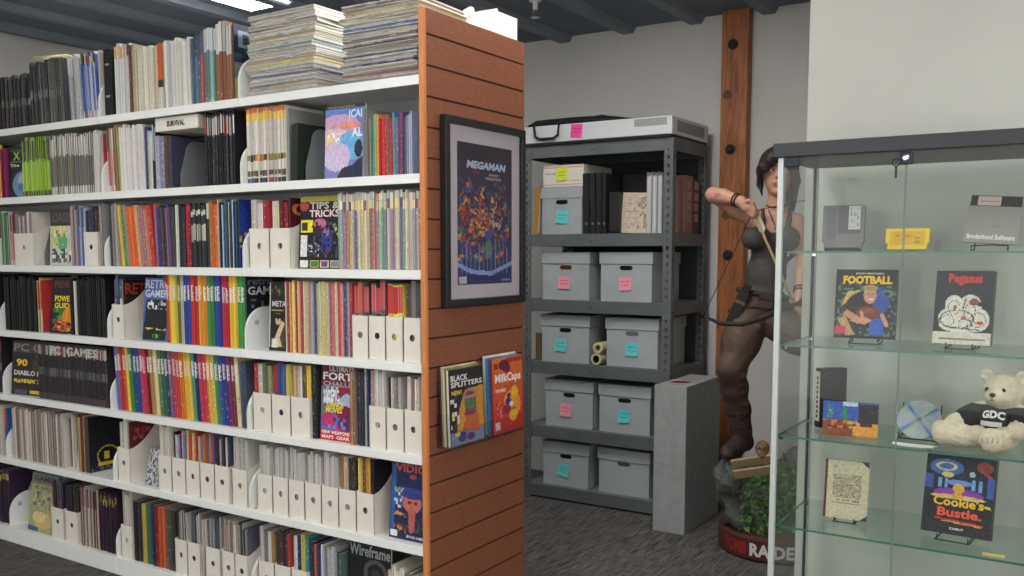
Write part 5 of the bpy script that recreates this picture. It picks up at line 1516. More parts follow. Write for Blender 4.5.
for i, (y, d_, h_, c_) in enumerate([(4.88, 0.11, 0.325, (150, 110, 100)), (4.995, 0.10, 0.31, (96, 74, 66))]):
    o = empty('storage_case', ['pink-brown storage case with printed labels seen through the side of the steel rack', 'dark brown storage case at the rear of the steel rack side'][i], 'case', (-2.0, y, LV[1] + 0.0006))
    b = MB(); b.box((-0.03, 0, 0), (0.03, d_, h_), c_); b.build('shell', 'matte', o, bevel=0.003)
    b = MB()
    for k in range(4):
        b.box((0.0303, 0.02, 0.07 + 0.06 * k), (0.0308, d_ - 0.02, 0.115 + 0.06 * k), jit((176, 130, 116)))
    b.build('label_strip', 'matte', o)
for i, (x, z, r_, c_) in enumerate([(-2.418, 0.034, 0.034, (196, 186, 140)), (-2.408, 0.100, 0.031, (206, 196, 150))]):
    o = empty('rolled_paper', ['cream paper roll with a dark core lying between two archive boxes', 'cream paper roll lying on top of the other roll between the boxes'][i], 'paper roll', (x, 4.685, LV[3] + 0.001 + z), (-PI / 2, 0, 0))
    b = MB()
    b.lathe([(r_ - 0.012, 0), (r_, 0), (r_, 0.36), (r_ - 0.012, 0.36)], 20, c_)
    b.f = b.f[:-2]; b.c = b.c[:-2]
    b.build('sheet', 'matte', o, smooth=False)
    b = MB()
    b.lathe([(r_ - 0.016, 0.003), (r_ - 0.012, 0.003), (r_ - 0.012, 0.357), (r_ - 0.016, 0.357)], 20, (40, 36, 32) if i == 0 else (170, 160, 120))
    b.f = b.f[:-2]; b.c = b.c[:-2]
    b.build('core', 'matte', o)
o = empty('wood_block', 'brown cardboard tube end at the side of the shelf with the paper rolls', 'tube', (-2.835, 4.75, LV[3] + 0.001))
b = MB(); b.lathe([(0.024, 0), (0.024, 0.16), (0.019, 0.16), (0.019, 0.10)], 16, (120, 92, 60)); b.build('tube_wall', 'matte', o)

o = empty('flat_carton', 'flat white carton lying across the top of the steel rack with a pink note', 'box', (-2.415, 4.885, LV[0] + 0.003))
b = MB(); b.box((-0.470, -0.265, 0.012), (0.470, 0.265, 0.108)); b.build('body', mat('flat_carton_white', (206, 208, 210), 0.7), o, bevel=0.004)
b = MB(); b.box((-0.462, -0.258, 0.0), (0.462, 0.258, 0.0118)); b.build('shade_strip', 'blackm', o)  # black strip standing in for the shade under the carton
b = MB(); b.box((0.25, -0.2660, 0.06), (0.44, -0.2652, 0.10), (150, 154, 152)); b.build('tape', 'matte', o)
b = MB(); b.box((0.4702, -0.20, 0.03), (0.4707, 0.2, 0.09), (150, 144, 142)); b.build('side_patch', 'matte', o)  # brownish grey patch on the side face
note(o, -0.105, -0.2655, 0.030, 'hot pink', 0.072, 0.05)
o = empty('instrument_case', 'long black soft case with a looped handle lying on the flat white carton', 'case', (-2.60, 4.80, LV[0] + 0.003 + 0.109))
F = Field((-0.36, -0.12, -0.01), (0.42, 0.12, 0.09), 0.008)
F.cap((-0.28, 0, 0.03), (0.15, 0, 0.028), 0.03, 0.028)
F.cap((0.15, 0, 0.028), (0.36, 0, 0.015), 0.028, 0.012)
F.ell((-0.05, 0, 0.028), (0.3, 0.09, 0.028))
F.keep(lambda X, Y, Z: -Z + 0 * X)
organic('shell', F, 'matte', (26, 26, 30), o)
b = MB()
b.tube([(-0.185, -0.09, 0.02), (-0.19, -0.165, 0.018), (-0.187, -0.200, 0.004), (-0.18, -0.197, -0.06), (-0.155, -0.198, -0.078), (-0.06, -0.198, -0.078), (-0.03, -0.197, -0.06), (-0.022, -0.200, 0.004), (-0.02, -0.165, 0.018), (-0.025, -0.09, 0.02)], 0.008, 8, (40, 42, 44))
b.build('handle', 'matte', o)

o = empty('tall_carton', 'tall grey carton on the carpet before the steel rack, pink note on its top', 'box', (-1.843, 4.66, 0.0005))
b = MB(); b.box((-0.09, -0.25, 0), (0.088, 0.25, 0.777)); b.build('body', 'carton', o, bevel=0.003)
b = MB(); b.box((-0.0902, -0.2508, 0.36), (0.0882, -0.2501, 0.3615), (126, 126, 126)); b.build('seam', 'matte', o)
note(o, 0.0, -0.12, 0.7785, 'pink', 0.09, 0.4, flat=True)

# ------------------------------------------------------------------ life-size statue of an archer on a rocky base
st = empty('archer_statue', 'life-size statue of a woman archer in grey vest and brown trousers on rocky ivy base', 'statue', (-1.295, 4.483, 0.0005), (0, 0, math.radians(17.46)))


def Q(r, t, z):
    return (r - 0.11, -t, z)


def torso(F, g=0.0, k=0.03):
    F.ell(Q(0.062, -0.005, 1.53), (0.118 + g, 0.080 + g, 0.125 + g), k)
    F.ell(Q(0.028, 0.0, 1.36), (0.088 + g, 0.066 + g, 0.13 + g), k)
    F.ell(Q(0.005, 0.0, 1.19), (0.120 + g, 0.093 + g, 0.105 + g), 0.04)
    F.ell(Q(-0.030, 0.064, 1.535), (0.060 + g, 0.050 + g, 0.056 + g), 0.02)
    F.ell(Q(0.118, 0.060, 1.525), (0.056 + g, 0.050 + g, 0.056 + g), 0.02)


F = Field((-0.42, -0.34, 1.0), (0.18, 0.20, 2.0), 0.0055)
torso(F)
F.cap(Q(-0.012, -0.005, 1.605), Q(0.155, -0.005, 1.595), 0.046, 0.046, 0.03)
F.cap(Q(0.068, -0.015, 1.60), Q(0.068, 0.005, 1.76), 0.046, 0.041, 0.03)
F.cap(Q(0.0, -0.02, 1.625), Q(0.068, -0.02, 1.68), 0.03, 0.035, 0.03)
F.cap(Q(0.14, -0.02, 1.62), Q(0.068, -0.02, 1.68), 0.03, 0.035, 0.03)
# head
F.ell(Q(0.068, 0.0, 1.865), (0.073, 0.090, 0.092), 0.02)
F.ell(Q(0.068, 0.030, 1.805), (0.057, 0.062, 0.066), 0.025)
F.ell(Q(0.068, 0.068, 1.752), (0.026, 0.024, 0.020), 0.02)
F.ell(Q(0.045, 0.085, 1.852), (0.017, 0.012, 0.011), 0.012, cut=True)
F.ell(Q(0.092, 0.085, 1.852), (0.017, 0.012, 0.011), 0.012, cut=True)
F.cap(Q(0.068, 0.086, 1.85), Q(0.068, 0.100, 1.822), 0.007, 0.011, 0.012)
F.ell(Q(0.068, 0.086, 1.792), (0.023, 0.011, 0.007), 0.006)
F.ell(Q(0.068, 0.085, 1.779), (0.019, 0.011, 0.008), 0.006)
F.ell(Q(-0.008, -0.005, 1.84), (0.008, 0.02, 0.028), 0.008)
F.ell(Q(0.144, -0.005, 1.84), (0.008, 0.02, 0.028), 0.008)
# drawing arm: shoulder, raised elbow, wrist back by the chest
F.chain([Q(-0.015, 0.0, 1.61), Q(-0.12, 0.03, 1.672), Q(-0.232, 0.062, 1.742)], [0.044, 0.041, 0.034], 0.03)
F.chain([Q(-0.232, 0.062, 1.742), Q(-0.18, 0.10, 1.73), Q(-0.098, 0.165, 1.702)], [0.034, 0.035, 0.024], 0.015)
F.cap(Q(-0.095, 0.167, 1.70), Q(-0.066, 0.185, 1.674), 0.024, 0.029, 0.015)
kn = [(-0.062, 0.208, 1.690), (-0.054, 0.212, 1.674), (-0.052, 0.210, 1.658), (-0.054, 0.204, 1.643)]
for i, (a, b_, c_) in enumerate(kn):
    L = (0.030, 0.034, 0.032, 0.025)[i]
    F.chain([Q(a - 0.008, b_ - 0.012, c_), Q(a + L * 0.6, b_ + 0.004, c_ - 0.012), Q(a + L, b_ - 0.016, c_ - 0.020), Q(a + L * 0.55, b_ - 0.030, c_ - 0.018)], [0.0105, 0.0088, 0.0082, 0.0072], 0.004)
F.chain([Q(-0.084, 0.190, 1.690), Q(-0.062, 0.215, 1.702), Q(-0.036, 0.214, 1.690)], [0.012, 0.010, 0.008], 0.006)
# bow arm: down and forward to the grip
F.chain([Q(0.158, 0.0, 1.60), Q(0.188, 0.022, 1.50), Q(0.197, 0.055, 1.415)], [0.043, 0.039, 0.033], 0.03)
F.chain([Q(0.197, 0.055, 1.415), Q(0.192, 0.095, 1.37), Q(0.180, 0.165, 1.275)], [0.033, 0.034, 0.023], 0.015)
F.cap(Q(0.180, 0.165, 1.272), Q(0.174, 0.190, 1.236), 0.024, 0.028, 0.015)
for i in range(4):
    q = 0.016 * i
    F.chain([Q(0.160 + q * 0.55, 0.200, 1.236 - q * 0.45), Q(0.150 + q * 0.55, 0.232, 1.226 - q * 0.5), Q(0.160 + q * 0.6, 0.242, 1.206 - q * 0.5), Q(0.176 + q * 0.5, 0.232, 1.198 - q * 0.4)],
            [0.0105, 0.0088, 0.0082, 0.0072], 0.004)
F.chain([Q(0.192, 0.185, 1.246), Q(0.206, 0.214, 1.236), Q(0.196, 0.236, 1.222)], [0.012, 0.010, 0.008], 0.006)


def skin(V):
    c = np.tile(np.array([186.0, 138.0, 116.0]), (len(V), 1))
    x, y, z = V[:, 0] + 0.11, -V[:, 1], V[:, 2]
    def spot(r, t, zz, a, b_, d, col, w=1.0):
        e = ((x - r) / a) ** 2 + ((y - t) / b_) ** 2 + ((z - zz) / d) ** 2
        k = (e < 1)[:, None] * w
        c[:] = c * (1 - k) + np.array(col) * k
    spot(0.068, 0.095, 1.7855, 0.024, 0.02, 0.0135, (156, 82, 76))
    for s in (0.045, 0.092):
        spot(s, 0.08, 1.852, 0.014, 0.02, 0.0065, (228, 222, 214))
        spot(s + 0.002, 0.08, 1.852, 0.006, 0.02, 0.0065, (50, 34, 26))
        spot(s, 0.08, 1.872, 0.02, 0.03, 0.005, (52, 36, 28))
    spot(-0.2, 0.08, 1.735, 0.03, 0.06, 0.02, (150, 100, 84), 0.7)
    spot(-0.14, 0.1, 1.70, 0.03, 0.06, 0.02, (160, 110, 92), 0.6)
    spot(0.02, 0.06, 1.62, 0.03, 0.06, 0.02, (150, 100, 84), 0.5)
    return c


organic('body', F, 'skin', skin, st)

F = Field((-0.20, -0.14, 1.55), (0.12, 0.16, 2.02), 0.006)
F.ell(Q(0.068, -0.014, 1.882), (0.090, 0.104, 0.094), 0.02)
F.ell(Q(0.070, 0.125, 1.795), (0.062, 0.098, 0.092), 0.012, cut=True)
F.keep(lambda X, Y, Z: np.minimum(1.80 - Z, 0.5) + np.where(-Y > -0.02, 0.0, -0.06) + 0 * X)
F.chain([Q(0.10, 0.075, 1.945), Q(0.045, 0.098, 1.915), Q(-0.004, 0.082, 1.868), Q(-0.018, 0.05, 1.80)], [0.024, 0.024, 0.020, 0.010], 0.015)
F.chain([Q(0.085, 0.085, 1.94), Q(0.03, 0.104, 1.895), Q(0.012, 0.096, 1.845)], [0.022, 0.018, 0.009], 0.015)
F.chain([Q(0.10, 0.075, 1.94), Q(0.135, 0.06, 1.885), Q(0.152, 0.03, 1.80), Q(0.148, 0.02, 1.70)], [0.026, 0.026, 0.020, 0.010], 0.015)
F.chain([Q(-0.012, 0.0, 1.86), Q(-0.012, 0.012, 1.79), Q(-0.002, 0.03, 1.735)], [0.022, 0.013, 0.005], 0.015)
F.chain([Q(0.08, -0.10, 1.90), Q(0.11, -0.125, 1.82), Q(0.13, -0.11, 1.70), Q(0.13, -0.09, 1.60)], [0.035, 0.036, 0.026, 0.010], 0.02)
F.rough(0.0016, 160, 5)
organic('hair', F, 'cloth', (40, 30, 28), st)

F = Field((-0.34, -0.20, 1.15), (0.18, 0.20, 1.72), 0.0055)
torso(F, 0.006)
F.keep(lambda X, Y, Z: np.maximum(Z - 1.582 + 0 * X, 1.235 + 0.03 * np.sin(X * 30) - Z))
F.ell(Q(0.058, 0.10, 1.640), (0.060, 0.09, 0.088), 0.008, cut=True)
F.ell(Q(-0.105, 0.0, 1.62), (0.055, 0.12, 0.10), 0.008, cut=True)
F.ell(Q(0.225, 0.0, 1.62), (0.055, 0.12, 0.10), 0.008, cut=True)
for x in (0.004, 0.125):
    F.chain([Q(x - 0.006, 0.078, 1.57), Q(x, 0.055, 1.62), Q(x, 0.0, 1.664), Q(x, -0.06, 1.62), Q(x, -0.08, 1.55)], [0.014, 0.012, 0.012, 0.012, 0.014], 0.008)
F.rough(0.0012, 70, 3)
organic('tank_top', F, 'cloth', (70, 67, 65), st)

F = Field((-0.38, -0.30, 0.56), (0.32, 0.2, 1.32), 0.0065)
F.ell(Q(0.005, 0.0, 1.19), (0.128, 0.100, 0.095), 0.03)
F.ell(Q(0.01, 0.0, 1.25), (0.112, 0.088, 0.05), 0.02)
F.chain([Q(-0.045, 0.015, 1.15), Q(-0.085, 0.09, 1.03), Q(-0.122, 0.155, 0.915)], [0.100, 0.090, 0.068], 0.03)
F.chain([Q(-0.122, 0.155, 0.915), Q(-0.108, 0.09, 0.80), Q(-0.095, 0.05, 0.70), Q(-0.085, 0.03, 0.60)], [0.066, 0.064, 0.055, 0.05], 0.02)
F.chain([Q(0.075, 0.0, 1.14), Q(0.18, 0.08, 1.07), Q(0.30, 0.13, 1.01)], [0.100, 0.09, 0.068], 0.03)
F.chain([Q(0.30, 0.13, 1.01), Q(0.305, 0.05, 0.86), Q(0.31, 0.0, 0.70)], [0.066, 0.062, 0.05], 0.02)
for r_, t_, z_ in ((-0.13, 0.14, 0.885), (-0.12, 0.12, 0.84), (-0.10, 0.06, 0.74), (-0.075, 0.10, 1.06), (-0.05, 0.09, 1.12)):
    F.cap(Q(r_ - 0.06, t_ + 0.03, z_ + 0.01), Q(r_ + 0.055, t_ + 0.045, z_ - 0.012), 0.010, 0.008, 0.02)
F.keep(lambda X, Y, Z: np.maximum(Z - 1.275, 0.60 - Z) + 0 * X)
F.rough(0.0022, 45, 8)


def cloth_tint(V):
    c = np.tile(np.array([82.0, 63.0, 52.0]), (len(V), 1))
    k = (V[:, 2] < 0.86)[:, None]
    return np.where(k, np.array([74.0, 54.0, 46.0]), c)


organic('trousers', F, 'cloth', cloth_tint, st)

for nm, L in (('boot', [(-0.09, 0.045, 0.69), (-0.078, 0.02, 0.59), (-0.062, 0.0, 0.525), (-0.10, 0.08, 0.505), (-0.135, 0.155, 0.497)]),
              ('boot', [(0.31, 0.0, 0.74), (0.312, -0.015, 0.64), (0.314, -0.03, 0.565), (0.312, 0.05, 0.545), (0.31, 0.11, 0.538)])):
    P = np.array([Q(*p) for p in L])
    F = Field(P.min(0) - 0.12, P.max(0) + 0.12, 0.0065)
    F.chain([tuple(p) for p in P[:3]], [0.058, 0.052, 0.046], 0.015)
    F.chain([tuple(p) for p in P[2:]], [0.044, 0.043, 0.036], 0.02)
    F.chain([tuple(P[0] + (0, 0, 0.0)), tuple(P[0] + (0, 0, 0.012))], [0.064, 0.062], 0.006)
    zb = P[4][2] - 0.033
    F.keep(lambda X, Y, Z: zb - Z + 0 * X)
    F.rough(0.002, 60, 2)
    bt = organic(nm, F, 'cloth', (58, 44, 38), st)
    b = MB()
    for i in range(5):
        f = i / 4
        p = P[0] * (1 - f) + P[2] * f
        b.tube([(p[0] - 0.03, p[1] - 0.05, p[2]), (p[0], p[1] - 0.058, p[2] - 0.006), (p[0] + 0.03, p[1] - 0.05, p[2])], 0.004, 6, (40, 32, 28))
    b.build('boot_lace', 'matte', bt)

b = MB()
ring = [Q(0.012 + 0.117 * math.cos(a), 0.094 * math.sin(a), 1.262 - 0.02 * math.cos(a)) for a in [2 * PI * i / 24 for i in range(25)]]
b.tube(ring, 0.013, 8, (60, 42, 34))
b.build('belt', 'matte', st, smooth=True)
b = MB()
ring = [Q(-0.012 + 0.132 * math.cos(a), 0.106 * math.sin(a), 1.205 + 0.03 * math.cos(a)) for a in [2 * PI * i / 24 for i in range(25)]]
b.tube(ring, 0.010, 8, (50, 38, 32))
b.build('belt', 'matte', st, smooth=True)
b = MB()
mm = Matrix.Translation(Q(-0.104, 0.105, 1.195)) @ Matrix.Rotation(math.radians(22), 4, 'Y')
b.box((-0.026, -0.018, -0.085), (0.026, 0.018, 0.085), (44, 36, 34), mm)
b.box((-0.028, -0.021, 0.02), (0.028, 0.021, 0.04), (96, 84, 76), mm)
b.box((-0.018, -0.014, 0.085), (0.022, 0.014, 0.125), (36, 34, 36), mm)
b.build('holster', 'matte', st, bevel=0.005)
b = MB()
mm = Matrix.Translation(Q(0.03, 0.098, 1.235)) @ Matrix.Rotation(math.radians(8), 4, 'Y')
b.box((-0.035, -0.02, -0.04), (0.035, 0.012, 0.03), (70, 56, 46), mm)
b.box((-0.036, -0.024, 0.0), (0.036, 0.012, 0.032), (60, 46, 38), mm)
b.build('belt_pouch', 'matte', st, bevel=0.004)
for k, (p, ra) in enumerate(((Q(-0.122, 0.146, 1.711), 0.030), (Q(-0.110, 0.156, 1.706), 0.029), (Q(0.184, 0.15, 1.294), 0.030), (Q(0.181, 0.160, 1.28), 0.029))):
    d = (Vector(Q(-0.098, 0.165, 1.702)) - Vector(Q(-0.18, 0.10, 1.73))).normalized() if k < 2 else (Vector(Q(0.18, 0.165, 1.275)) - Vector(Q(0.192, 0.095, 1.37))).normalized()
    a = d.cross(Vector((0, 0, 1))).normalized()
    c = d.cross(a)
    b = MB()
    b.tube([Vector(p) + (a * math.cos(q) + c * math.sin(q)) * ra for q in [2 * PI * i / 16 for i in range(17)]], 0.0045, 6, (66, 40, 32))
    b.build('wrist_wrap', 'matte', st)
b = MB()
b.tube([Q(0.068 + 0.047 * math.cos(a), 0.0 + 0.048 * math.sin(a), 1.69 - 0.012 * math.sin(a)) for a in [2 * PI * i / 20 for i in range(21)]], 0.0028, 6, (40, 30, 26))
b.tube([Q(0.03, 0.055, 1.665), Q(0.05, 0.082, 1.61), Q(0.065, 0.09, 1.585), Q(0.085, 0.082, 1.61), Q(0.105, 0.055, 1.665)], 0.0025, 6, (50, 40, 34))
b.ball(Q(0.065, 0.096, 1.578), (0.008, 0.005, 0.012), (96, 130, 110), 8, 6)
b.build('necklace', 'matte', st)
b = MB()
b.tube([Q(0.172, 0.222, 1.222), Q(0.11, 0.262, 1.208), Q(0.02, 0.29, 1.165), Q(-0.08, 0.292, 1.132), Q(-0.18, 0.26, 1.132), Q(-0.258, 0.205, 1.163)], [0.015, 0.014, 0.013, 0.012, 0.010, 0.007], 8, (46, 36, 32))
b.tube([Q(0.172, 0.222, 1.222), Q(0.22, 0.19, 1.27), Q(0.29, 0.13, 1.36), Q(0.34, 0.07, 1.48), Q(0.37, 0.02, 1.62), Q(0.385, 0.0, 1.75)], [0.015, 0.014, 0.013, 0.012, 0.010, 0.007], 8, (46, 36, 32))
bow = b.build('bow', 'matte', st, smooth=True)
b = MB()
b.tube([Q(-0.258, 0.205, 1.163), Q(-0.040, 0.19, 1.655), Q(0.385, 0.0, 1.75)], 0.0022, 6, (30, 28, 28))
b.build('bow_string', 'matte', bow)
b = MB()
for f in (0.0, 1.0):
    e = Vector(Q(-0.258, 0.205, 1.163)); b.ball(e, 0.012, (30, 26, 26), 8, 6)
b.build('tip_knob', 'matte', bow)
b = MB()
b.tube([Q(-0.044, 0.19, 1.662), Q(0.196, 0.238, 1.128)], 0.0060, 8, (176, 146, 112))
arw = b.build('arrow', 'matte', st, smooth=True)
b = MB()
dr = (Vector(Q(0.196, 0.238, 1.128)) - Vector(Q(-0.044, 0.19, 1.662))).normalized()
p0 = Vector(Q(-0.044, 0.19, 1.662)) + dr * 0.03
for k in range(3):
    a = dr.cross(Vector((0, 1, 0))).normalized()
    n_ = (Matrix.Rotation(2 * PI * k / 3, 3, dr) @ a)
    b.prism([(0, 0), (0.01, 0.016), (0.075, 0.016), (0.09, 0)], -0.0008, 0.0008, 1, (200, 186, 160))
    q = len(b.v) - 8
    for j in range(q, len(b.v)):
        v = b.v[j]
        b.v[j] = tuple(p0 + dr * v[0] + n_ * (0.005 + v[2]) + dr.cross(n_) * v[1])
b.build('fletching', 'matte', arw)

b = MB()
b.lathe([(0.27, 0.0), (0.286, 0.012), (0.286, 0.105), (0.275, 0.12), (0.20, 0.13)], 56, (74, 34, 30))
base = b.build('plinth', 'matte', st, smooth=False)


def ring_text(body, a0, a1, z0, z1, col, rad=0.2868):
    v, f = text_geo(body, 0.04)
    mb = MB()
    V = []
    for x, z in v:
        a = a0 + (a1 - a0) * x
        V.append((rad * math.sin(a), -rad * math.cos(a), z0 + (z1 - z0) * z))
    mb.grid(V, f, col)
    return mb


R_ = math.radians
ring_text('TOMB', R_(-60), R_(-30), 0.028, 0.092, (150, 28, 30)).build('plinth_lettering', 'matte', base)
ring_text('RAIDER', R_(-27), R_(25), 0.028, 0.090, (206, 204, 200)).build('plinth_lettering', 'matte', base)

F = Field((-0.38, -0.33, 0.08), (0.32, 0.32, 0.60), 0.017)
for c_, r_ in ((Q(-0.105, 0.09, 0.365), (0.095, 0.115, 0.105)), (Q(-0.10, 0.03, 0.27), (0.085, 0.12, 0.10)), (Q(0.06, 0.07, 0.26), (0.15, 0.15, 0.17)), (Q(0.24, -0.02, 0.34), (0.12, 0.15, 0.19)), (Q(0.07, 0.03, 0.15), (0.20, 0.19, 0.07)), (Q(-0.05, 0.12, 0.17), (0.09, 0.08, 0.06)), (Q(0.29, 0.02, 0.42), (0.09, 0.14, 0.09))):
    F.ell(c_, r_, 0.02)
F.rough(0.014, 30, 12)
F.keep(lambda X, Y, Z: np.maximum(0.118 - Z, Z - 0.505) + 0 * X + 0 * Y)
rock = organic('rock', F, 'rock', (78, 82, 78), st)
rock.data.polygons.foreach_set('use_smooth', [False] * len(rock.data.polygons))
RV = np.array([v.co[:] for v in rock.data.vertices])
r = np.random.RandomState(5)
b = MB()
cand = RV[(RV[:, 1] < 0.02) & (RV[:, 0] > -0.19) & (RV[:, 2] < 0.47) & (RV[:, 2] > 0.13)]
cand = cand[(cand[:, 0] > -0.185 + (cand[:, 2] - 0.13) * 0.12)]
for i in range(1000):
    p = cand[r.randint(len(cand))] + np.array([0, -0.012, 0]) + r.randn(3) * 0.008
    s = r.uniform(0.009, 0.019)
    mm = Matrix.Translation(Vector(p)) @ Matrix.Rotation(r.uniform(0, 6.28), 4, 'Y') @ Matrix.Rotation(r.uniform(-0.9, 0.9), 4, 'X') @ Matrix.Rotation(r.uniform(-0.9, 0.9), 4, 'Z')
    col = [(62, 98, 44), (84, 122, 56), (46, 74, 38), (100, 136, 70)][r.randint(4)]
    L = [(0, 0, -s), (s * 0.8, -0.2 * s, -0.35 * s), (s * 0.45, 0, 0.2 * s), (0, 0.15 * s, s * 1.1), (-s * 0.45, 0, 0.2 * s), (-s * 0.8, -0.2 * s, -0.35 * s)]
    b.face([tuple(mm @ Vector(q)) for q in L], col)
for i in range(9):
    p = cand[r.randint(len(cand))]
    path = [tuple(p + np.array([0.02 * math.sin(k * 1.3 + i), -0.012, -0.03 * k])) for k in range(5)]
    b.tube([q for q in path if q[2] > 0.1] or path[:2], 0.003, 5, (70, 60, 44))
b.build('ivy_foliage', 'matte', st)
for k, (r0, z0, a_) in enumerate(((-0.02, 0.474, -12), (-0.008, 0.431, -12))):
    b = MB()
    mm = Matrix.Translation(Q(r0, 0.215 + 0.03 * k, z0)) @ Matrix.Rotation(R_(a_), 4, 'Y') @ Matrix.Rotation(R_(28), 4, 'X')
    b.box((-0.095, -0.007, -0.0245), (0.105, 0.007, 0.0245), (158, 136, 104), mm)
    pl = b.build('plank', 'rock', st, bevel=0.003)
F = Field(Q(-0.05, 0.30, 0.44), Q(0.10, 0.08, 0.62), 0.005)
F.lo = np.array(Q(-0.05, 0.30, 0.44)); 
F.ell(Q(0.028, 0.185, 0.535), (0.033, 0.042, 0.036), 0.01)
F.ell(Q(0.028, 0.215, 0.508), (0.022, 0.022, 0.022), 0.012)
for s in (0.014, 0.042):
    F.ell(Q(s, 0.228, 0.532), (0.009, 0.016, 0.010), 0.004, cut=True)
F.ell(Q(0.028, 0.238, 0.515), (0.004, 0.010, 0.007), 0.003, cut=True)
organic('skull', F, 'rock', (110, 86, 62), st)

# ------------------------------------------------------------------ glass display cabinet
CX0, CX1, CY0, CY1, CH = -0.806, -0.110, 2.700, 3.100, 1.736
cab = empty('display_cabinet', 'glass display cabinet with a dark top and glass shelves standing before the white wall', 'cabinet', ((CX0 + CX1) / 2, (CY0 + CY1) / 2, 0))
CO = Vector((-(CX0 + CX1) / 2, -(CY0 + CY1) / 2, 0))


def cbox(name, lo, hi, mt, parent=None, bevel=0.0, mb=None):
    b = mb or MB()
    b.box(tuple(Vector(lo) + CO), tuple(Vector(hi) + CO))
    return b.build(name, mt, parent or cab, bevel=bevel)


cbox('top', (CX0 - 0.012, CY0 - 0.012, CH), (CX1 + 0.012, CY1 + 0.012, CH + 0.040), 'darktop', bevel=0.002)
cbox('plinth', (CX0, CY0, 0.001), (CX1, CY1, 0.11), 'darktop', bevel=0.002)
for x in (CX0, CX1 - 0.016):
    for y in (CY0, CY1 - 0.016):
        p = cbox('corner_post', (x, y, 0.111), (x + 0.016, y + 0.016, CH - 0.001), 'alu', bevel=0.001)
        yy = y + 0.0163 if y == CY0 else y - 0.0063
        cbox('seal', (x + 0.004, yy, 0.112), (x + 0.012, yy + 0.006, CH - 0.002), 'darktop', p)
for x in (CX0 + 0.006, CX1 - 0.010):
    cbox('side_pane', (x, CY0 + 0.023, 0.111), (x + 0.004, CY1 - 0.023, CH - 0.001), 'glass')
cbox('back_pane', (CX0 + 0.017, CY1 - 0.010, 0.111), (CX1 - 0.017, CY1 - 0.006, CH - 0.001), 'glass')
mid = -0.458
for k, (a, c) in enumerate(((CX0 + 0.018, mid - 0.0015), (mid + 0.0015, CX1 - 0.018))):
    d = cbox('door', (a, CY0 + 0.002, 0.115), (c, CY0 + 0.007, CH - 0.003), 'glass')
    e = c if k == 0 else a
    cbox('door_edge', (e - 0.0007, CY0 + 0.0015, 0.115), (e + 0.0007, CY0 + 0.0075, CH - 0.003), mat('door_edge_glass', (120, 134, 130), 0.3), d)
    hx = CX0 + 0.020 if k == 0 else CX1 - 0.060
    cbox('hinge', (hx, CY0 - 0.004, CH - 0.028), (hx + 0.040, CY0 + 0.0015, CH - 0.006), mat('hinge_dark', (36, 40, 60), 0.35, metal=0.5), d, 0.001)
CS = [1.466, 1.190, 0.916, 0.640, 0.365]
for z in CS:
    s = cbox('glass_shelf', (CX0 + 0.012, CY0 + 0.030, z - 0.006), (CX1 - 0.012, CY1 - 0.012, z), 'shelfglass')
    cbox('front_edge', (CX0 + 0.012, CY0 + 0.0285, z - 0.006), (CX1 - 0.012, CY0 + 0.0299, z), 'glassedge', s)
    cbox('side_edge', (CX0 + 0.0108, CY0 + 0.030, z - 0.006), (CX0 + 0.0119, CY1 - 0.012, z), 'glassedge', s)
    for y in (CY0 + 0.045, CY1 - 0.04):
        cbox('shelf_peg', (CX0 + 0.0105, y, z - 0.016), (CX0 + 0.024, y + 0.010, z - 0.0065), 'chrome', cab, 0.001)
lk = cbox('lock', (mid - 0.016, CY0 - 0.010, CH - 0.038), (mid + 0.018, CY0 + 0.0012, CH - 0.004), mat('lock_dark', (40, 44, 66), 0.3, metal=0.4), bevel=0.003)
b = MB(); b.lathe([(0.009, 0), (0.009, 0.006), (0.006, 0.008)], 14); b.build('lock_barrel', 'chrome', lk, loc=tuple(Vector((mid, CY0 - 0.0105, CH - 0.021)) + CO), rot=(PI / 2, 0, 0))
b = MB()
b.tube([(0.010 * math.cos(a), 0, 0.010 * math.sin(a)) for a in [2 * PI * i / 14 for i in range(15)]], 0.0018, 6)
b.box((-0.003, -0.001, -0.042), (0.003, 0.001, -0.010))
b.build('key', 'black', lk, loc=tuple(Vector((mid - 0.022, CY0 - 0.018, CH - 0.032)) + CO))


def easel(x, y, z, w, label, tilt=9, lift=0.024, mt='blackm', yaw=0, fy=-0.034):
    o = empty('wire_easel', label, 'easel', (x, y, z + 0.0005), (0, 0, R_(yaw)), 'small wire easels in the cabinet')
    b = MB()
    r_ = 0.0018
    tt = math.tan(R_(tilt))
    for s in (-1, 1):
        b.tube([(s * w / 2, fy, lift + 0.010), (s * w / 2, fy, lift - 0.003), (s * w / 2, 0.004, lift - 0.003), (s * w / 2, 0.004 + 0.09 * tt, lift + 0.09)], r_, 6)
        b.tube([(s * w / 2, fy + 0.004, lift - 0.003), (s * w * 0.55, fy - 0.002, 0.002), (s * w * 0.55, 0.05, 0.002), (s * w / 2, 0.004 + 0.05 * tt, lift + 0.05)], r_, 6)
    b.tube([(-w / 2, 0.004 + 0.09 * tt, lift + 0.09), (w / 2, 0.004 + 0.09 * tt, lift + 0.09)], r_, 6)
    b.tube([(-w * 0.55, fy - 0.002, 0.002), (w * 0.55, fy - 0.002, 0.002)], r_, 6)
    b.build('wire', mt, o)
    return o


def shown(name, label, cat, x, y, z, w, h, t, ops, txt, tilt=9, yaw=0, lift=0.013, ew=None, elabel=None, **k):
    if elabel:
        easel(x, y, z, ew or w * 0.45, elabel, tilt, lift, yaw=yaw, fy=-t - 0.014)
    return face_mag(name, label, cat, (x, y - t - 0.003 if elabel else y, z + (lift + 0.002 + t * math.sin(R_(tilt)) if elabel else 0.0008 + t * math.sin(R_(tilt)))), w, h, t, ops, txt, tilt, yaw, **k)


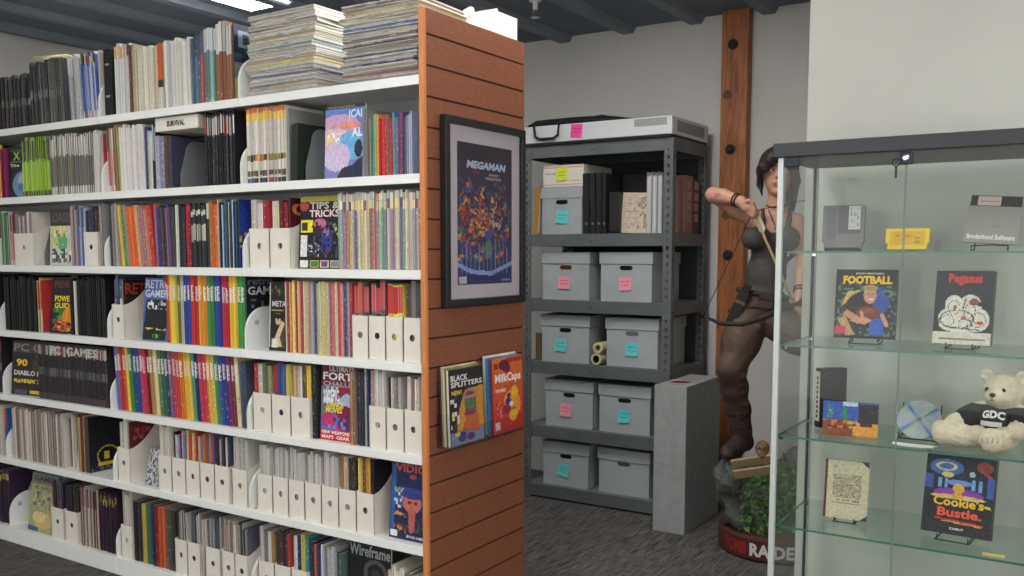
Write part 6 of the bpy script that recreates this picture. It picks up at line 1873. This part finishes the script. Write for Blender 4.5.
# shelf one: cartridges and a disk
def cartridge(name, label, x, y, z, w, h, t, col, ridge, lab, tilt=8, yaw=0):
    o = empty(name, label, 'game cartridge', (x, y, z), (R_(-tilt), 0, R_(yaw)))
    m_ = mat(name + '_plastic', col, 0.45)
    b = MB()
    b.prism([(-w / 2 + 0.006, 0), (w / 2 - 0.006, 0), (w / 2 - 0.006, 0.016), (w / 2, 0.020), (w / 2, h), (-w / 2, h), (-w / 2, 0.020), (-w / 2 + 0.006, 0.016)], 0, t, 1)
    b.build('shell', m_, o, bevel=0.002)
    if ridge:
        b = MB()
        for i in range(6):
            b.box((-w / 2 + 0.012 + i * 0.0048, -0.0016, 0.03), (-w / 2 + 0.0146 + i * 0.0048, -0.0002, h - 0.004))
        b.build('grip_ridge', m_, o)
        b = MB(); b.box((-w / 2 + 0.046, -0.0008, 0.045), (w / 2 - 0.012, -0.0002, h - 0.002), (112, 110, 114)); b.build('label_recess', 'matte', o)
    b = MB()
    x0, z0, x1, z1, c_ = lab
    art(b, (x1 - x0) * w, (z1 - z0) * h, -0.0022, 14, 14, [('bg', c_), ('speck', 0.1, 0.1, 0.9, 0.9, [tuple(int(v * 0.78) for v in c_), tuple(int(v * 0.9) for v in c_)], 0.3, 2)], -w / 2 + x0 * w, z0 * h)
    b.build('label', 'matte', o)
    return o


def small_stand(x, y, z, w, label):
    o = empty('display_stand', label, 'display stand', (x, y, z + 0.0005), (0, 0, 0), 'low black display stands')
    b = MB()
    b.prism([(-0.022, 0), (0.028, 0), (0.028, 0.004), (-0.014, 0.005), (-0.018, 0.010), (-0.022, 0.010)], -w / 2, w / 2, 0)
    b.build('base', 'black', o, bevel=0.001)
    b = MB(); b.prism([(0.010, 0.0052), (0.014, 0.0052), (0.022, 0.05), (0.018, 0.05)], -w * 0.3, w * 0.3, 0); b.build('back_rest', 'black', o)
    return o


small_stand(-0.658, 2.885, CS[0], 0.10, 'low black stand under the grey game cartridge')
cartridge('game_cartridge', 'grey game cartridge with a white label standing in the cabinet, top glass shelf', -0.658, 2.875, CS[0] + 0.0070, 0.121, 0.131, 0.017, (128, 126, 128), True, (0.62, 0.44, 0.90, 0.98, (206, 206, 204)), 6, 4)
cartridge('game_cartridge', 'yellow game cartridge lying low in the cabinet beside the door seam', -0.477, 2.870, CS[0] + 0.0045, 0.118, 0.062, 0.018, (244, 206, 30), False, (0.10, 0.22, 0.90, 0.86, (226, 180, 60)), 10, 3)
o = empty('clear_stand', 'tiny clear plastic stand propping the yellow cartridge', 'display stand', (-0.405, 2.885, CS[0] + 0.0006))
b = MB(); b.prism([(0, 0), (0.03, 0), (0.012, 0.03), (0.009, 0.03)], 0, 0.014, 0); b.build('wedge', 'acrylic', o)
o = empty('wire_easel', 'black wire rest under the grey disk sleeve', 'easel', (-0.262, 2.875, CS[0] + 0.0005))
b = MB(); b.tube([(-0.045, -0.022, 0.014), (-0.045, -0.024, 0.002), (-0.042, 0.03, 0.002), (-0.04, 0.034, 0.05)], 0.002, 6); b.tube([(0.045, -0.022, 0.014), (0.045, -0.024, 0.002), (0.042, 0.03, 0.002), (0.04, 0.034, 0.05)], 0.002, 6)
b.tube([(-0.045, -0.022, 0.014), (0.0, -0.020, 0.016), (0.045, -0.022, 0.014)], 0.002, 6); b.tube([(-0.04, 0.034, 0.05), (0.04, 0.034, 0.05)], 0.002, 6); b.build('wire', 'blackm', o)
o = empty('floppy_disk', 'black floppy disk in a grey printed paper sleeve on the top glass shelf', 'floppy disk', (-0.262, 2.857, CS[0] + 0.020), (R_(-14), R_(4), R_(-3)))
b = MB(); b.box((-0.064, 0.0, 0.012), (0.064, 0.002, 0.136), (30, 30, 32)); b.build('disk_jacket', 'matte', o)
b = MB(); b.box((-0.046, -0.0006, 0.108), (0.012, -0.0001, 0.134), (206, 190, 180)); b.box((-0.040, -0.0010, 0.118), (0.006, -0.0007, 0.121), (190, 110, 100)); b.build('disk_label', 'matte', o)
b = MB(); b.box((-0.068, -0.004, 0.0), (0.068, -0.0012, 0.105), (150, 148, 142)); b.box((-0.068, 0.0024, 0.0), (0.068, 0.004, 0.12), (150, 148, 142)); b.build('sleeve', 'matte', o)
lettering(o, [('Broderbund Software', 0.06, 0.10, 0.94, 0.24, (232, 230, 226)), ('GO', 0.50, 0.42, 0.64, 0.50, (150, 70, 66), dict(bold=0))], -0.0046, 'sleeve_lettering', w=0.136, h=0.105, x0=-0.068)

# shelf two: two game boxes
shown('game_box', 'boxed game with a man hugging a brown football under yellow lettering, second glass shelf', 'game box', -0.585, 2.885, CS[1], 0.172, 0.205, 0.022,
      [('bg', (40, 44, 40)), ('speck', 0, 0, 1, 0.8, [(60, 76, 70), (36, 40, 44), (90, 110, 104)], 0.6, 3), ('poly', [(0.1, 0.45), (0.3, 0.6), (0.42, 0.7), (0.2, 0.68)], (200, 170, 90)), ('ell', 0.52, 0.42, 0.36, 0.27, (30, 32, 38)), ('ell', 0.75, 0.55, 0.14, 0.2, (40, 80, 160)), ('rect', 0.58, 0.05, 0.8, 0.3, (50, 96, 190)), ('ell', 0.57, 0.63, 0.105, 0.125, (206, 152, 122)), ('ell', 0.57, 0.735, 0.12, 0.045, (176, 146, 92)), ('ell', 0.585, 0.565, 0.045, 0.012, (236, 220, 214)), ('ell', 0.53, 0.645, 0.016, 0.008, (70, 46, 38)), ('ell', 0.62, 0.645, 0.016, 0.008, (70, 46, 38)), ('line', [(0.585, 0.635), (0.59, 0.6)], (180, 120, 96), 0.012), ('poly', [(0.14, 0.34), (0.2, 0.42), (0.44, 0.3), (0.4, 0.2)], (196, 140, 106)), ('poly', [(0.05, 0.28), (0.18, 0.32), (0.35, 0.05), (0.2, 0.03)], (190, 150, 110)), ('ell', 0.56, 0.37, 0.2, 0.1, (120, 54, 44)), ('ell', 0.54, 0.4, 0.12, 0.04, (150, 76, 60)), ('poly', [(0.25, 0.25), (0.5, 0.2), (0.62, 0.26), (0.5, 0.32), (0.38, 0.3)], (206, 150, 116)), ('line', [(0.47, 0.3), (0.44, 0.38)], (206, 150, 116), 0.025), ('line', [(0.78, 0.34), (0.86, 0.2)], (206, 150, 116), 0.035), ('rect', 0.02, 0.06, 0.2, 0.16, (206, 60, 80)), ('rect', 0, 0, 1, 0.04, (24, 26, 26)), ('ell', 0.86, 0.66, 0.1, 0.05, (90, 120, 116)), ('ell', 0.84, 0.65, 0.05, 0.03, (90, 40, 40))],
      [('JOHN MADDEN', 0.32, 0.925, 0.78, 0.955, (226, 220, 206)), ('FOOTBALL', 0.12, 0.79, 0.92, 0.91, (244, 190, 40), dict(bold=0.05))], 7, 4, elabel='black wire easel under the football game box', nx=72, ny=86, spine=(36, 38, 36))
shown('game_box', 'black boxed game with red gothic title and a pale tangle of figures, second glass shelf', 'game box', -0.322, 2.880, CS[1], 0.150, 0.208, 0.030,
      [('bg', (40, 40, 44)), ('speck', 0, 0.2, 1, 1, [(46, 46, 52), (36, 36, 40)], 0.5, 4), ('rect', 0, 0.0, 1, 0.17, (214, 210, 190)), ('ell', 0.4, 0.36, 0.32, 0.16, (220, 216, 200)), ('ell', 0.34, 0.52, 0.16, 0.15, (222, 218, 202)), ('ell', 0.62, 0.5, 0.2, 0.18, (216, 210, 196)), ('ell', 0.74, 0.34, 0.22, 0.16, (220, 216, 200)), ('ell', 0.5, 0.26, 0.4, 0.1, (222, 218, 204)), ('line', [(0.75, 0.56), (0.95, 0.52)], (24, 24, 26), 0.04), ('ell', 0.68, 0.58, 0.08, 0.05, (150, 70, 66)), ('ell', 0.36, 0.5, 0.03, 0.035, (170, 90, 84)), ('ell', 0.8, 0.3, 0.06, 0.025, (190, 50, 50))] +
      [('ring', q[0], q[1], q[2], q[3], (70, 66, 64), 0.84) for q in ((0.4, 0.34, 0.3, 0.13), (0.34, 0.5, 0.1, 0.1), (0.62, 0.44, 0.1, 0.12), (0.76, 0.34, 0.14, 0.1), (0.55, 0.28, 0.12, 0.08), (0.24, 0.32, 0.12, 0.08), (0.66, 0.26, 0.08, 0.08))] + [('line', [(0.5, 0.5), (0.54, 0.62)], (60, 56, 54), 0.012), ('line', [(0.2, 0.24), (0.8, 0.2)], (90, 84, 80), 0.01), ('ell', 0.52, 0.36, 0.05, 0.03, (180, 100, 96)), ('line', [(0.12, 0.07), (0.9, 0.07)], (130, 124, 112), 0.012)],
      [('Pegasus', 0.22, 0.80, 0.80, 0.965, (206, 52, 54), dict(bold=0.05))], 8, -4, elabel='black wire easel under the black game box with red title', nx=64, ny=84, spine=(34, 34, 38), lift=0.008)

# shelf three: tape case, picture card, disc, plush bear
o = empty('tape_case', 'black tape case with a white spine label behind the desert picture, third glass shelf', 'tape case', (-0.716, 2.905, CS[2] + 0.0006), (0, 0, R_(42)))
b = MB(); b.box((0, 0, 0), (0.088, 0.034, 0.186)); b.build('shell', 'black', o, bevel=0.002)
b = MB()
b.face([(-0.0006, 0.031, 0.02), (-0.0006, 0.003, 0.02), (-0.0006, 0.003, 0.176), (-0.0006, 0.031, 0.176)], (206, 202, 192))
for i in range(9):
    b.face([(-0.0010, 0.024, 0.03 + i * 0.015), (-0.0010, 0.012, 0.03 + i * 0.015), (-0.0010, 0.012, 0.04 + i * 0.015), (-0.0010, 0.024, 0.04 + i * 0.015)], (90, 84, 80))
b.build('spine_label', 'matte', o)
shown('picture_card', 'framed desert game picture with blue sky and green cactuses, third glass shelf', 'picture', -0.606, 2.815, CS[2], 0.156, 0.102, 0.006,
      [('bg', (60, 90, 180)), ('speck', 0, 0.7, 1, 1, [(190, 206, 230), (60, 90, 180)], 0.25, 5), ('rect', 0, 0, 1, 0.45, (200, 130, 60)), ('poly', [(0.0, 0.42), (0.35, 0.5), (0.7, 0.4), (0.6, 0.0), (0.0, 0.0)], (140, 70, 40)), ('rect', 0.56, 0.02, 1.0, 0.42, (226, 160, 60)), ('rect', 0.64, 0.4, 1, 0.95, (50, 50, 50)), ('speck', 0.66, 0.7, 0.98, 0.92, [(90, 90, 84), (50, 50, 50)], 0.5, 3), ('line', [(0.4, 0.42), (0.4, 0.86)], (50, 140, 70), 0.02), ('line', [(0.34, 0.6), (0.46, 0.6)], (50, 140, 70), 0.016), ('line', [(0.1, 0.5), (0.1, 0.9)], (60, 150, 80), 0.018), ('line', [(0.16, 0.55), (0.16, 0.8)], (70, 150, 80), 0.012), ('speck', 0.1, 0.2, 0.6, 0.44, [(206, 120, 60), (90, 40, 30), (230, 170, 80)], 0.4, 3), ('rect', 0.68, 0.3, 0.9, 0.4, (70, 50, 44)), ('ell', 0.5, 0.4, 0.06, 0.06, (190, 160, 80))],
      None, 6, 6, lift=0.0, nx=56, ny=40, spine=(30, 30, 32))
o = empty('compact_disc', 'shiny compact disc propped on a small wire stand on the third glass shelf', 'disc', (-0.425, 2.875, CS[2] + 0.060), (R_(58), 0, 0))
b = MB()
n = 72
for i in range(n):
    a0, a1 = 2 * PI * i / n, 2 * PI * (i + 1) / n
    for ra, rb, c_ in ((0.0075, 0.011, (222, 226, 230)), (0.011, 0.022, (190, 196, 200)), (0.022, 0.060, (206, 210, 214))):
        b.face([(ra * math.cos(a0), ra * math.sin(a0), 0.0012), (rb * math.cos(a0), rb * math.sin(a0), 0.0012), (rb * math.cos(a1), rb * math.sin(a1), 0.0012), (ra * math.cos(a1), ra * math.sin(a1), 0.0012)], c_)
        b.face([(ra * math.cos(a1), ra * math.sin(a1), 0), (rb * math.cos(a1), rb * math.sin(a1), 0), (rb * math.cos(a0), rb * math.sin(a0), 0), (ra * math.cos(a0), ra * math.sin(a0), 0)], c_)
    b.face([(0.06 * math.cos(a0), 0.06 * math.sin(a0), 0), (0.06 * math.cos(a1), 0.06 * math.sin(a1), 0), (0.06 * math.cos(a1), 0.06 * math.sin(a1), 0.0012), (0.06 * math.cos(a0), 0.06 * math.sin(a0), 0.0012)], (220, 224, 228))
md, t, p, out = nt('disc_painted_sheen')  # rainbow reflection painted as colour sectors around the disc
co = t.nodes.new('ShaderNodeTexCoord'); gr = t.nodes.new('ShaderNodeTexGradient'); gr.gradient_type = 'RADIAL'
mu = t.nodes.new('ShaderNodeMath'); mu.operation = 'MULTIPLY'; mu.inputs[1].default_value = 4.0
fc = t.nodes.new('ShaderNodeMath'); fc.operation = 'FRACT'
rp = t.nodes.new('ShaderNodeValToRGB')
for q, c_ in ((0.0, (190, 196, 206)), (0.3, (200, 206, 210)), (0.38, (120, 196, 216)), (0.43, (90, 120, 226)), (0.48, (170, 140, 216)), (0.52, (226, 206, 140)), (0.56, (170, 214, 176)), (0.72, (206, 212, 216)), (1.0, (190, 196, 206))):
    if q in (0.0, 1.0):
        e = rp.color_ramp.elements[0 if q == 0 else -1]
    else:
        e = rp.color_ramp.elements.new(q)
    e.position = q; e.color = rgb(c_)
for a, c_ in ((co.outputs['Object'], gr.inputs[0]), (gr.outputs['Fac'], mu.inputs[0]), (mu.outputs[0], fc.inputs[0]), (fc.outputs[0], rp.inputs[0]), (rp.outputs[0], p.inputs['Base Color'])):
    t.links.new(a, c_)
p.inputs['Metallic'].default_value = 0.75
p.inputs['Roughness'].default_value = 0.25
b.build('disc_face', md, o)
o = empty('wire_easel', 'black wire stand holding the compact disc', 'easel', (-0.425, 2.88, CS[2] + 0.0005), (0, 0, 0), 'small wire easels in the cabinet')
b = MB()
for s in (-1, 1):
    b.tube([(s * 0.05, -0.034, 0.022), (s * 0.05, -0.034, 0.006), (s * 0.05, 0.03, 0.006), (s * 0.052, 0.046, 0.10)], 0.0018, 6)
    b.tube([(s * 0.05, -0.034, 0.006), (s * 0.056, -0.04, 0.002)], 0.0018, 6)
b.tube([(-0.05, -0.034, 0.006), (0.05, -0.034, 0.006)], 0.0018, 6); b.tube([(-0.05, 0.03, 0.006), (0.05, 0.03, 0.006)], 0.0018, 6)
b.build('wire', 'blackm', o)
o = empty('paper_card', 'white paper slip lying before the compact disc on the third glass shelf', 'paper', (-0.425, 2.800, CS[2] + 0.0008))
b = MB(); b.prism([(-0.058, 0), (-0.052, -0.03), (-0.03, -0.046), (0.03, -0.046), (0.052, -0.03), (0.058, 0)], 0, 0.0012, 2, (226, 224, 216)); b.build('slip', 'matte', o)

bear = empty('plush_bear', 'cream plush bear in a black shirt sitting at the end of the third glass shelf', 'plush toy', (-0.222, 2.875, CS[2] + 0.0006), (0, 0, R_(-8)))
bear.scale = (0.95, 0.95, 0.95)
F = Field((-0.19, -0.15, -0.005), (0.16, 0.10, 0.25), 0.0045)
F.ell((0, 0.01, 0.068), (0.062, 0.055, 0.068), 0.02)
F.ell((0.012, -0.012, 0.172), (0.056, 0.050, 0.052), 0.01)
F.ell((0.002, -0.058, 0.160), (0.026, 0.022, 0.021), 0.012)
for s in (-1, 1):
    F.ell((0.012 + s * 0.047, 0.0, 0.213), (0.020, 0.012, 0.021), 0.006)
    F.ell((0.012 + s * 0.047, -0.012, 0.213), (0.011, 0.008, 0.012), 0.006, cut=True)
F.chain([(-0.035, -0.03, 0.035), (-0.085, -0.055, 0.032), (-0.120, -0.070, 0.034)], [0.032, 0.031, 0.032], 0.012)
F.ell((-0.135, -0.078, 0.042), (0.026, 0.026, 0.036), 0.01)
F.chain([(0.03, -0.035, 0.036), (0.015, -0.085, 0.033)], [0.034, 0.033], 0.012)
F.ell((0.010, -0.108, 0.040), (0.034, 0.018, 0.036), 0.01)
F.chain([(-0.045, 0.0, 0.105), (-0.080, -0.035, 0.082), (-0.105, -0.05, 0.070)], [0.030, 0.028, 0.027], 0.012)
F.chain([(0.05, 0.0, 0.105), (0.070, -0.035, 0.080), (0.062, -0.060, 0.064)], [0.030, 0.028, 0.027], 0.012)
F.rough(0.0012, 190, 9)
F.keep(lambda X, Y, Z: -Z + 0.0 + 0 * X)
organic('body', F, 'fur', lambda V: np.tile(np.array([220.0, 206.0, 182.0]), (len(V), 1)), bear)
F = Field((-0.14, -0.10, 0.03), (0.14, 0.10, 0.17), 0.0045)
F.ell((0, 0.01, 0.070), (0.067, 0.060, 0.070), 0.02)
F.chain([(-0.045, 0.0, 0.105), (-0.078, -0.033, 0.084)], [0.0345, 0.034], 0.012)
F.chain([(0.05, 0.0, 0.105), (0.069, -0.032, 0.082)], [0.0345, 0.034], 0.012)
F.keep(lambda X, Y, Z: np.maximum(0.052 - Z, Z - 0.128) + 0 * X)
organic('shirt', F, 'cloth', (30, 30, 32), bear)
v, f = text_geo('GDC', 0.05)
b = MB()


def chest(x, z):
    k = max(0.0, 1 - (x / 0.067) ** 2 - ((z - 0.07) / 0.07) ** 2)
    return 0.01 - 0.060 * math.sqrt(k) - 0.0045


def fine(V, Fc):
    return [(x, chest(x, z), z) for x, z in V], Fc


V, Fc = fine([(-0.034 + 0.062 * x, 0.090 + 0.022 * z + 0.004 * math.sin(PI * x)) for x, z in v], f)
b.grid(V, Fc, (226, 224, 220))
n = 8
for i in range(n):
    xa, xb = -0.036 + 0.058 * i / n, -0.036 + 0.058 * (i + 1) / n
    for z0, z1 in ((0.070, 0.077), (0.077, 0.084)):
        b.face([(xa, chest(xa, z0), z0), (xb, chest(xb, z0), z0), (xb, chest(xb, z1), z1), (xa, chest(xa, z1), z1)], (206, 206, 204))
b.build('shirt_lettering', 'matte', bear)
for s in (-1, 1):
    b = MB(); b.ball((0.004 + s * 0.022 - 0.002, -0.0585, 0.178), (0.0065, 0.006, 0.0075), (20, 16, 14)); b.build('eye', 'print', bear, smooth=True)
b = MB(); b.ball((0.0, -0.079, 0.166), (0.009, 0.006, 0.0065), (56, 34, 28)); b.build('nose', 'print', bear, smooth=True)
b = MB(); b.tube([(0.0, -0.0815, 0.160), (0.0, -0.081, 0.152), (-0.008, -0.079, 0.148)], 0.0011, 6, (60, 44, 36)); b.tube([(0.0, -0.081, 0.152), (0.008, -0.079, 0.148)], 0.0011, 6, (60, 44, 36)); b.build('mouth_stitch', 'matte', bear)
b = MB()
for k in range(4):
    b.tube([(-0.012 + 0.014 * k, -0.1255 + 0.001 * abs(k - 1.5), 0.05 - 0.004 * abs(k - 1.5)), (-0.008 + 0.012 * k, -0.127 + 0.001 * abs(k - 1.5), 0.036)], 0.0012, 6, (150, 130, 104))
b.build('paw_stitch', 'matte', bear)

# shelf four: book and boxed game
shown('antique_book', 'cream book with dark corners and an engraved picture on its cover, fourth glass shelf', 'book', -0.624, 2.885, CS[3], 0.128, 0.178, 0.014,
      [('bg', (206, 194, 164)), ('rect', 0, 0, 0.055, 1, (96, 36, 34)), ('poly', [(0.82, 1.0), (1.0, 1.0), (1.0, 0.9)], (60, 44, 40)), ('poly', [(0.82, 0.0), (1.0, 0.0), (1.0, 0.1)], (60, 44, 40)), ('ring', 0.24, 0.9, 0.04, 0.025, (90, 80, 70), 0.4), ('rect', 0.2, 0.36, 0.85, 0.76, (190, 178, 150)), ('speck', 0.2, 0.36, 0.85, 0.76, [(130, 120, 104), (110, 100, 90), (170, 158, 134), (206, 194, 164)], 0.65, 1), ('speck', 0.26, 0.3, 0.8, 0.34, [(110, 100, 90)], 0.6, 1), ('rect', 0.17, 0.265, 0.87, 0.275, (130, 116, 100))],
      None, 7, 2, elabel='black wire easel under the cream book', nx=52, ny=72, spine=(96, 36, 34), lift=0.006)
shown('game_box', 'dark blue boxed game with yellow and red lettering leaning back on the fourth glass shelf', 'game box', -0.315, 2.880, CS[3], 0.182, 0.232, 0.038,
      [('bg', (26, 28, 44)), ('speck', 0, 0.5, 1, 1, [(40, 44, 70), (26, 28, 44), (34, 36, 60)], 0.6, 3), ('ell', 0.3, 0.82, 0.25, 0.1, (70, 110, 180)), ('ring', 0.3, 0.83, 0.16, 0.055, (226, 206, 150), 0.45), ('ell', 0.33, 0.73, 0.09, 0.035, (230, 206, 150)), ('ell', 0.85, 0.86, 0.12, 0.07, (150, 66, 50)), ('line', [(0.8, 0.82), (0.96, 0.74)], (170, 80, 60), 0.02), ('ell', 0.5, 0.64, 0.2, 0.035, (120, 150, 230)), ('rect', 0.2, 0.56, 0.25, 0.68, (120, 176, 226)), ('rect', 0.29, 0.56, 0.34, 0.68, (120, 176, 226)), ('rect', 0.68, 0.56, 0.73, 0.7, (120, 176, 226)), ('rect', 0.78, 0.55, 0.83, 0.7, (110, 160, 220)), ('ell', 0.68, 0.76, 0.04, 0.035, (190, 200, 210)), ('rect', 0.0, 0.54, 0.12, 0.72, (60, 90, 170)), ('rect', 0.9, 0.5, 1.0, 0.74, (60, 90, 170)), ('ell', 0.5, 0.5, 0.36, 0.07, (150, 60, 170)), ('ell', 0.5, 0.46, 0.4, 0.03, (230, 190, 110)), ('ell', 0.5, 0.57, 0.085, 0.06, (240, 190, 50)), ('ell', 0.49, 0.47, 0.08, 0.05, (240, 176, 60)), ('ell', 0.92, 0.36, 0.06, 0.045, (226, 206, 60)), ('poly', [(0, 0), (1, 0), (1, 0.36), (0.5, 0.44), (0, 0.4)], (24, 22, 32)), ('speck', 0, 0, 1, 0.3, [(60, 56, 70), (24, 22, 32)], 0.2, 1), ('line', [(0.2, 0.185), (0.88, 0.155)], (206, 60, 40), 0.012), ('line', [(0.3, 0.16), (0.85, 0.14)], (220, 160, 60), 0.009)],
      [("Cookie's", 0.15, 0.345, 0.88, 0.46, (240, 190, 40), dict(bold=0.03)), ('Bustle.', 0.22, 0.215, 0.86, 0.325, (236, 84, 40), dict(bold=0.03)), ('KAMUY', 0.42, 0.06, 0.62, 0.09, (220, 220, 220))], 13, -5, elabel='black wire easel under the dark blue boxed game', nx=72, ny=92, spine=(30, 30, 44), lift=0.008)
o = empty('shelf_tag', 'small yellow tag lying at the front of the fourth glass shelf', 'tag', (-0.208, 2.760, CS[3] + 0.0006))
b = MB(); b.box((-0.027, -0.009, 0), (0.027, 0.009, 0.003), (230, 206, 110)); b.build('card', 'matte', o)

# ------------------------------------------------------------------ light, view
w = bpy.data.worlds.new('World')
w.use_nodes = True
bpy.context.scene.world = w
w.node_tree.nodes['Background'].inputs[0].default_value = (1.0, 0.98, 0.95, 1)
w.node_tree.nodes['Background'].inputs[1].default_value = 0.55

cam = bpy.data.cameras.new('camera')
cam.sensor_width = 36
cam.lens = 920.1 / 1024 * 36
cam.shift_y = 49.7 / 1024
co = bpy.data.objects.new('camera', cam)
C.objects.link(co)
co.location = (0, 0, 1.46)
co.rotation_euler = (R_(90 - 5.25), 0, R_(32.55))
sc = bpy.context.scene
sc.camera = co
sc.view_settings.view_transform = 'Standard'
sc.view_settings.look = 'None'
sc.view_settings.gamma = 1
sc.view_settings.use_curve_mapping = False
sc.view_settings.exposure = 1.88
sc.cycles.use_denoising = True
sc.cycles.transparent_max_bounces = 40
sc.cycles.max_bounces = 8
sc.cycles.caustics_reflective = False
sc.cycles.caustics_refractive = False
print('magazines', n_ind, {k: sum(v for q, v in count.items() if q[2] == k) for k in ('magazine', 'booklet', 'file')})
